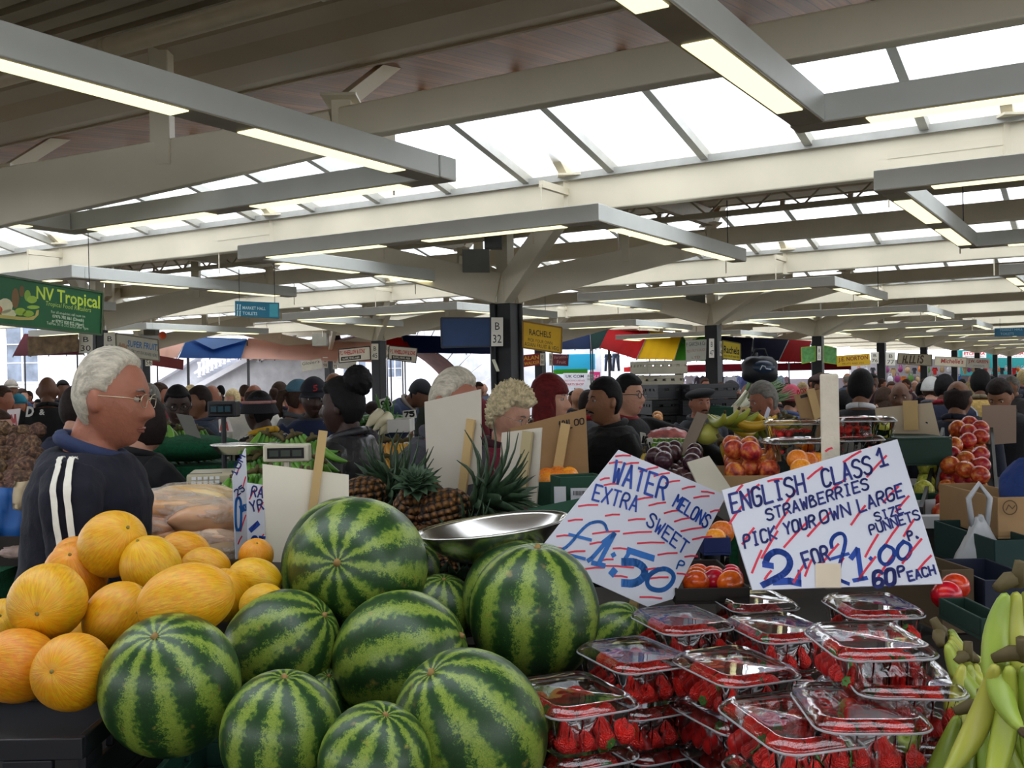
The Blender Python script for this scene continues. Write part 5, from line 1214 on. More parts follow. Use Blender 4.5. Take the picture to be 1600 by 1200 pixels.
rg = random.Random(5)
GBL = 'green banana hand in the big green heap left of centre'
hand_p = None
for k in range(17):
    row = k // 6; x = 374+(k % 6)*23+row*9+rg.uniform(-5,5); y = 738-row*29+rg.uniform(-4,4)-abs((k % 6)-2.5)*-3; d = 3.62+row*.2
    p = at(x, y, d)
    if hand_p is None: hand_p = bunch(GBL, p, (0,.3,0), 1.0, GB, 5, 2, group='green banana heap', seed=1)
    o = hand_p if k == 0 else dup(hand_p); o.location = p; o.rotation_euler = (rg.uniform(-.5,.5), rg.uniform(-.2,.6), rg.uniform(-2.2,-.6) if k % 2 else rg.uniform(.6,2.4))
pt = None
for k in range(5):
    p = at(248+k*15, 672-(k % 2)*8, 5.35+.05*k); o = dup(hand_p, p, (.2,.3,rg.uniform(0,6)), 1.1, 'green plantain hand on the turf mound by the woman in glasses', 'green plantains at left')
yh = None
for k in range(9):
    x = 600+(k % 3)*20; y = 742-(k//3)*26; p = at(x, y, 5.15+.12*(k//3))
    if yh is None: yh = bunch('yellow plantain hand in the heap behind the leather jacket', p, (0,.3,0), 1.35, ban_mat('plantain_peel', (200,140,40), (222,166,52), (232,184,80)), 4, 1, group='yellow plantain heap', spread=.16, seed=2)
    o = yh if k == 0 else dup(yh); o.location = p; o.rotation_euler = (rg.uniform(-.3,.3), rg.uniform(0,.4), rg.uniform(1.2,2.0))
mb = MB(); mb.ell((0,0,0), .30, .20, .07, 20, 12); o = mb.build('turf_mound', turf, loc=at(292,700,5.4), smooth=True); tag(o, 'mound of green turf cloth under the green plantains', 'cloth')
# ---------------------------------------------------------------- pineapples
def pine_mat():
    m, N, L, b = nodes('pineapple_rind'); tc = N.new('ShaderNodeTexCoord'); vo = N.new('ShaderNodeTexVoronoi'); vo.inputs['Scale'].default_value = 3.2; vo.inputs['Randomness'].default_value = .25; L.new(tc.outputs['Object'], vo.inputs['Vector'])
    r = ramp(N, [(.0, srgb(96,60,30)), (.2, srgb(166,112,44)), (.42, srgb(150,96,40)), (.6, srgb(52,38,24))]); L.new(vo.outputs['Distance'], r.inputs['Fac']); L.new(r.outputs[0], b.inputs['Base Color'])
    bp = N.new('ShaderNodeBump'); bp.inputs['Strength'].default_value = 1; bp.inputs['Distance'].default_value = .12; bp.invert = True; L.new(vo.outputs['Distance'], bp.inputs['Height']); L.new(bp.outputs[0], b.inputs['Normal']); b.inputs['Roughness'].default_value = .6; return m
PINE = pine_mat(); PLF = M('pineapple_leaf', srgb(58,80,56), .5, var=.3, scale=4, rand=.2)
def pineapple(label, loc, axis, r, ln, crown=1.0, nl=46, seed=1):
    t = thing('pineapple', label, 'pineapple', loc); t.rotation_euler = orient(axis); t.scale = (r, r, r); rr = random.Random(seed)
    mb = MB(); mb.ell((0,0,0), 1, 1, ln, 34, 30, lambda v, d: v*(1+.03*sin(atan2(d.y,d.x)*8+d.z*9)*sin(atan2(d.y,d.x)*8-d.z*9))); mb.build('fruit', PINE, t, smooth=True)
    mb = MB()
    for k in range(nl):
        f = k/nl; g = k*2.4; el = .45+1.05*f; L_ = (1.35+1.1*sin(pi*min(1, f*.9+.15)))*crown; base = Vector((.30*(1-f)*cos(g), .30*(1-f)*sin(g), ln*.9+.35*f)); w_ = .40*(1-.40*f)
        out = Vector((cos(g), sin(g), 0)); s = Vector((-sin(g), cos(g), 0)); pts = []
        for j in range(6):
            u = j/5; a = el+.28*(1-u)-.35*u*(1-f); 
            p = base + (out*cos(a)*u + Vector((0,0,1))*sin(a)*u)*L_; ww = w_*(1-u**1.6)*(1 if j else .8); nrm = Vector((0,0,1))*cos(a)-out*sin(a)
            pts.append([p-s*ww+nrm*ww*.35, p-nrm*.02, p+s*ww+nrm*ww*.35])
        mb.sheet(pts)
    c = mb.build('crown', PLF, t, smooth=True); m_ = c.modifiers.new('S', 'SOLIDIFY'); m_.thickness = .02; return t
pineapple('pineapple at the back left, fruit above the blank card, crown sweeping right', at(568,776,3.1), (.85,.15,.12), .062, 1.3, 1.25, seed=1)
pineapple('pineapple with its crown spread left beside the leather jacket', at(660,776,3.25), (-.85,.2,.35), .062, 1.3, 1.25, seed=7)
pineapple('upright orange-brown pineapple in front of the big grey card', at(650,800,2.9), (.05,.45,.8), .066, 1.25, .4, seed=2)
pineapple('largest pineapple, its big crown spreading right over the steel pan', at(694,800,2.86), (.95,.1,.25), .065, 1.3, 1.45, nl=60, seed=3)
pineapple('pineapple low beside the topmost watermelon, crown to the right', at(662,856,2.78), (.8,.3,-.05), .060, 1.3, 1.2, seed=4)
pineapple('small russet pineapple behind the steel pan stand', at(690,894,2.70), (.3,.6,-.2), .050, 1.3, .5, seed=5)
# ---------------------------------------------------------------- steel scoop pan of the scale
steel = M('polished_steel', srgb(214,212,206), .24, metal=1.0, var=.05, scale=3)
p = at(778,842,2.50); sc_ = thing('weighing_scale_pan', 'wide polished steel scoop pan between watermelons and pineapples', 'pan', p); sc_.rotation_euler = (.07,-.10,.10)
n = 36; g = []
for (f, z) in ((1.04,.035),(1.0,.038),(.97,.030),(.85,0),(.6,-.035),(.3,-.05),(.04,-.053)): g.append([Vector((.168*f*cos(2*pi*k/n)*(1+.12*(cos(2*pi*k/n) < 0)), .115*f*sin(2*pi*k/n), z)) for k in range(n+1)])
mb = MB(); mb.sheet(g); c = mb.build('bowl', steel, sc_, smooth=True); q = c.modifiers.new('S', 'SOLIDIFY'); q.thickness = .002
mb = MB(); mb.tube([(.168*1.04*cos(2*pi*k/n)*(1+.12*(cos(2*pi*k/n) < 0)), .115*1.04*sin(2*pi*k/n), .035) for k in range(n+1)], .003, 6); mb.build('rolled_rim', steel, sc_, smooth=True)
mb = MB(); mb.tube([(0,0,-.054),(0,0,-.12)], .02, 10); mb.box(-.12,.12,-.1,.1,-.20,-.12); mb.build('scale_stand', SM(60,62,66,.4), sc_, bevel=.006)
# ---------------------------------------------------------------- scales with displays
def display(label, x0, y0, x1, y1, d, body, screen, txt, stand_to, rz=0):
    a = at(x0, y1, d); b = at(x1, y0, d); c = (a+b)/2; o = thing('scale_display', label, 'scale', c, rz); hx = abs(b.x-a.x)/2; hz = abs(b.z-a.z)/2
    mb = MB(); mb.box(-hx, hx, -.02, .03, -hz, hz); mb.build('housing', body, o, bevel=.006)
    mb = MB(); mb.box(-hx*.8, hx*.8, -.0235, -.0205, -hz*.6, hz*.6); mb.build('screen', screen, o)
    for k in (-1, 0, 1):
        mb = MB(); x = k*hx*.5; mb.box(x-hx*.2, x+hx*.2, -.0255, -.0236, -hz*.35, hz*.35); mb.build('digit_window', txt, o)
    mb = MB(); mb.tube([(0,.0,-hz), (0,.0,stand_to-c.z)], .012, 8); mb.build('stand', body, o); return o
display('beige scale display with a dark screen behind the blank card', 413, 693, 484, 722, 3.35, SM(196,190,168,.5), SM(30,30,32,.2), SM(62,70,62,.2), 1.13)
display('black scale display beside the woman in glasses', 325, 626, 373, 652, 4.6, SM(22,22,26,.4), SM(14,16,18,.2), SM(22,60,70,.3), 1.1, rz=-.25)
p = at(337,745,3.75); o = thing('weighing_scale', 'beige counter scale with keypad near the outstretched hand', 'scale', p, .2)
mb = MB(); mb.prism([(-.09,-.11,-.05),(.11,-.11,-.05),(.11,.12,-.05),(-.09,.12,-.05)], (0,0,.07)); mb.build('housing', SM(176,168,140,.5), o, bevel=.008)
mb = MB(); mb.prism([(-.085,-.115,-.03),(.03,-.115,-.03),(.03,-.09,.022),(-.085,-.09,.022)], (0,-.004,0)); mb.build('keypad', SM(30,30,34,.4), o)
for k in range(10):
    mb = MB(); x = -.072+(k % 5)*.02; z = -.004+.014*(k//5); mb.box(x, x+.014, -.128+.012*(k//5), -.112, z-.009, z+.001); mb.build('key', SM(214,214,214,.5), o)
mb = MB(); mb.lathe([(.0,.05),(.10,.055),(.125,.085),(.13,.09)], 24); c = mb.build('pan', steel, o, smooth=True); c.location = (.10,.12,.02); q = c.modifiers.new('S', 'SOLIDIFY'); q.thickness = .002
# ---------------------------------------------------------------- wrapped loaves
BREAD = blush_mat('wrapped_loaf', (204,148,94), (228,182,130), (240,212,170), 7.0, .35)
FILM = LENS.copy(); FILM.name = 'crinkled_film'; _n = FILM.node_tree; _g = [x for x in _n.nodes if x.type == 'BSDF_GLOSSY'][0]; _g.inputs['Roughness'].default_value = .12
[x for x in _n.nodes if x.type == 'MIX_SHADER'][0].inputs[0].default_value = .26
_tc = _n.nodes.new('ShaderNodeTexCoord'); _z = noise_(_n.nodes, _n.links, _tc.outputs['Object'], 34, 4, .7); _bp = _n.nodes.new('ShaderNodeBump'); _bp.inputs['Strength'].default_value = 1; _bp.inputs['Distance'].default_value = .03; _n.links.new(_z, _bp.inputs['Height']); _n.links.new(_bp.outputs[0], _g.inputs['Normal'])
def loaf(label, x, y, d, rz, L=.16, r=.045, col=None, group=None):
    p = at(x, y, d); o = thing('wrapped_loaf_bag', label, 'bag', p, rz, group)
    def fn(v, dd): return v*(1+.10*noise.noise(dd*2.5+Vector((x,y,0)))+.035*noise.noise(dd*11+Vector((y,0,0)))+.02*noise.noise(dd*23))
    mb = MB()
    for q in (-1, 0, 1): mb.ell((q*.012, q*.045, -.004*abs(q)), L*(1-.06*abs(q)), .031, r*.95, 30, 18, fn)
    mb.build('contents', col or BREAD, o, smooth=True)
    mb = MB(); mb.ell((0,0,0), L*1.05, .078, r*1.12, 36, 26, lambda v, dd: v*(1+.10*noise.noise(dd*2.5+Vector((x,y,0)))+.07*noise.noise(dd*14))); mb.build('clear_wrap', FILM, o)
    return o
loaf('bag of pale loaves at the left of the wrapped pile, behind the navy jacket', 235, 790, 3.05, .2)
loaf('bag of pale loaves with red print in the middle of the wrapped pile', 292, 798, 3.0, -.25, .13)
loaf('bag of pale loaves with a white sticker, right in the wrapped pile', 330, 806, 2.98, .45, .12)
loaf('bag of loaves on top at the back of the wrapped pile', 300, 778, 3.2, .1, .13)
loaf('bag of loaves low at the left of the wrapped pile', 240, 825, 2.98, -.1, .13)
loaf('bag of loaves low at the right of the wrapped pile', 320, 842, 2.96, .1, .14)
loaf('brown net bag beneath the wrapped loaves', 355, 862, 2.92, .3, .09, .04, blush_mat('brown_net_bag', (120,92,66), (150,120,88), (176,146,110), 8, .6))
mb = MB(); p = at(318,800,2.92); mb.box(-.022,.022,-.001,.001,-.012,.012); o = mb.build('sticker', SM(214,214,214,.6), loc=p); o.rotation_euler = (-.6,.35,0); tag(o, 'white sticker on the middle bag of wrapped loaves', 'sticker')
# ---------------------------------------------------------------- root vegetables, left
YAM = blush_mat('yam_skin', (52,36,28), (84,58,42), (132,98,68), 3, .8)
ym2 = thing('yam', 'brown root in the heap at the far left', 'yam', group='root vegetables at the far left')
mb = MB(); mb.ell((0,0,0), 1, .8, 1.5, 22, 16, lambda v, d: v*(1+.22*noise.noise(d*1.6)+.08*noise.noise(d*5))); mb.build('skin', YAM, ym2, smooth=True)
ks = 0
for j in range(6):
    for i in range(7-(j % 2)):
        x = -12+i*15+(j % 2)*7; y = 770-j*19
        if x > 62: continue
        o = ym2 if ks == 0 else dup(ym2); ks += 1; s = rg.uniform(.032,.042); o.location = at(x, y, 3.75+.12*j); o.scale = (s,s,s*1.0); o.rotation_euler = (rg.uniform(0,3),rg.uniform(0,3),rg.uniform(0,6))
mb = MB(); a = at(-30,800,3.7); mb.box(a.x-.3, at(64,800,3.7).x, 3.66, 4.4, 1.031, 1.16); tag(mb.build('display_box', darkw), 'dark box raising the root vegetables at far left', 'box')
mb = MB(); g = [[at(-20+8*k, 762+j*19, 3.52-.01*j+.015*sin(k*1.3+j)) for k in range(9)] for j in range(5)]; mb.sheet(g); o = mb.build('blue_cloth', SM(24,84,150,.5), smooth=True, thick=.006); tag(o, 'blue plastic sheet hanging from the table at the far left', 'cloth')
mb = MB(); g = [[at(22+6*k, 752+j*11+2*sin(k), 3.46-.01*j+.02*sin(k*1.7+j)) for k in range(8)] for j in range(5)]; mb.sheet(g); o = mb.build('beige_cloth', SM(170,152,122,.8), smooth=True, thick=.006); tag(o, 'crumpled beige sack draped over the blue sheet', 'cloth')
mb = MB(); mb.ell((0,0,0), .07, .05, .022, 26, 18, lambda v, d: v*(1+.25*noise.noise(d*4))); o = mb.build('bagged_garlic', M('pinkish_bag', srgb(176,150,140), .4, var=.3, scale=30), loc=at(32,862,3.6), smooth=True); tag(o, 'small clear bag of pinkish bulbs on the green turf at far left', 'bag')
# ---------------------------------------------------------------- far vegetables and small cards
def minicard(label, poly, d, txt, col=(206,204,198), tc=(20,20,22), h=.6):
    xs = [p[0] for p in poly]; ys = [p[1] for p in poly]; x0, x1, y0, y1 = min(xs), max(xs), min(ys), max(ys)
    (a,b),(c,e),(f,g),(i,j) = poly
    return sign('price_card', label, 'sign', poly, d, col, letters=[('lettering', SM(*tc, .6), [('word', txt, a+(c-a)*.1+(i-a)*.8, b+(j-b)*.82+(e-b)*.1, a+(c-a)*.92+(i-a)*.8, e+(j-b)*.82, (j-b)*h, .0016*d)])])
minicard('white card with black figures 95 above the white radishes', [(590,625),(608,620),(615,634),(597,641)], 6.2, '95')
minicard('white card with black figures 75 right of the white radishes', [(629,642),(649,640),(651,653),(630,654)], 6.3, '75')
minicard('little white card reading 1.00 low before the onions, left one', [(1000,675),(1009,677),(1012,694),(1002,694)], 4.9, '1/2', h=.5)
minicard('little white card reading 1.00 low before the onions, right one', [(1010,685),(1019,683),(1024,703),(1016,706)], 4.8, '1.', h=.5)
minicard('pink-lettered price card beside the shaven-headed man', [(11,640),(32,638),(24,683),(8,683)], 6.5, 'MM', (220,206,206), (190,90,90))
minicard('white bag-shaped card with red letters by the black scale display', [(341,655),(358,655),(364,675),(342,676)], 4.9, 'AA', (216,206,200), (190,80,70))
DK = M('white_radish', srgb(224,216,186), .5)
for k, (x0,y0,x1,y1) in enumerate([(572,668,595,645),(584,672,608,650),(592,678,612,664)]):
    mb = MB(); mb.tube([at(x0,y0,6.05), at((x0+x1)/2,(y0+y1)/2,6.1)+Vector((0,0,.004)), at(x1,y1,6.15)], [.008,.032,.034], 10); o = thing('white_radish', 'x', 'radish', at(x0,y0,6.05)); c = mb.build('root', DK); c.data.transform(Matrix.Translation(-o.location)); c.parent = o; c.data.polygons.foreach_set('use_smooth', [True]*len(c.data.polygons))
    mb = MB(); q = at(x1,y1,6.15)
    for j in range(7): mb.tube([q, q+Vector((rg.uniform(-.04,.04), rg.uniform(-.03,.03), rg.uniform(.06,.12)))], [.006,.003], 5)
    c = mb.build('leaf_stalks', LEAFM); c.data.transform(Matrix.Translation(-o.location)); c.parent = o; o['label'] = ['long white radish, the upper left of three', 'long white radish in the middle of three', 'long white radish lying lowest over the white tray'][k]
pbx('carton', 'white polystyrene tray below the 75 card', 'tray', 605, 655, 640, 676, 6.0, .3, SM(206,204,198,.7))
mb = MB()
for k in range(90):
    x, y = rg.uniform(556,640), rg.uniform(652,664); q = at(x, y, rg.uniform(6.3,6.9)); mb.ell(q, .035, .03, .02, 6, 4)
o = mb.build('leafy_greens', LEAFM); tag(o, 'leafy greens heaped behind the white radishes', 'greens', kind='stuff')
LK = M('leek_leaf', srgb(86,120,74), .5, var=.3)
lk = None
for k in range(14):
    q0 = Vector((0,0,0)); 
    if lk is None:
        lk = thing('leek', 'leek in the fanned stack behind the beret man', 'leek', group='leeks behind the beret man')
        mb = MB(); mb.tube([(0,0,0),(.14,0,.0),(.24,0,.01)], [.014,.014,.016], 8); mb.build('white_shank', SM(214,214,190,.5), lk, smooth=True)
        mb = MB()
        for j in (-1,0,1): mb.tube([(.23,0,.01),(.36,.02*j,.05),(.50,.05*j,.06+.02*j)], [.016,.018,.004], 6, flat=.4)
        mb.build('leaves', LK, lk, smooth=True)
    o = lk if k == 0 else dup(lk); o.location = at(1138+(k % 5)*5, 655-(k//5)*6, 7.9); o.rotation_euler = (0, -.75+.12*(k % 5), .2*(k % 3)); o.scale = (.9,)*3
pbx('carton', 'green crate under the leeks', 'crate', 1104, 636, 1146, 662, 7.7, .5, SM(20,66,46,.7))
for k in range(3): crate('produce_crate', ['white crate stacked lowest behind the young man with glasses', 'white crate in the middle of its stack behind the young man with glasses', 'white crate tipped on top behind the young man with glasses'][k], 'crate', at(1020,632,9.6)+Vector((.03*k,0,.02+.13*k)), .42, .32, .12, SM(150,144,126,.7), rz=.2*k, tilt=0)
for k in range(6): crate('produce_crate', 'black crate in the stacks behind the outstretched arm', 'crate', at(1052+(k % 2)*42, 652, 8.8)+Vector((0,0,-.1+.13*(k//2))), .50, .36, .12, blkcr, rz=.1*k, group='black crates behind the outstretched arm')
mb = MB(); mb.ell((0,0,0), .10, .08, .05, 26, 18, lambda v, d: v*(1+.15*noise.noise(d*4))); o = mb.build('bagged_tomatoes', M('netted_red_bag', srgb(190,110,110), .35, var=.5, scale=22), loc=at(1043,684,4.95), smooth=True); tag(o, 'clear bag of reddish vegetables left of the big banana group', 'bag')
for k in range(26):
    mb = None
    if k == 0:
        pg = thing('green_pepper', 'green pepper in the low heap right of the little price cards', 'pepper', group='green peppers in the low heap'); mb = MB(); mb.ell((0,0,0), 1, .8, .9, 14, 10, lambda v, d: v*(1+.1*cos(3*atan2(d.y,d.x)))); mb.build('skin', blush_mat('pepper_skin', (50,110,40), (90,140,50), (150,170,60), 2, .3), pg, smooth=True)
    o = pg if k == 0 else dup(pg); o.location = at(1024+(k % 9)*6.2, 706-(k//9)*7, 4.6+.12*(k//9)); s = .026; o.scale = (s,s,s); o.rotation_euler = (rg.uniform(0,3),rg.uniform(0,3),0)
mb = MB(); mb.ell((0,0,0), .052, .050, .046, 18, 12); o = mb.build('pale_melon', blush_mat('pale_melon', (150,150,60), (170,164,76), (180,174,90), 3, .4), loc=at(1104,678,4.3), smooth=True); tag(o, 'pale green round melon left of the leaning card edge', 'melon')
# ---------------------------------------------------------------- rear strawberry boxes
for k, (x, y, d, lab) in enumerate([(1236,676,3.95,'strawberry box on the rear stack, left of the whitewashed stake'),(1325,672,3.8,'strawberry box on the rear stack, just right of the stake'),(1352,672,3.9,'strawberry box at the right end of the rear stack'),(1240,706,3.7,'strawberry box low in the rear stack, left of the stake'),(1330,702,3.7,'strawberry box low in the rear stack, right of the stake')]):
    p = at(x, y, d); o = dup(PP, p, (0,0,1.4+.1*k), None, lab); o.location = p - Vector((0,0,.03))
    mb = MB()
    for i in range(16): mb.ell(p+Vector(((i % 4-1.5)*.036, (i//4-1.5)*.03, -.005)), .017, .017, .019, 8, 6)
    s = mb.build('strawberry_filling', BERRY, smooth=True); tag(s, 'strawberries packed in the rear box number'.replace(' number', '')+' '+['left of the stake, upper','right of the stake, upper','at the right end','left of the stake, lower','right of the stake, lower'][k], 'strawberries', kind='stuff')
# ---------------------------------------------------------------- black rucksack on a stand
p = at(1187,578,7.0); o = thing('rucksack', 'big black rucksack hung high on a pole behind the grey-haired man', 'bag', p)
mb = MB(); mb.ell((0,0,0), .115, .08, .09, 26, 18, lambda v, d: Vector((v.x*(1+.35*abs(d.x*d.z)), v.y, v.z*(1+.25*abs(d.x))))*(1+.08*noise.noise(d*3))); mb.build('pack', SM(20,22,28,.5), o, smooth=True)
mb = MB(); mb.ell((.01,-.04,.015), .085, .055, .05, 20, 14); mb.build('front_pocket', SM(28,46,66,.4), o, smooth=True)
mb = MB(); mb.tube([(-.02,-.096,.0),(-.005,-.098,.028),(.012,-.097,.022),(.02,-.096,.006),(.055,-.085,.002)], .004, 6); mb.build('swoosh_print', SM(190,200,210,.5), o, smooth=True)
mb = MB(); mb.tube([(-.05,.02,.08),(-.02,.02,.14),(.04,.02,.14),(.06,.02,.08)], .008, 6); mb.build('strap', SM(20,22,26,.6), o, smooth=True)
mb = MB(); mb.tube([(p.x,7.12,0),(p.x,7.12,p.z+.12)], .018, 8); tag(mb.build('stand_pole', SM(40,40,44,.5)), 'dark pole behind the black rucksack', 'pole')
# unseen low wall added behind the camera to block low sky light
mb = MB(); mb.gbox(-18.6, -18.4, -24, 21, 0, 1.9); struct('wall_sky_blocker', mb, M('sky_blocker_brown', srgb(120,108,96), .9, var=.3, scale=.8))
PPL = []
# ================================================================ people
def sst(a, b, x):
    t = max(0, min(1, (x-a)/(b-a))); return t*t*(3-2*t)
HW, HD, HH = .074, .097, .118
def headpt(d, female=False, chin=1.0):
    """d: unit direction; face looks to -Y"""
    v = Vector((d.x*HW, d.y*HD, d.z*HH)); x, z = v.x, v.z; fr = sst(.0, .7, -d.y)
    if z < 0:
        k = (-z/HH); h = max(1e-4, sqrt(d.x*d.x+d.y*d.y)); tt = sst(0, .4, k)
        v.x = HW*d.x/h*h**(1-.26*tt); v.y = HD*d.y/h*h**(1-.46*tt*fr)
        v.x *= 1-.30*k**1.6; v.y = v.y*(1-.22*k**2) - .012*k*k
        if d.y > 0: v.y -= .035*k*d.y
    else:
        v.y += .010*(z/HH)*(1 if d.y > 0 else .3)
    g = lambda a, s: exp(-(a*a)/(2*s*s))
    nz = 0
    if z < .024: nz = .027*sst(.026, -.026, z)*sst(-.046, -.030, z)*g(x, .0085+.006*sst(.01,-.03,z))
    nz += .006*g(abs(x)-.013, .007)*g(z+.034, .008)
    brow = .006*g(z-.030, .009)*g(abs(x)-.026, .02); eye = -.011*g(abs(x)-.031, .015)*g(z-.010, .011)
    ball = .005*g(abs(x)-.031, .009)*g(z-.009, .007)
    lip = .007*g(x, .019)*(g(z+.057, .0045)+g(z+.070, .005))-.004*g(x, .018)*g(z+.0635, .003)
    ch = .009*g(x, .018)*g(z+.098, .012); ck = .005*g(abs(x)-.045, .014)*g(z+.022, .018)
    sf = .004*g(z-.07, .03)
    v.y -= fr*(nz+brow+eye+ball+lip*.9+ch*chin+ck+sf); v.x *= 1+.05*g(z+.01, .03)
    return v
def hair_mesh(style, thick, seed=1):
    mb = MB(); rnd = random.Random(seed)
    def fn(v0, d):
        v = headpt(d); h = Vector((d.x, d.y, 0)); f = -d.y/max(.02, h.length) if h.length > .02 else 0
        z = v.z
        thr = (.062 if f > .45 else .062*sst(-.1, .45, f)-.004) if f > -.1 else (-.004-.066*sst(-.1, -.7, f))
        if f > .8: thr += .0
        top = 1.0
        if style == 'ring': top = 1-sst(.045, .07, z)*(1 if d.y < .75 else .6)
        if style == 'receding': thr += .025*sst(.3, .8, f)*(1 if abs(d.x) > .1 else .8)
        if style in ('long', 'bob', 'fringe'):
            thr = min(thr, (-.09 if f < .62 else (.05 if style != 'fringe' else .030)))
        m = sst(thr-.006, thr+.014, z)*top
        if style in ('short','ring','receding') and abs(d.x) > .5: m *= sst(.020, .032, sqrt((v.y-.008)**2+(z+.002)**2))
        n = noise.noise(d*(5 if style != 'curly' else 9)+Vector((seed, 0, 0)))
        n2 = noise.noise(d*(14 if style != 'curly' else 22)+Vector((seed, 5, 0)))
        t = thick*(1+(.25 if style == 'curly' else .10)*n)*(.65+.5*max(0, d.z)) + (.016 if style == 'curly' else .0009)*n2*(1 if style != 'curly' else 1.3)
        if style == 'afro': t = thick*(1+.1*n)+.005*n2
        nn = Vector((v.x/HW**2, v.y/HD**2, v.z/HH**2)).normalized()
        return v + nn*(t*m - .010*(1-m))
    mb.ell((0,0,0), 1, 1, 1, *((110, 84) if style == 'curly' else (56, 44)), fn); return mb
def hand(mb, w, d, palm_n, L=.175, curl=.5, side=1):
    """hand from wrist w pointing along d; five separate fingers"""
    d = Vector(d).normalized(); n = Vector(palm_n); n = (n-d*n.dot(d)).normalized(); s = d.cross(n).normalized()*side
    pl = L*.5; c = [w+d*(-.01), w+d*.02, w+d*pl*.6, w+d*pl]
    mb.rings([(c[0], s*.026, n*.020), (c[1], s*.030, n*.019), (c[2], s*.041, n*.016), (c[3], s*.040, n*.012)], 12)
    for k, (o, ln) in enumerate(((-.031,.36),(-.011,.42),(.010,.45),(.030,.40))):
        p = w+d*(pl-.012)+s*o; a = curl*.5; pts = [p]; dd = d.copy()
        for j, fr in enumerate((.45,.32,.26)):
            dd = (Matrix.Rotation(a*(1 if j == 0 else 1.25), 3, s) @ dd) if side > 0 else (Matrix.Rotation(-a*(1 if j == 0 else 1.25), 3, s) @ dd); p = p+dd*L*ln*fr; pts.append(p)
        mb.tube(pts, [.0095,.009,.008,.0065], 8)
    p = w+d*pl*.25+s*.026; t1 = p+(d*.6+s*.75-n*.25).normalized()*.038; t2 = t1+(d*.9+s*.25-n*.3).normalized()*.032; t3 = t2+(d-n*.3).normalized()*.024
    mb.tube([p, t1, t2, t3], [.014,.012,.0105,.008], 8)
SKIN = {}

def skin(t):
    c = {'pale': (186,138,114), 'ruddy': (152,96,74), 'tan': (138,94,68), 'brown': (98,64,46), 'dark': (58,38,30), 'olive': (124,84,62)}[t]
    if t not in SKIN:
        m = mat('skin_'+t, srgb(*c), .55, var=.10, scale=18, bump=.25, bscale=70); b = m.node_tree.nodes['Principled BSDF']; b.inputs['Subsurface Weight'].default_value = .08; b.inputs['Subsurface Radius'].default_value = (.02,.008,.004); SKIN[t] = m
    return SKIN[t]
def cloth(c, knit=False):
    return M('cloth_%02x%02x%02x%s' % (*c, 'k' if knit else ''), srgb(*c), .85, var=.12, scale=9, bump=.5 if knit else .25, bscale=220 if knit else 60)
HAIRC = {'white': (184,176,158), 'grey': (120,116,110), 'black': (20,18,20), 'brown': (62,44,34), 'blond': (196,174,128), 'cream': (216,200,162), 'red': (96,24,26), 'dkbrown': (38,28,26), 'ginger': (126,66,36)}
def hairmat(c):
    k = 'hair_'+c
    if k in _mc: return _mc[k]
    m, N, L, b = nodes(k); tc = N.new('ShaderNodeTexCoord'); mp = N.new('ShaderNodeMapping'); mp.inputs['Scale'].default_value = (60, 14, 34) if c != 'cream' else (34, 34, 34); L.new(tc.outputs['Object'], mp.inputs['Vector'])
    n = noise_(N, L, mp.outputs[0], 1.5, 3, .7); a = Vector(srgb(*HAIRC[c])); r = ramp(N, [(.3, tuple(a*.55)), (.7, tuple([min(1, x*1.25) for x in a]))]); L.new(n, r.inputs['Fac']); L.new(r.outputs[0], b.inputs['Base Color'])
    bp = N.new('ShaderNodeBump'); bp.inputs['Strength'].default_value = .5; bp.inputs['Distance'].default_value = .006; L.new(n, bp.inputs['Height']); L.new(bp.outputs[0], b.inputs['Normal']); b.inputs['Roughness'].default_value = .72; b.inputs['Specular IOR Level'].default_value = .2
    _mc[k] = m; return m
def remesh(o, vx, sm=2):
    m = o.modifiers.new('Remesh', 'REMESH'); m.mode = 'VOXEL'; m.voxel_size = vx; m.use_smooth_shade = True
    if sm: s = o.modifiers.new('Smooth', 'SMOOTH'); s.iterations = sm; s.factor = .5
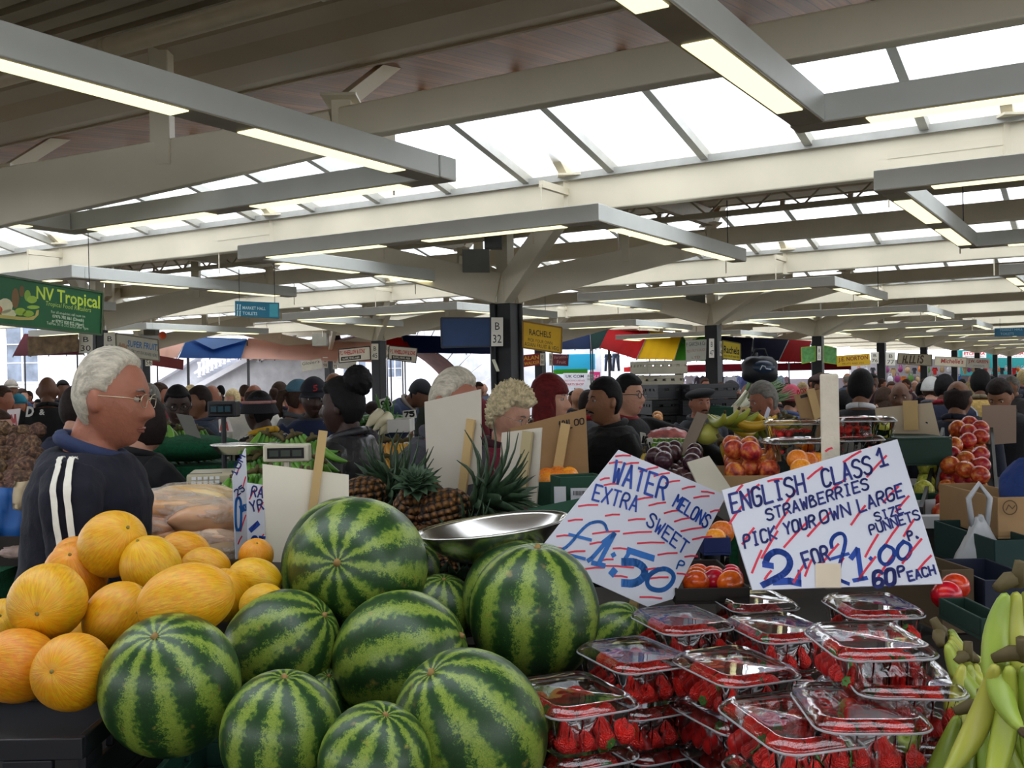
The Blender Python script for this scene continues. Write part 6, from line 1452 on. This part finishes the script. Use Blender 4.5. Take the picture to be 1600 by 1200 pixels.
def person(px, ytop, d, face, label, skin_='pale', hair='short', hc='brown', ht=.012, top=(60,60,70), bottom=(40,42,52), lean=0.0, hyaw=0.0, hpitch=0.0, hroll=0.0,
           armL=None, armR=None, fat=1.0, glasses=None, hat=None, hatc=(20,20,24), sleeve=1.0, vest=None, collar=None, group=None, female=False, extra=None, hands=True, stripe=None, near=None, topknit=False, zshift=0.0, brows=True):
    near = (d < 5.6) if near is None else near
    vx = .0058 if near else (.009 if d < 9 else .015)
    face = face - math.degrees(math.atan((px-800)/F)); lean = radians(lean); bend = Matrix.Rotation(lean, 4, 'X'); PV = Vector((0, 0, .92))
    def up(v): return PV + (bend.to_3x3() @ (Vector(v)-PV))       # torso frame -> person frame
    HR = bend.to_3x3() @ Matrix.Rotation(radians(hyaw), 3, 'Z') @ Matrix.Rotation(radians(hpitch)-lean*.45, 3, 'X') @ Matrix.Rotation(radians(hroll), 3, 'Y') @ Matrix.Diagonal((1, .88, 1))
    hc0 = up((0, -.028, 1.570)); 
    ztop = hc0.z + .118 + (ht*.6 if hair not in ('bald',) else 0)
    wp = at(px, ytop, d); s = wp.z/ztop; RZ = Matrix.Rotation(radians(face), 3, 'Z')
    toploc = Vector((hc0.x, hc0.y, 0)); root = Vector((wp.x, wp.y, 0)) - RZ @ (toploc*s)
    t = thing('person', label, 'person', root, radians(face), group); t.scale = (s, s, s)
    sk = skin(skin_)
    sh = .185*(.9 if female else 1)*(.5+.5*fat)
    def armj(a, sd):
        S = up((sd*sh, 0, 1.395))
        if a is None: return [S, up((sd*(sh+.055*fat), .03, 1.11)), up((sd*(sh+.05*fat), -.06, .87))]
        E, Wr = a; return [S, up((E[0]*sd, E[1], E[2])), up((Wr[0]*sd, Wr[1], Wr[2]))]
    AL, AR_ = armj(armL, 1), armj(armR, -1)
    TR = [(.82,.150,.105,0),(.92,.165,.118,.0),(1.03,.152,.112,-.002),(1.14,.150,.115,-.005),(1.25,.163,.120,-.005),(1.34,.172,.115,0),(1.40,.150,.095,.004),(1.44,.098,.075,.008),(1.475,.060,.060,.008),(1.52,.054,.058,.002),(1.56,.052,.056,-.004)]
    R3 = bend.to_3x3()
    def torso(mb, inf, z0, z1, ff=1.0, n=20):
        rg = []
        for z, w_, dp, yo in TR:
            if z < z0-.001 or z > z1+.001: continue
            k = (.55+.45*fat) if z < 1.42 else 1; b = 1.0 + (.28*(fat-1) if .9 < z < 1.25 else 0)
            w2 = (w_*(.93 if female else 1))*k+inf; rg.append((up((0, yo-(fat-1)*.05*(1 if z < 1.3 else 0), z)), R3 @ Vector((w2, 0, 0)), R3 @ Vector((0, dp*k*b+inf, 0))))
        mb.rings(rg, n)
    # ---- body: one continuous surface
    mb = MB(); torso(mb, -.012, .82, 1.56)
    def fnh(v, dd): return headpt(dd, female)
    hm = MB(); hm.ell((0,0,0), 1, 1, 1, 72 if near else 40, 56 if near else 30, fnh)
    for sd in (-1, 1):
        if hair in ('bob', 'long', 'fringe', 'curly'): break
        hm.ell((sd*.080, .016, -.002), .010, .019, .029, 10, 8, None, Matrix.Rotation(sd*.35, 3, 'Z') @ Matrix.Rotation(-.2, 3, 'X')); hm.tube([(sd*.082, .020, .016), (sd*.085, .026, .002), (sd*.080, .016, -.018)], .0035, 6)
    hm.v = [HR @ v + hc0 for v in hm.v]; mb.add(hm.v, hm.f)
    mb.tube([up((0, .008, 1.42)), up((0, .004, 1.49)), hc0+HR @ Vector((0, .012, -.07))], [.060, .051, .050], 14)
    for A, sd in ((AL, 1), (AR_, -1)):
        mid = (A[1]-A[0]).normalized(); mb.tube([A[0]-Vector((sd*.04,0,.025)), A[0].lerp(A[1], .15)-Vector((sd*.01,0,.01)), A[0].lerp(A[1], .5), A[1], A[1].lerp(A[2], .35), A[2]], [.036, .038, .037, .034, .033, .023], 12)
        if hands:
            fw = (A[2]-A[1]).normalized(); pn = R3 @ Vector((-sd, 0, 0)) if abs(fw.z) > .6 else Vector((0, 0, -1)); hand(mb, A[2], fw, pn, side=sd)
    for sd in (-1, 1):
        mb.tube([Vector((sd*.085, 0, .90)), Vector((sd*.09, -.01, .50)), Vector((sd*.09, .01, .09))], [.082, .052, .036], 12)
        mb.rings([(Vector((sd*.09, .05, .035)), Vector((.035,0,0)), Vector((0,0,.03))), (Vector((sd*.09, -.05, .03)), Vector((.042,0,0)), Vector((0,0,.028))), (Vector((sd*.09, -.15, .02)), Vector((.03,0,0)), Vector((0,0,.016)))], 10)
    b = mb.build('body', sk, t, smooth=True); remesh(b, vx, 1)
    # ---- clothes
    tm = top if not isinstance(top, tuple) else cloth(top, topknit)
    mb = MB(); torso(mb, .022, .82, 1.445); 
    for A, sd in ((AL, 1), (AR_, -1)):
        cut = A[1].lerp(A[2], .12) if sleeve < .6 else A[1].lerp(A[2], .97); e2 = A[0].lerp(A[1], .62) if sleeve < .6 else None
        inn = A[0]-Vector((sd*.03, 0, .015))
        if vest: break
        if e2 is not None: mb.tube([inn, A[0].lerp(A[1], .15), e2], [.066, .066, .062], 14)
        else: mb.tube([inn, A[0].lerp(A[1], .15), A[0].lerp(A[1], .55), A[1], A[1].lerp(A[2], .4), cut], [.066, .066, .058, .052, .048, .038], 14)
    o = mb.build('jacket' if near or not female else 'top', tm, t, smooth=True); remesh(o, vx*1.25, 2)
    if near:
        tx = D.textures.get('folds') or D.textures.new('folds', 'CLOUDS'); tx.noise_scale = .11; dm = o.modifiers.new('Folds', 'DISPLACE'); dm.texture = tx; dm.strength = .022; dm.mid_level = .3; dm.texture_coords = 'LOCAL'
    if vest:
        mb = MB()
        for A, sd in ((AL, 1), (AR_, -1)): mb.tube([A[0]-Vector((sd*.03, 0, .01)), A[0].lerp(A[1], .3), A[0].lerp(A[1], .72)], [.056, .056, .052], 14)
        o2 = mb.build('shirt_sleeves', cloth(vest), t, smooth=True)
    col = cloth(collar) if collar else tm
    mb = MB(); pts = []
    for k in range(17):
        g = 2*pi*k/16; hgt = 1.455+.028*cos(g)*-1*(-1)
        if 0: pass
        pts.append(up((.076*sin(g), .006+.074*cos(g), 1.452+.020*cos(g))))
    mb.tube(pts, .018, 8); c_ = mb.build('collar', col, t, smooth=True)
    mb = MB()
    for sd in (-1, 1): mb.tube([Vector((sd*.08, 0, .92)), Vector((sd*.088, -.005, .70)), Vector((sd*.09, -.01, .48)), Vector((sd*.09, .01, .10))], [.112, .095, .075, .065], 14)
    mb.rings([(Vector((0,0,.80)), Vector((.16,0,0)), Vector((0,.12,0))), (Vector((0,0,.95)), Vector((.165*(.5+.5*fat),0,0)), Vector((0,.125,0)))], 16)
    o = mb.build('trousers', cloth(bottom), t, smooth=True); remesh(o, .016, 2)
    for sd in (-1, 1):
        mb = MB(); mb.rings([(Vector((sd*.09, .075, .045)), Vector((.035,0,0)), Vector((0,0,.045))), (Vector((sd*.09, .0, .05)), Vector((.046,0,0)), Vector((0,0,.05))), (Vector((sd*.09, -.10, .035)), Vector((.05,0,0)), Vector((0,0,.035))), (Vector((sd*.09, -.185, .02)), Vector((.028,0,0)), Vector((0,0,.02)))], 12)
        mb.build('shoe', cloth((30,28,28)), t, smooth=True)
    def hpart(mb, nm, m, lab=None, smooth=True):
        mb.v = [HR @ v + hc0 for v in mb.v]; c = mb.build(nm, m, t, smooth=smooth)
        if lab: c['label'] = lab
        return c
    # ---- hair
    hm_ = hairmat(hc) if hair != 'bald' else None
    if hair != 'bald':
        st = {'short': 'short', 'ring': 'ring', 'curly': 'curly', 'long': 'long', 'fringe': 'fringe', 'bun': 'short', 'pony': 'short', 'puff': 'afro', 'receding': 'receding', 'bob': 'bob'}[hair]
        mb = hair_mesh(st, ht, seed=int(px) % 97)
        if hair in ('long', 'fringe'):
            def fl(v, dd): return Vector((v.x*(1+.03*noise.noise(dd*6)), v.y, v.z))
            mb.ell((0, .035, -.10), .098, .062, .17, 22, 16, fl)
            for sd in (-1, 1): mb.ell((sd*.075, -.005, -.09), .024, .05, .14, 14, 12)
        if hair == 'bun': mb.ell((0, .12, .03), .045, .04, .045, 18, 12, lambda v, dd: v*(1+.08*noise.noise(dd*4)))
        if hair == 'pony': mb.tube([(0,.09,.05), (0,.145,.04), (0,.17,-.03), (0,.15,-.12)], [.02,.03,.032,.012], 12)
        if hair == 'puff': mb.ell((0, .085, .115), .080, .072, .070, 44, 34, lambda v, dd: v*(1+.10*noise.noise(dd*5)+.12*noise.noise(dd*17)))
        hpart(mb, 'hair', hm_)
    # ---- hats
    if hat in ('cap', 'beanie', 'beret', 'bucket'):
        mb = MB()
        def fc(v, dd):
            p = headpt(dd); n = Vector((p.x/HW**2, p.y/HD**2, p.z/HH**2)).normalized(); z0 = .045 if hat != 'beanie' else .03
            if hat == 'beanie' and dd.y > 0: z0 = .0
            k = sst(z0-.012, z0, p.z); 
            if hat == 'bucket': return Vector((p.x*1.16, p.y*1.12, p.z*1.06 if p.z > .04 else .04))
            q = p + n*(.020*k-.02*(1-k)); 
            if p.z < z0: q.z = max(q.z, z0-.02)
            return q
        if hat == 'beret':
            mb.ell((0, -.005, .082), .118, .125, .042, 26, 16, lambda v, dd: v+Vector((.015*dd.z, 0, .012*dd.x)), None)
            l = [(.084*sin(g*pi/10), .004+.100*cos(g*pi/10), .058) for g in range(21)]; mb.tube(l, .010, 6)
        else: mb.ell((0,0,0), 1, 1, 1, 36, 28, fc)
        if hat == 'bucket':
            n = 28; mb.sheet([[Vector((r_*1.02*sin(2*pi*k/n), r_*1.12*cos(2*pi*k/n), z)) for k in range(n+1)] for r_, z in ((.088,.062),(.096,.044),(.120,-.004),(.121,-.008),(.094,.036))])
        hp = hpart(mb, 'hat', cloth(hatc, True))
        if hat == 'cap':
            mb = MB(); g = []
            for r in range(5):
                row = []
                for k in range(11):
                    a = (k-5)/5*1.15; rr = 1+.62*r/4*cos(a)**.6; row.append(Vector((.088*sin(a)*(1+.04*r), -.105*cos(a)*rr, .050-.022*(r/4)-.012*sin(a)**2)))
                g.append(row)
            mb.sheet(g); v = hpart(mb, 'brim', cloth(hatc, True)); m_ = v.modifiers.new('S', 'SOLIDIFY'); m_.thickness = .004
        if hat == 'bucket' and extra == 'ribbon':
            mb = MB(); mb.tube([(.094*sin(2*pi*k/24), .105*cos(2*pi*k/24), .058) for k in range(25)], .010, 6); hpart(mb, 'hat_ribbon', cloth((160,116,110)), 'dusty pink ribbon')
        if extra == 'emblem':
            mb = MB(); mb.tube([(.012,-.121,.098),(-.008,-.123,.094),(-.008,-.125,.084),(.010,-.126,.080),(.008,-.127,.068),(-.012,-.127,.066)], .0045, 6); hpart(mb, 'emblem', cloth((170,40,40)), 'red S-like emblem')
    # ---- face parts
    if d < 8.5 and abs((face+math.degrees(math.atan((px-800)/F))+hyaw+180) % 360-180) < 115:
        for sd in (-1, 1):
            e = MB(); e.ell((sd*.031, -.0790, .009), .0120, .0105, .0080, 14, 10); o = hpart(e, 'eye', SM(172,162,152,.4))
            e = MB(); e.ell((sd*.031, -.0870, .009), .0055, .0035, .0058, 10, 8); i_ = hpart(e, 'iris', SM(40,30,26,.2)); i_.parent = t
            if near:
                e = MB(); e.tube([(sd*(.018+.0065*k), -.0905+.0025*abs(k-1.2), .0165+.0028*(1-abs(k-2)/2)) for k in range(5)], .0026, 6); hpart(e, 'eyelid', sk)
            if brows:
                e = MB(); e.tube([(sd*.016,-.0945,.027), (sd*.030,-.0945,.0325), (sd*.046,-.083,.030)], [.0028,.0034,.0018], 6); hpart(e, 'eyebrow', hairmat(hc if hc in ('black','dkbrown','brown','grey') else 'grey') if hc != 'white' else hairmat('grey'))
        e = MB(); e.tube([(-.022,-.0865,-.063), (-.010,-.0935,-.0605), (0,-.0945,-.0615), (.010,-.0935,-.0605), (.022,-.0865,-.063)], [.001,.0028,.0030,.0028,.001], 8)
        e.tube([(-.019,-.0865,-.0665), (0,-.0935,-.0690), (.019,-.0865,-.0665)], [.001,.0038,.001], 8); 
        lc = {'pale': (176,100,92), 'ruddy': (146,84,70), 'tan': (128,72,62), 'brown': (92,52,46), 'dark': (62,36,34), 'olive': (120,70,62)}[skin_]
        hpart(e, 'lips', SM(*lc, .4))
        if extra == 'moustache':
            e = MB(); e.tube([(-.028,-.084,-.055), (-.012,-.098,-.048), (.012,-.098,-.048), (.028,-.084,-.055)], [.003,.006,.006,.003], 8); hpart(e, 'moustache', hairmat(hc))
    if glasses:
        e = MB(); gc = SM(*glasses, .25, metal=.6) if glasses != (20,20,22) else SM(20,20,22,.3)
        r_ = .0011 if glasses != (20,20,22) else .0022
        for sd in (-1, 1):
            e.tube([(sd*(.033+.0225*cos(2*pi*k/16)), -.1055+.004*abs(cos(2*pi*k/16)), .006+.0165*sin(2*pi*k/16)) for k in range(17)], r_, 5, caps=False)
            e.tube([(sd*.0555,-.1015,.010), (sd*.079,-.07,.012), (sd*.083,.005,.012), (sd*.082,.025,.0)], r_, 5)
        e.tube([(-.0105,-.1055,.010), (0,-.109,.0125), (.0105,-.1055,.010)], r_, 5); gl = hpart(e, 'glasses', gc)
        e = MB()
        for sd in (-1, 1): e.add([(sd*(.033+.0215*cos(2*pi*k/14)), -.1055+.004*abs(cos(2*pi*k/14)), .006+.0155*sin(2*pi*k/14)) for k in range(14)], [tuple(range(14))])
        hpart(e, 'lenses', LENS)
    if stripe:
        for A, sd in ((AL, 1), (AR_, -1)):
            for off in (-.013, .013):
                pts = [A[0]-Vector((sd*.02,0,-.066)), A[0]+Vector((sd*.02,0,.056)), A[0]+Vector((sd*.05,0,.026)), A[0].lerp(A[1], .18)+Vector((sd*.066,0,.0)), A[0].lerp(A[1], .55)+Vector((sd*.063,0,0)), A[1]+Vector((sd*.056,0,0)), A[1].lerp(A[2],.4)+Vector((sd*.051,0,0)), A[1].lerp(A[2],.9)+Vector((sd*.041,0,0))]
                e = MB(); g = [[p+Vector((0, off+dy, 0)) for dy in (-.0065, 0, .0065)] for p in pts]
                e.sheet(g); c = e.build('sleeve_stripe', cloth(stripe), t, smooth=True); c['label'] = 'white sleeve stripe'
                sb = c.modifiers.new('Sub', 'SUBSURF'); sb.levels = sb.render_levels = 3
                sw = c.modifiers.new('SW', 'SHRINKWRAP'); sw.target = [q for q in t.children if q.name.startswith('jacket') or q.name.startswith('top')][0]; sw.offset = .012; sw.wrap_method = 'NEAREST_SURFACEPOINT'; sw.wrap_mode = 'ABOVE_SURFACE'
                s_ = c.modifiers.new('S', 'SOLIDIFY'); s_.thickness = .003
    PPL.append((label, root.x, root.y)); return t
MAN = person(173, 545, 2.62, 76, 'white-haired man in glasses and navy top with two white sleeve stripes, facing right', 'ruddy', 'receding', 'white', .013, (10,11,28), lean=7, hpitch=2, hyaw=-6, armR=((.235,-.07,1.12),(.21,-.20,.90)), glasses=(190,180,150), fat=1.03, stripe=(226,222,208), collar=(34,46,78))
person(226, 618, 4.3, 108, 'woman in black reaching her arm out to the scale behind the white-haired man', 'pale', 'bob', 'dkbrown', .018, (14,14,18), female=True, hyaw=26, armR=((.25,-.20,1.14),(.17,-.42,1.34)), armL=((.27,.0,1.13),(.2,-.28,1.05)))
person(277, 602, 6.4, 5, 'woman with dark-rimmed glasses looking down over the green plantains', 'dark', 'bun', 'black', .014, (16,16,20), hpitch=14, glasses=(20,20,22), female=True)
person(311, 603, 7.4, -80, 'dark-haired man in slate jacket in profile beside the black scale display', 'olive', 'short', 'dkbrown', .014, (52,62,80))
person(330, 601, 8.8, -20, 'old man with a bare forehead behind the black scale display', 'ruddy', 'ring', 'white', .008, (90,90,100))
person(397, 600, 8.6, 175, 'balding man in a white and blue jacket seen from behind', 'ruddy', 'ring', 'brown', .010, (216,214,206), bottom=(40,80,130), lean=12)
person(363, 608, 11, -40, 'grey-blond woman under the peach canopy', 'pale', 'bob', 'blond', .014, (120,110,110), female=True)
person(249, 598, 9.5, 85, 'man with a flushed face and dark red shirt at the foot of the stairs', 'ruddy', 'short', 'brown', .010, (110,24,30))
person(233, 600, 8.2, 170, 'grey-haired woman seen from behind just right of the white-haired man', 'pale', 'bob', 'grey', .016, (60,50,56), female=True)
BK = person(74, 589, 8.8, 178, 'shaven-headed man in a black jacket with large white back letters', 'brown', 'bald', 'black', .0, (18,18,22))
person(121, 603, 5.0, 150, 'man in a navy jacket with a grey hood lying on his shoulders', 'pale', 'short', 'dkbrown', .012, (22,28,50), collar=(110,108,108))
person(29, 616, 11, 8, 'woman with a teal headband at the far left', 'ruddy', 'long', 'ginger', .014, (80,80,88), female=True, hat='beanie', hatc=(30,110,130))
person(17, 594, 14, 10, 'man in a pale cap at the far left below the white window', 'tan', 'short', 'black', .008, (50,70,100), hat='cap', hatc=(170,160,150))
person(4, 603, 9.5, 85, 'brown-haired man in a pale pink shirt cut by the left edge', 'ruddy', 'short', 'brown', .012, (180,150,140))
person(-4, 640, 5.7, 60, 'person in pale blue cut by the left edge below the pink shirt', 'pale', 'short', 'brown', .012, (150,176,206))
person(98, 594, 13, 20, 'distant dark-haired man right of the shaven-headed one', 'brown', 'short', 'black', .012, (30,30,40))
person(34, 607, 15, 60, 'distant man behind the woman with the teal headband', 'pale', 'short', 'brown', .012, (70,80,110))
person(404, 611, 5.85, -135, 'woman in a black hat with a pink ribbon and black and yellow top', 'dark', 'short', 'black', .010, (18,18,24), hat='bucket', hatc=(24,24,32), extra='ribbon', female=True, collar=(196,150,30), stripe=(206,204,200))
person(467, 594, 7.0, 112, 'woman in a blue cap with a brown ponytail', 'ruddy', 'pony', 'brown', .016, (84,86,92), hat='cap', hatc=(70,110,130), female=True)
person(490, 592, 6.35, 4, 'man in a navy cap with a red emblem, facing us in a blue coat', 'dark', 'short', 'black', .006, (28,40,74), hat='cap', hatc=(26,28,40), extra='emblem', hpitch=8, collar=(60,60,66))
person(522, 581, 7.6, 170, 'man with a bald crown standing behind the navy cap', 'olive', 'ring', 'dkbrown', .012, (40,40,50))
person(533, 590, 4.5, -118, 'woman with an afro puff and a dark leather jacket, face turned left', 'dark', 'puff', 'black', .024, M('dark_leather', srgb(42,42,46), .38, var=.2, scale=20, bump=.4, bscale=40), female=True, hyaw=8)
person(437, 597, 9.5, 150, 'person with brown pinned-up hair before the stone wall', 'pale', 'bun', 'brown', .014, (30,30,46), female=True)
person(655, 594, 9.8, 68, 'man in a black beanie and navy coat bending over the stall', 'brown', 'short', 'black', .006, (30,40,66), lean=38, hat='beanie', hatc=(18,20,26), collar=(120,112,104))
person(582, 628, 8.4, 60, 'dark-haired child leaning by the 95 price card', 'brown', 'short', 'dkbrown', .016, (50,44,50), lean=20)
person(707, 575, 3.7, 58, 'grey-haired man behind the big grey card, wearing a charcoal jacket', 'ruddy', 'receding', 'white', .014, (62,62,70), hpitch=18, lean=4)
person(795, 601, 4.3, 62, 'old woman with cream curly hair, glasses and a maroon coat looking down', 'pale', 'curly', 'cream', .034, (112,30,52), hpitch=20, glasses=(180,170,150), female=True, collar=(60,20,34), fat=1.1)
person(858, 585, 4.9, 72, 'woman with long dark red hair and a fringe, in profile', 'pale', 'fringe', 'red', .018, (30,24,30), female=True)
person(944, 590, 5.25, -66, 'stout man in a black padded vest with his arm bare, facing left', 'tan', 'short', 'black', .016, (26,26,30), vest=(18,18,22), sleeve=.5, fat=1.3, extra='moustache')
person(982, 585, 6.0, 62, 'young man with glasses and a black fleece stretching out his arm', 'pale', 'short', 'black', .018, (14,14,18), glasses=(20,20,22), collar=(130,24,34), armL=((.30,-.30,1.30),(.22,-.60,1.14)), armR=((.26,-.2,1.15),(.2,-.45,1.1)), fat=1.15)
person(1093, 607, 7.6, 28, 'man in a black beret and charcoal coat looking right', 'ruddy', 'short', 'dkbrown', .006, (54,58,66), hat='beret', hatc=(16,16,20), extra='moustache')
person(905, 606, 10, 80, 'shaven man between the red-haired woman and the vest man', 'tan', 'bald', 'brown', .0, (30,30,36))
person(919, 610, 8.2, 175, 'woman in a grey coat with dark hair and red scarf, from behind', 'brown', 'bob', 'dkbrown', .018, (90,92,98), female=True, collar=(190,40,50))
person(1143, 596, 9.7, -30, 'old man in a dark flat cap behind the leeks', 'ruddy', 'short', 'grey', .008, (70,66,66), hat='cap', hatc=(50,48,52), hpitch=20)
person(1168, 599, 11.2, 10, 'bald man with a tie looking down, right of the flat cap', 'ruddy', 'ring', 'grey', .008, (40,40,48), hpitch=22)
person(1150, 617, 9.05, 170, 'woman with curly brown hair seen from behind by the leeks', 'pale', 'curly', 'brown', .024, (60,56,60), female=True)
person(1193, 596, 6.3, -70, 'grey-haired man in a grey-green jacket bending over the fruit', 'ruddy', 'short', 'grey', .016, (74,86,88), lean=14, hpitch=6)
person(1079, 600, 12, 20, 'woman in a pink top behind the beret man', 'pale', 'bob', 'ginger', .014, (190,110,130), female=True)
person(1345, 577, 6.6, 172, 'man in a dark grey suit seen from behind, white collar showing', 'olive', 'short', 'black', .014, (36,38,42), collar=(210,210,214))
person(1406, 597, 7.6, -2, 'bald man in a beige jacket facing us behind the pale card', 'brown', 'ring', 'dkbrown', .006, (190,176,156), hpitch=6, collar=(50,44,50))
person(1381, 605, 9.0, 130, 'person with long brown hair leaning left of the bald man', 'pale', 'long', 'brown', .014, (50,44,48), lean=16, female=True)
person(1319, 610, 8.4, 165, 'dark-haired person low beside the man in the suit', 'olive', 'short', 'black', .014, (54,48,56))
person(1455, 590, 9.4, 170, 'person in a white knitted cap', 'pale', 'short', 'brown', .008, (90,90,100), hat='beanie', hatc=(206,206,204))
person(1476, 585, 8.5, 165, 'man in a navy and pale grey jacket with a red hood lining', 'brown', 'short', 'black', .014, (26,32,54), collar=(140,30,44), stripe=(150,160,180))
person(1497, 593, 6.2, 160, 'man in a navy sweatshirt with a green and yellow bag at his hip', 'olive', 'ring', 'dkbrown', .016, (26,30,46), bottom=(130,170,50), fat=1.1)
person(1532, 578, 9.0, 176, 'person in a mustard checked coat seen from behind', 'brown', 'short', 'black', .020, M('mustard_check', srgb(176,146,84), .85, var=.25, scale=60), collar=(120,110,90))
person(1562, 591, 6.9, -18, 'teenager in black looking down at the right', 'tan', 'short', 'dkbrown', .022, (20,20,26), hpitch=26, lean=10)
person(1682, 585, 3.15, -150, 'person in a royal blue coat cut by the right edge', 'pale', 'short', 'black', .016, (26,50,106), bottom=(30,30,36), fat=1.3, armR=((.27,-.05,1.12),(.24,-.12,.90)), lean=18)
person(1580, 588, 11.5, -60, 'grey-haired man behind the teenager', 'tan', 'short', 'grey', .014, (70,66,70))
person(1284, 583, 9.3, 60, 'person in a dark brown beret behind the whitewashed stake', 'tan', 'short', 'brown', .010, (90,70,80), hat='beret', hatc=(60,40,40))
person(1236, 603, 8.2, 150, 'person in a pink knitted hat and denim jacket', 'pale', 'short', 'brown', .008, (76,92,130), hat='beanie', hatc=(180,70,90))
person(1216, 599, 10.4, 150, 'woman with brown hair behind the grey-green jacket', 'pale', 'bob', 'brown', .016, (60,50,56), female=True)
# letters on the black jacket
B = Board([(38,632,8.60),(72,632,8.60),(38,652,8.60)], [(38,632),(72,632),(72,652),(38,652)])
mb = MB(); B.font(mb, 'D', 40, 650.5, 52, 650.5, 15, .2, .04); B.font(mb, '&', 61, 648, 70, 648, 8.5, .1, .03)
c = mb.build('back_lettering', SM(214,214,210,.7)); c.parent = BK; c.matrix_parent_inverse = (Matrix.Translation(BK.location) @ BK.rotation_euler.to_matrix().to_4x4() @ Matrix.Scale(BK.scale[0], 4)).inverted()
# distant crowd: a few people copied at other distances with other clothes
protos = [person(748, 597, 15, 40, 'person in the far crowd of the market', 'ruddy', 'short', 'brown', .014, (120,40,50), group='far crowd'),
 person(1440, 598, 13, 175, 'person in the far crowd of the market', 'brown', 'short', 'black', .012, (50,54,64), group='far crowd'),
 person(1515, 597, 12, -60, 'person in the far crowd of the market', 'pale', 'bob', 'blond', .014, (100,70,80), female=True, group='far crowd'),
 person(1045, 602, 14, 70, 'person in the far crowd of the market', 'pale', 'ring', 'grey', .008, (70,70,80), group='far crowd')]
tops = [(40,44,60),(130,30,40),(80,90,110),(160,150,140),(60,40,50),(30,60,90),(170,110,60),(50,56,48)]
rc = random.Random(11)
spots = [(660,17),(672,19),(690,22),(733,16),(756,20),(898,14),(932,15),(1010,16),(1030,19),(1062,20),(1082,16),(1100,18),(1128,17),(1182,19),(1205,17),(1232,18),(1252,15),(1268,18),(1300,20),(1325,18),(1338,22),(1362,14),(1376,19),(1392,16),(1418,18),(1428,22),(1447,17),(1465,20),(1484,17),(1505,22),(1520,18),(1542,15),(1552,21),(1570,17),(1587,19),(1597,14),(452,14),(425,18),(380,16),(345,19),(300,15),(265,17),(60,17),(46,20)]
for k, (x, d) in enumerate(spots):
    pr = protos[rc.randrange(4)]; hz = 596-.019*(x-800); o = dup(pr, rot=(0, 0, rc.uniform(0, 6.28)), scale=rc.uniform(.88, 1.0)); o.location = at(x, 600, d); o.location.z = 0
    cm = cloth(tops[rc.randrange(8)])
    for c in o.children:
        if c.name.startswith(('jacket', 'top')): c.data.materials[0].name; remat(c, cm)
SC.cycles.max_bounces = 6; SC.cycles.diffuse_bounces = 4; SC.cycles.glossy_bounces = 3; SC.cycles.transmission_bounces = 4; SC.cycles.transparent_max_bounces = 24
SC.cycles.use_adaptive_sampling = True; SC.cycles.adaptive_threshold = .05; SC.cycles.use_denoising = True; SC.cycles.caustics_reflective = False; SC.cycles.caustics_refractive = False
SC.cycles.sample_clamp_indirect = 6
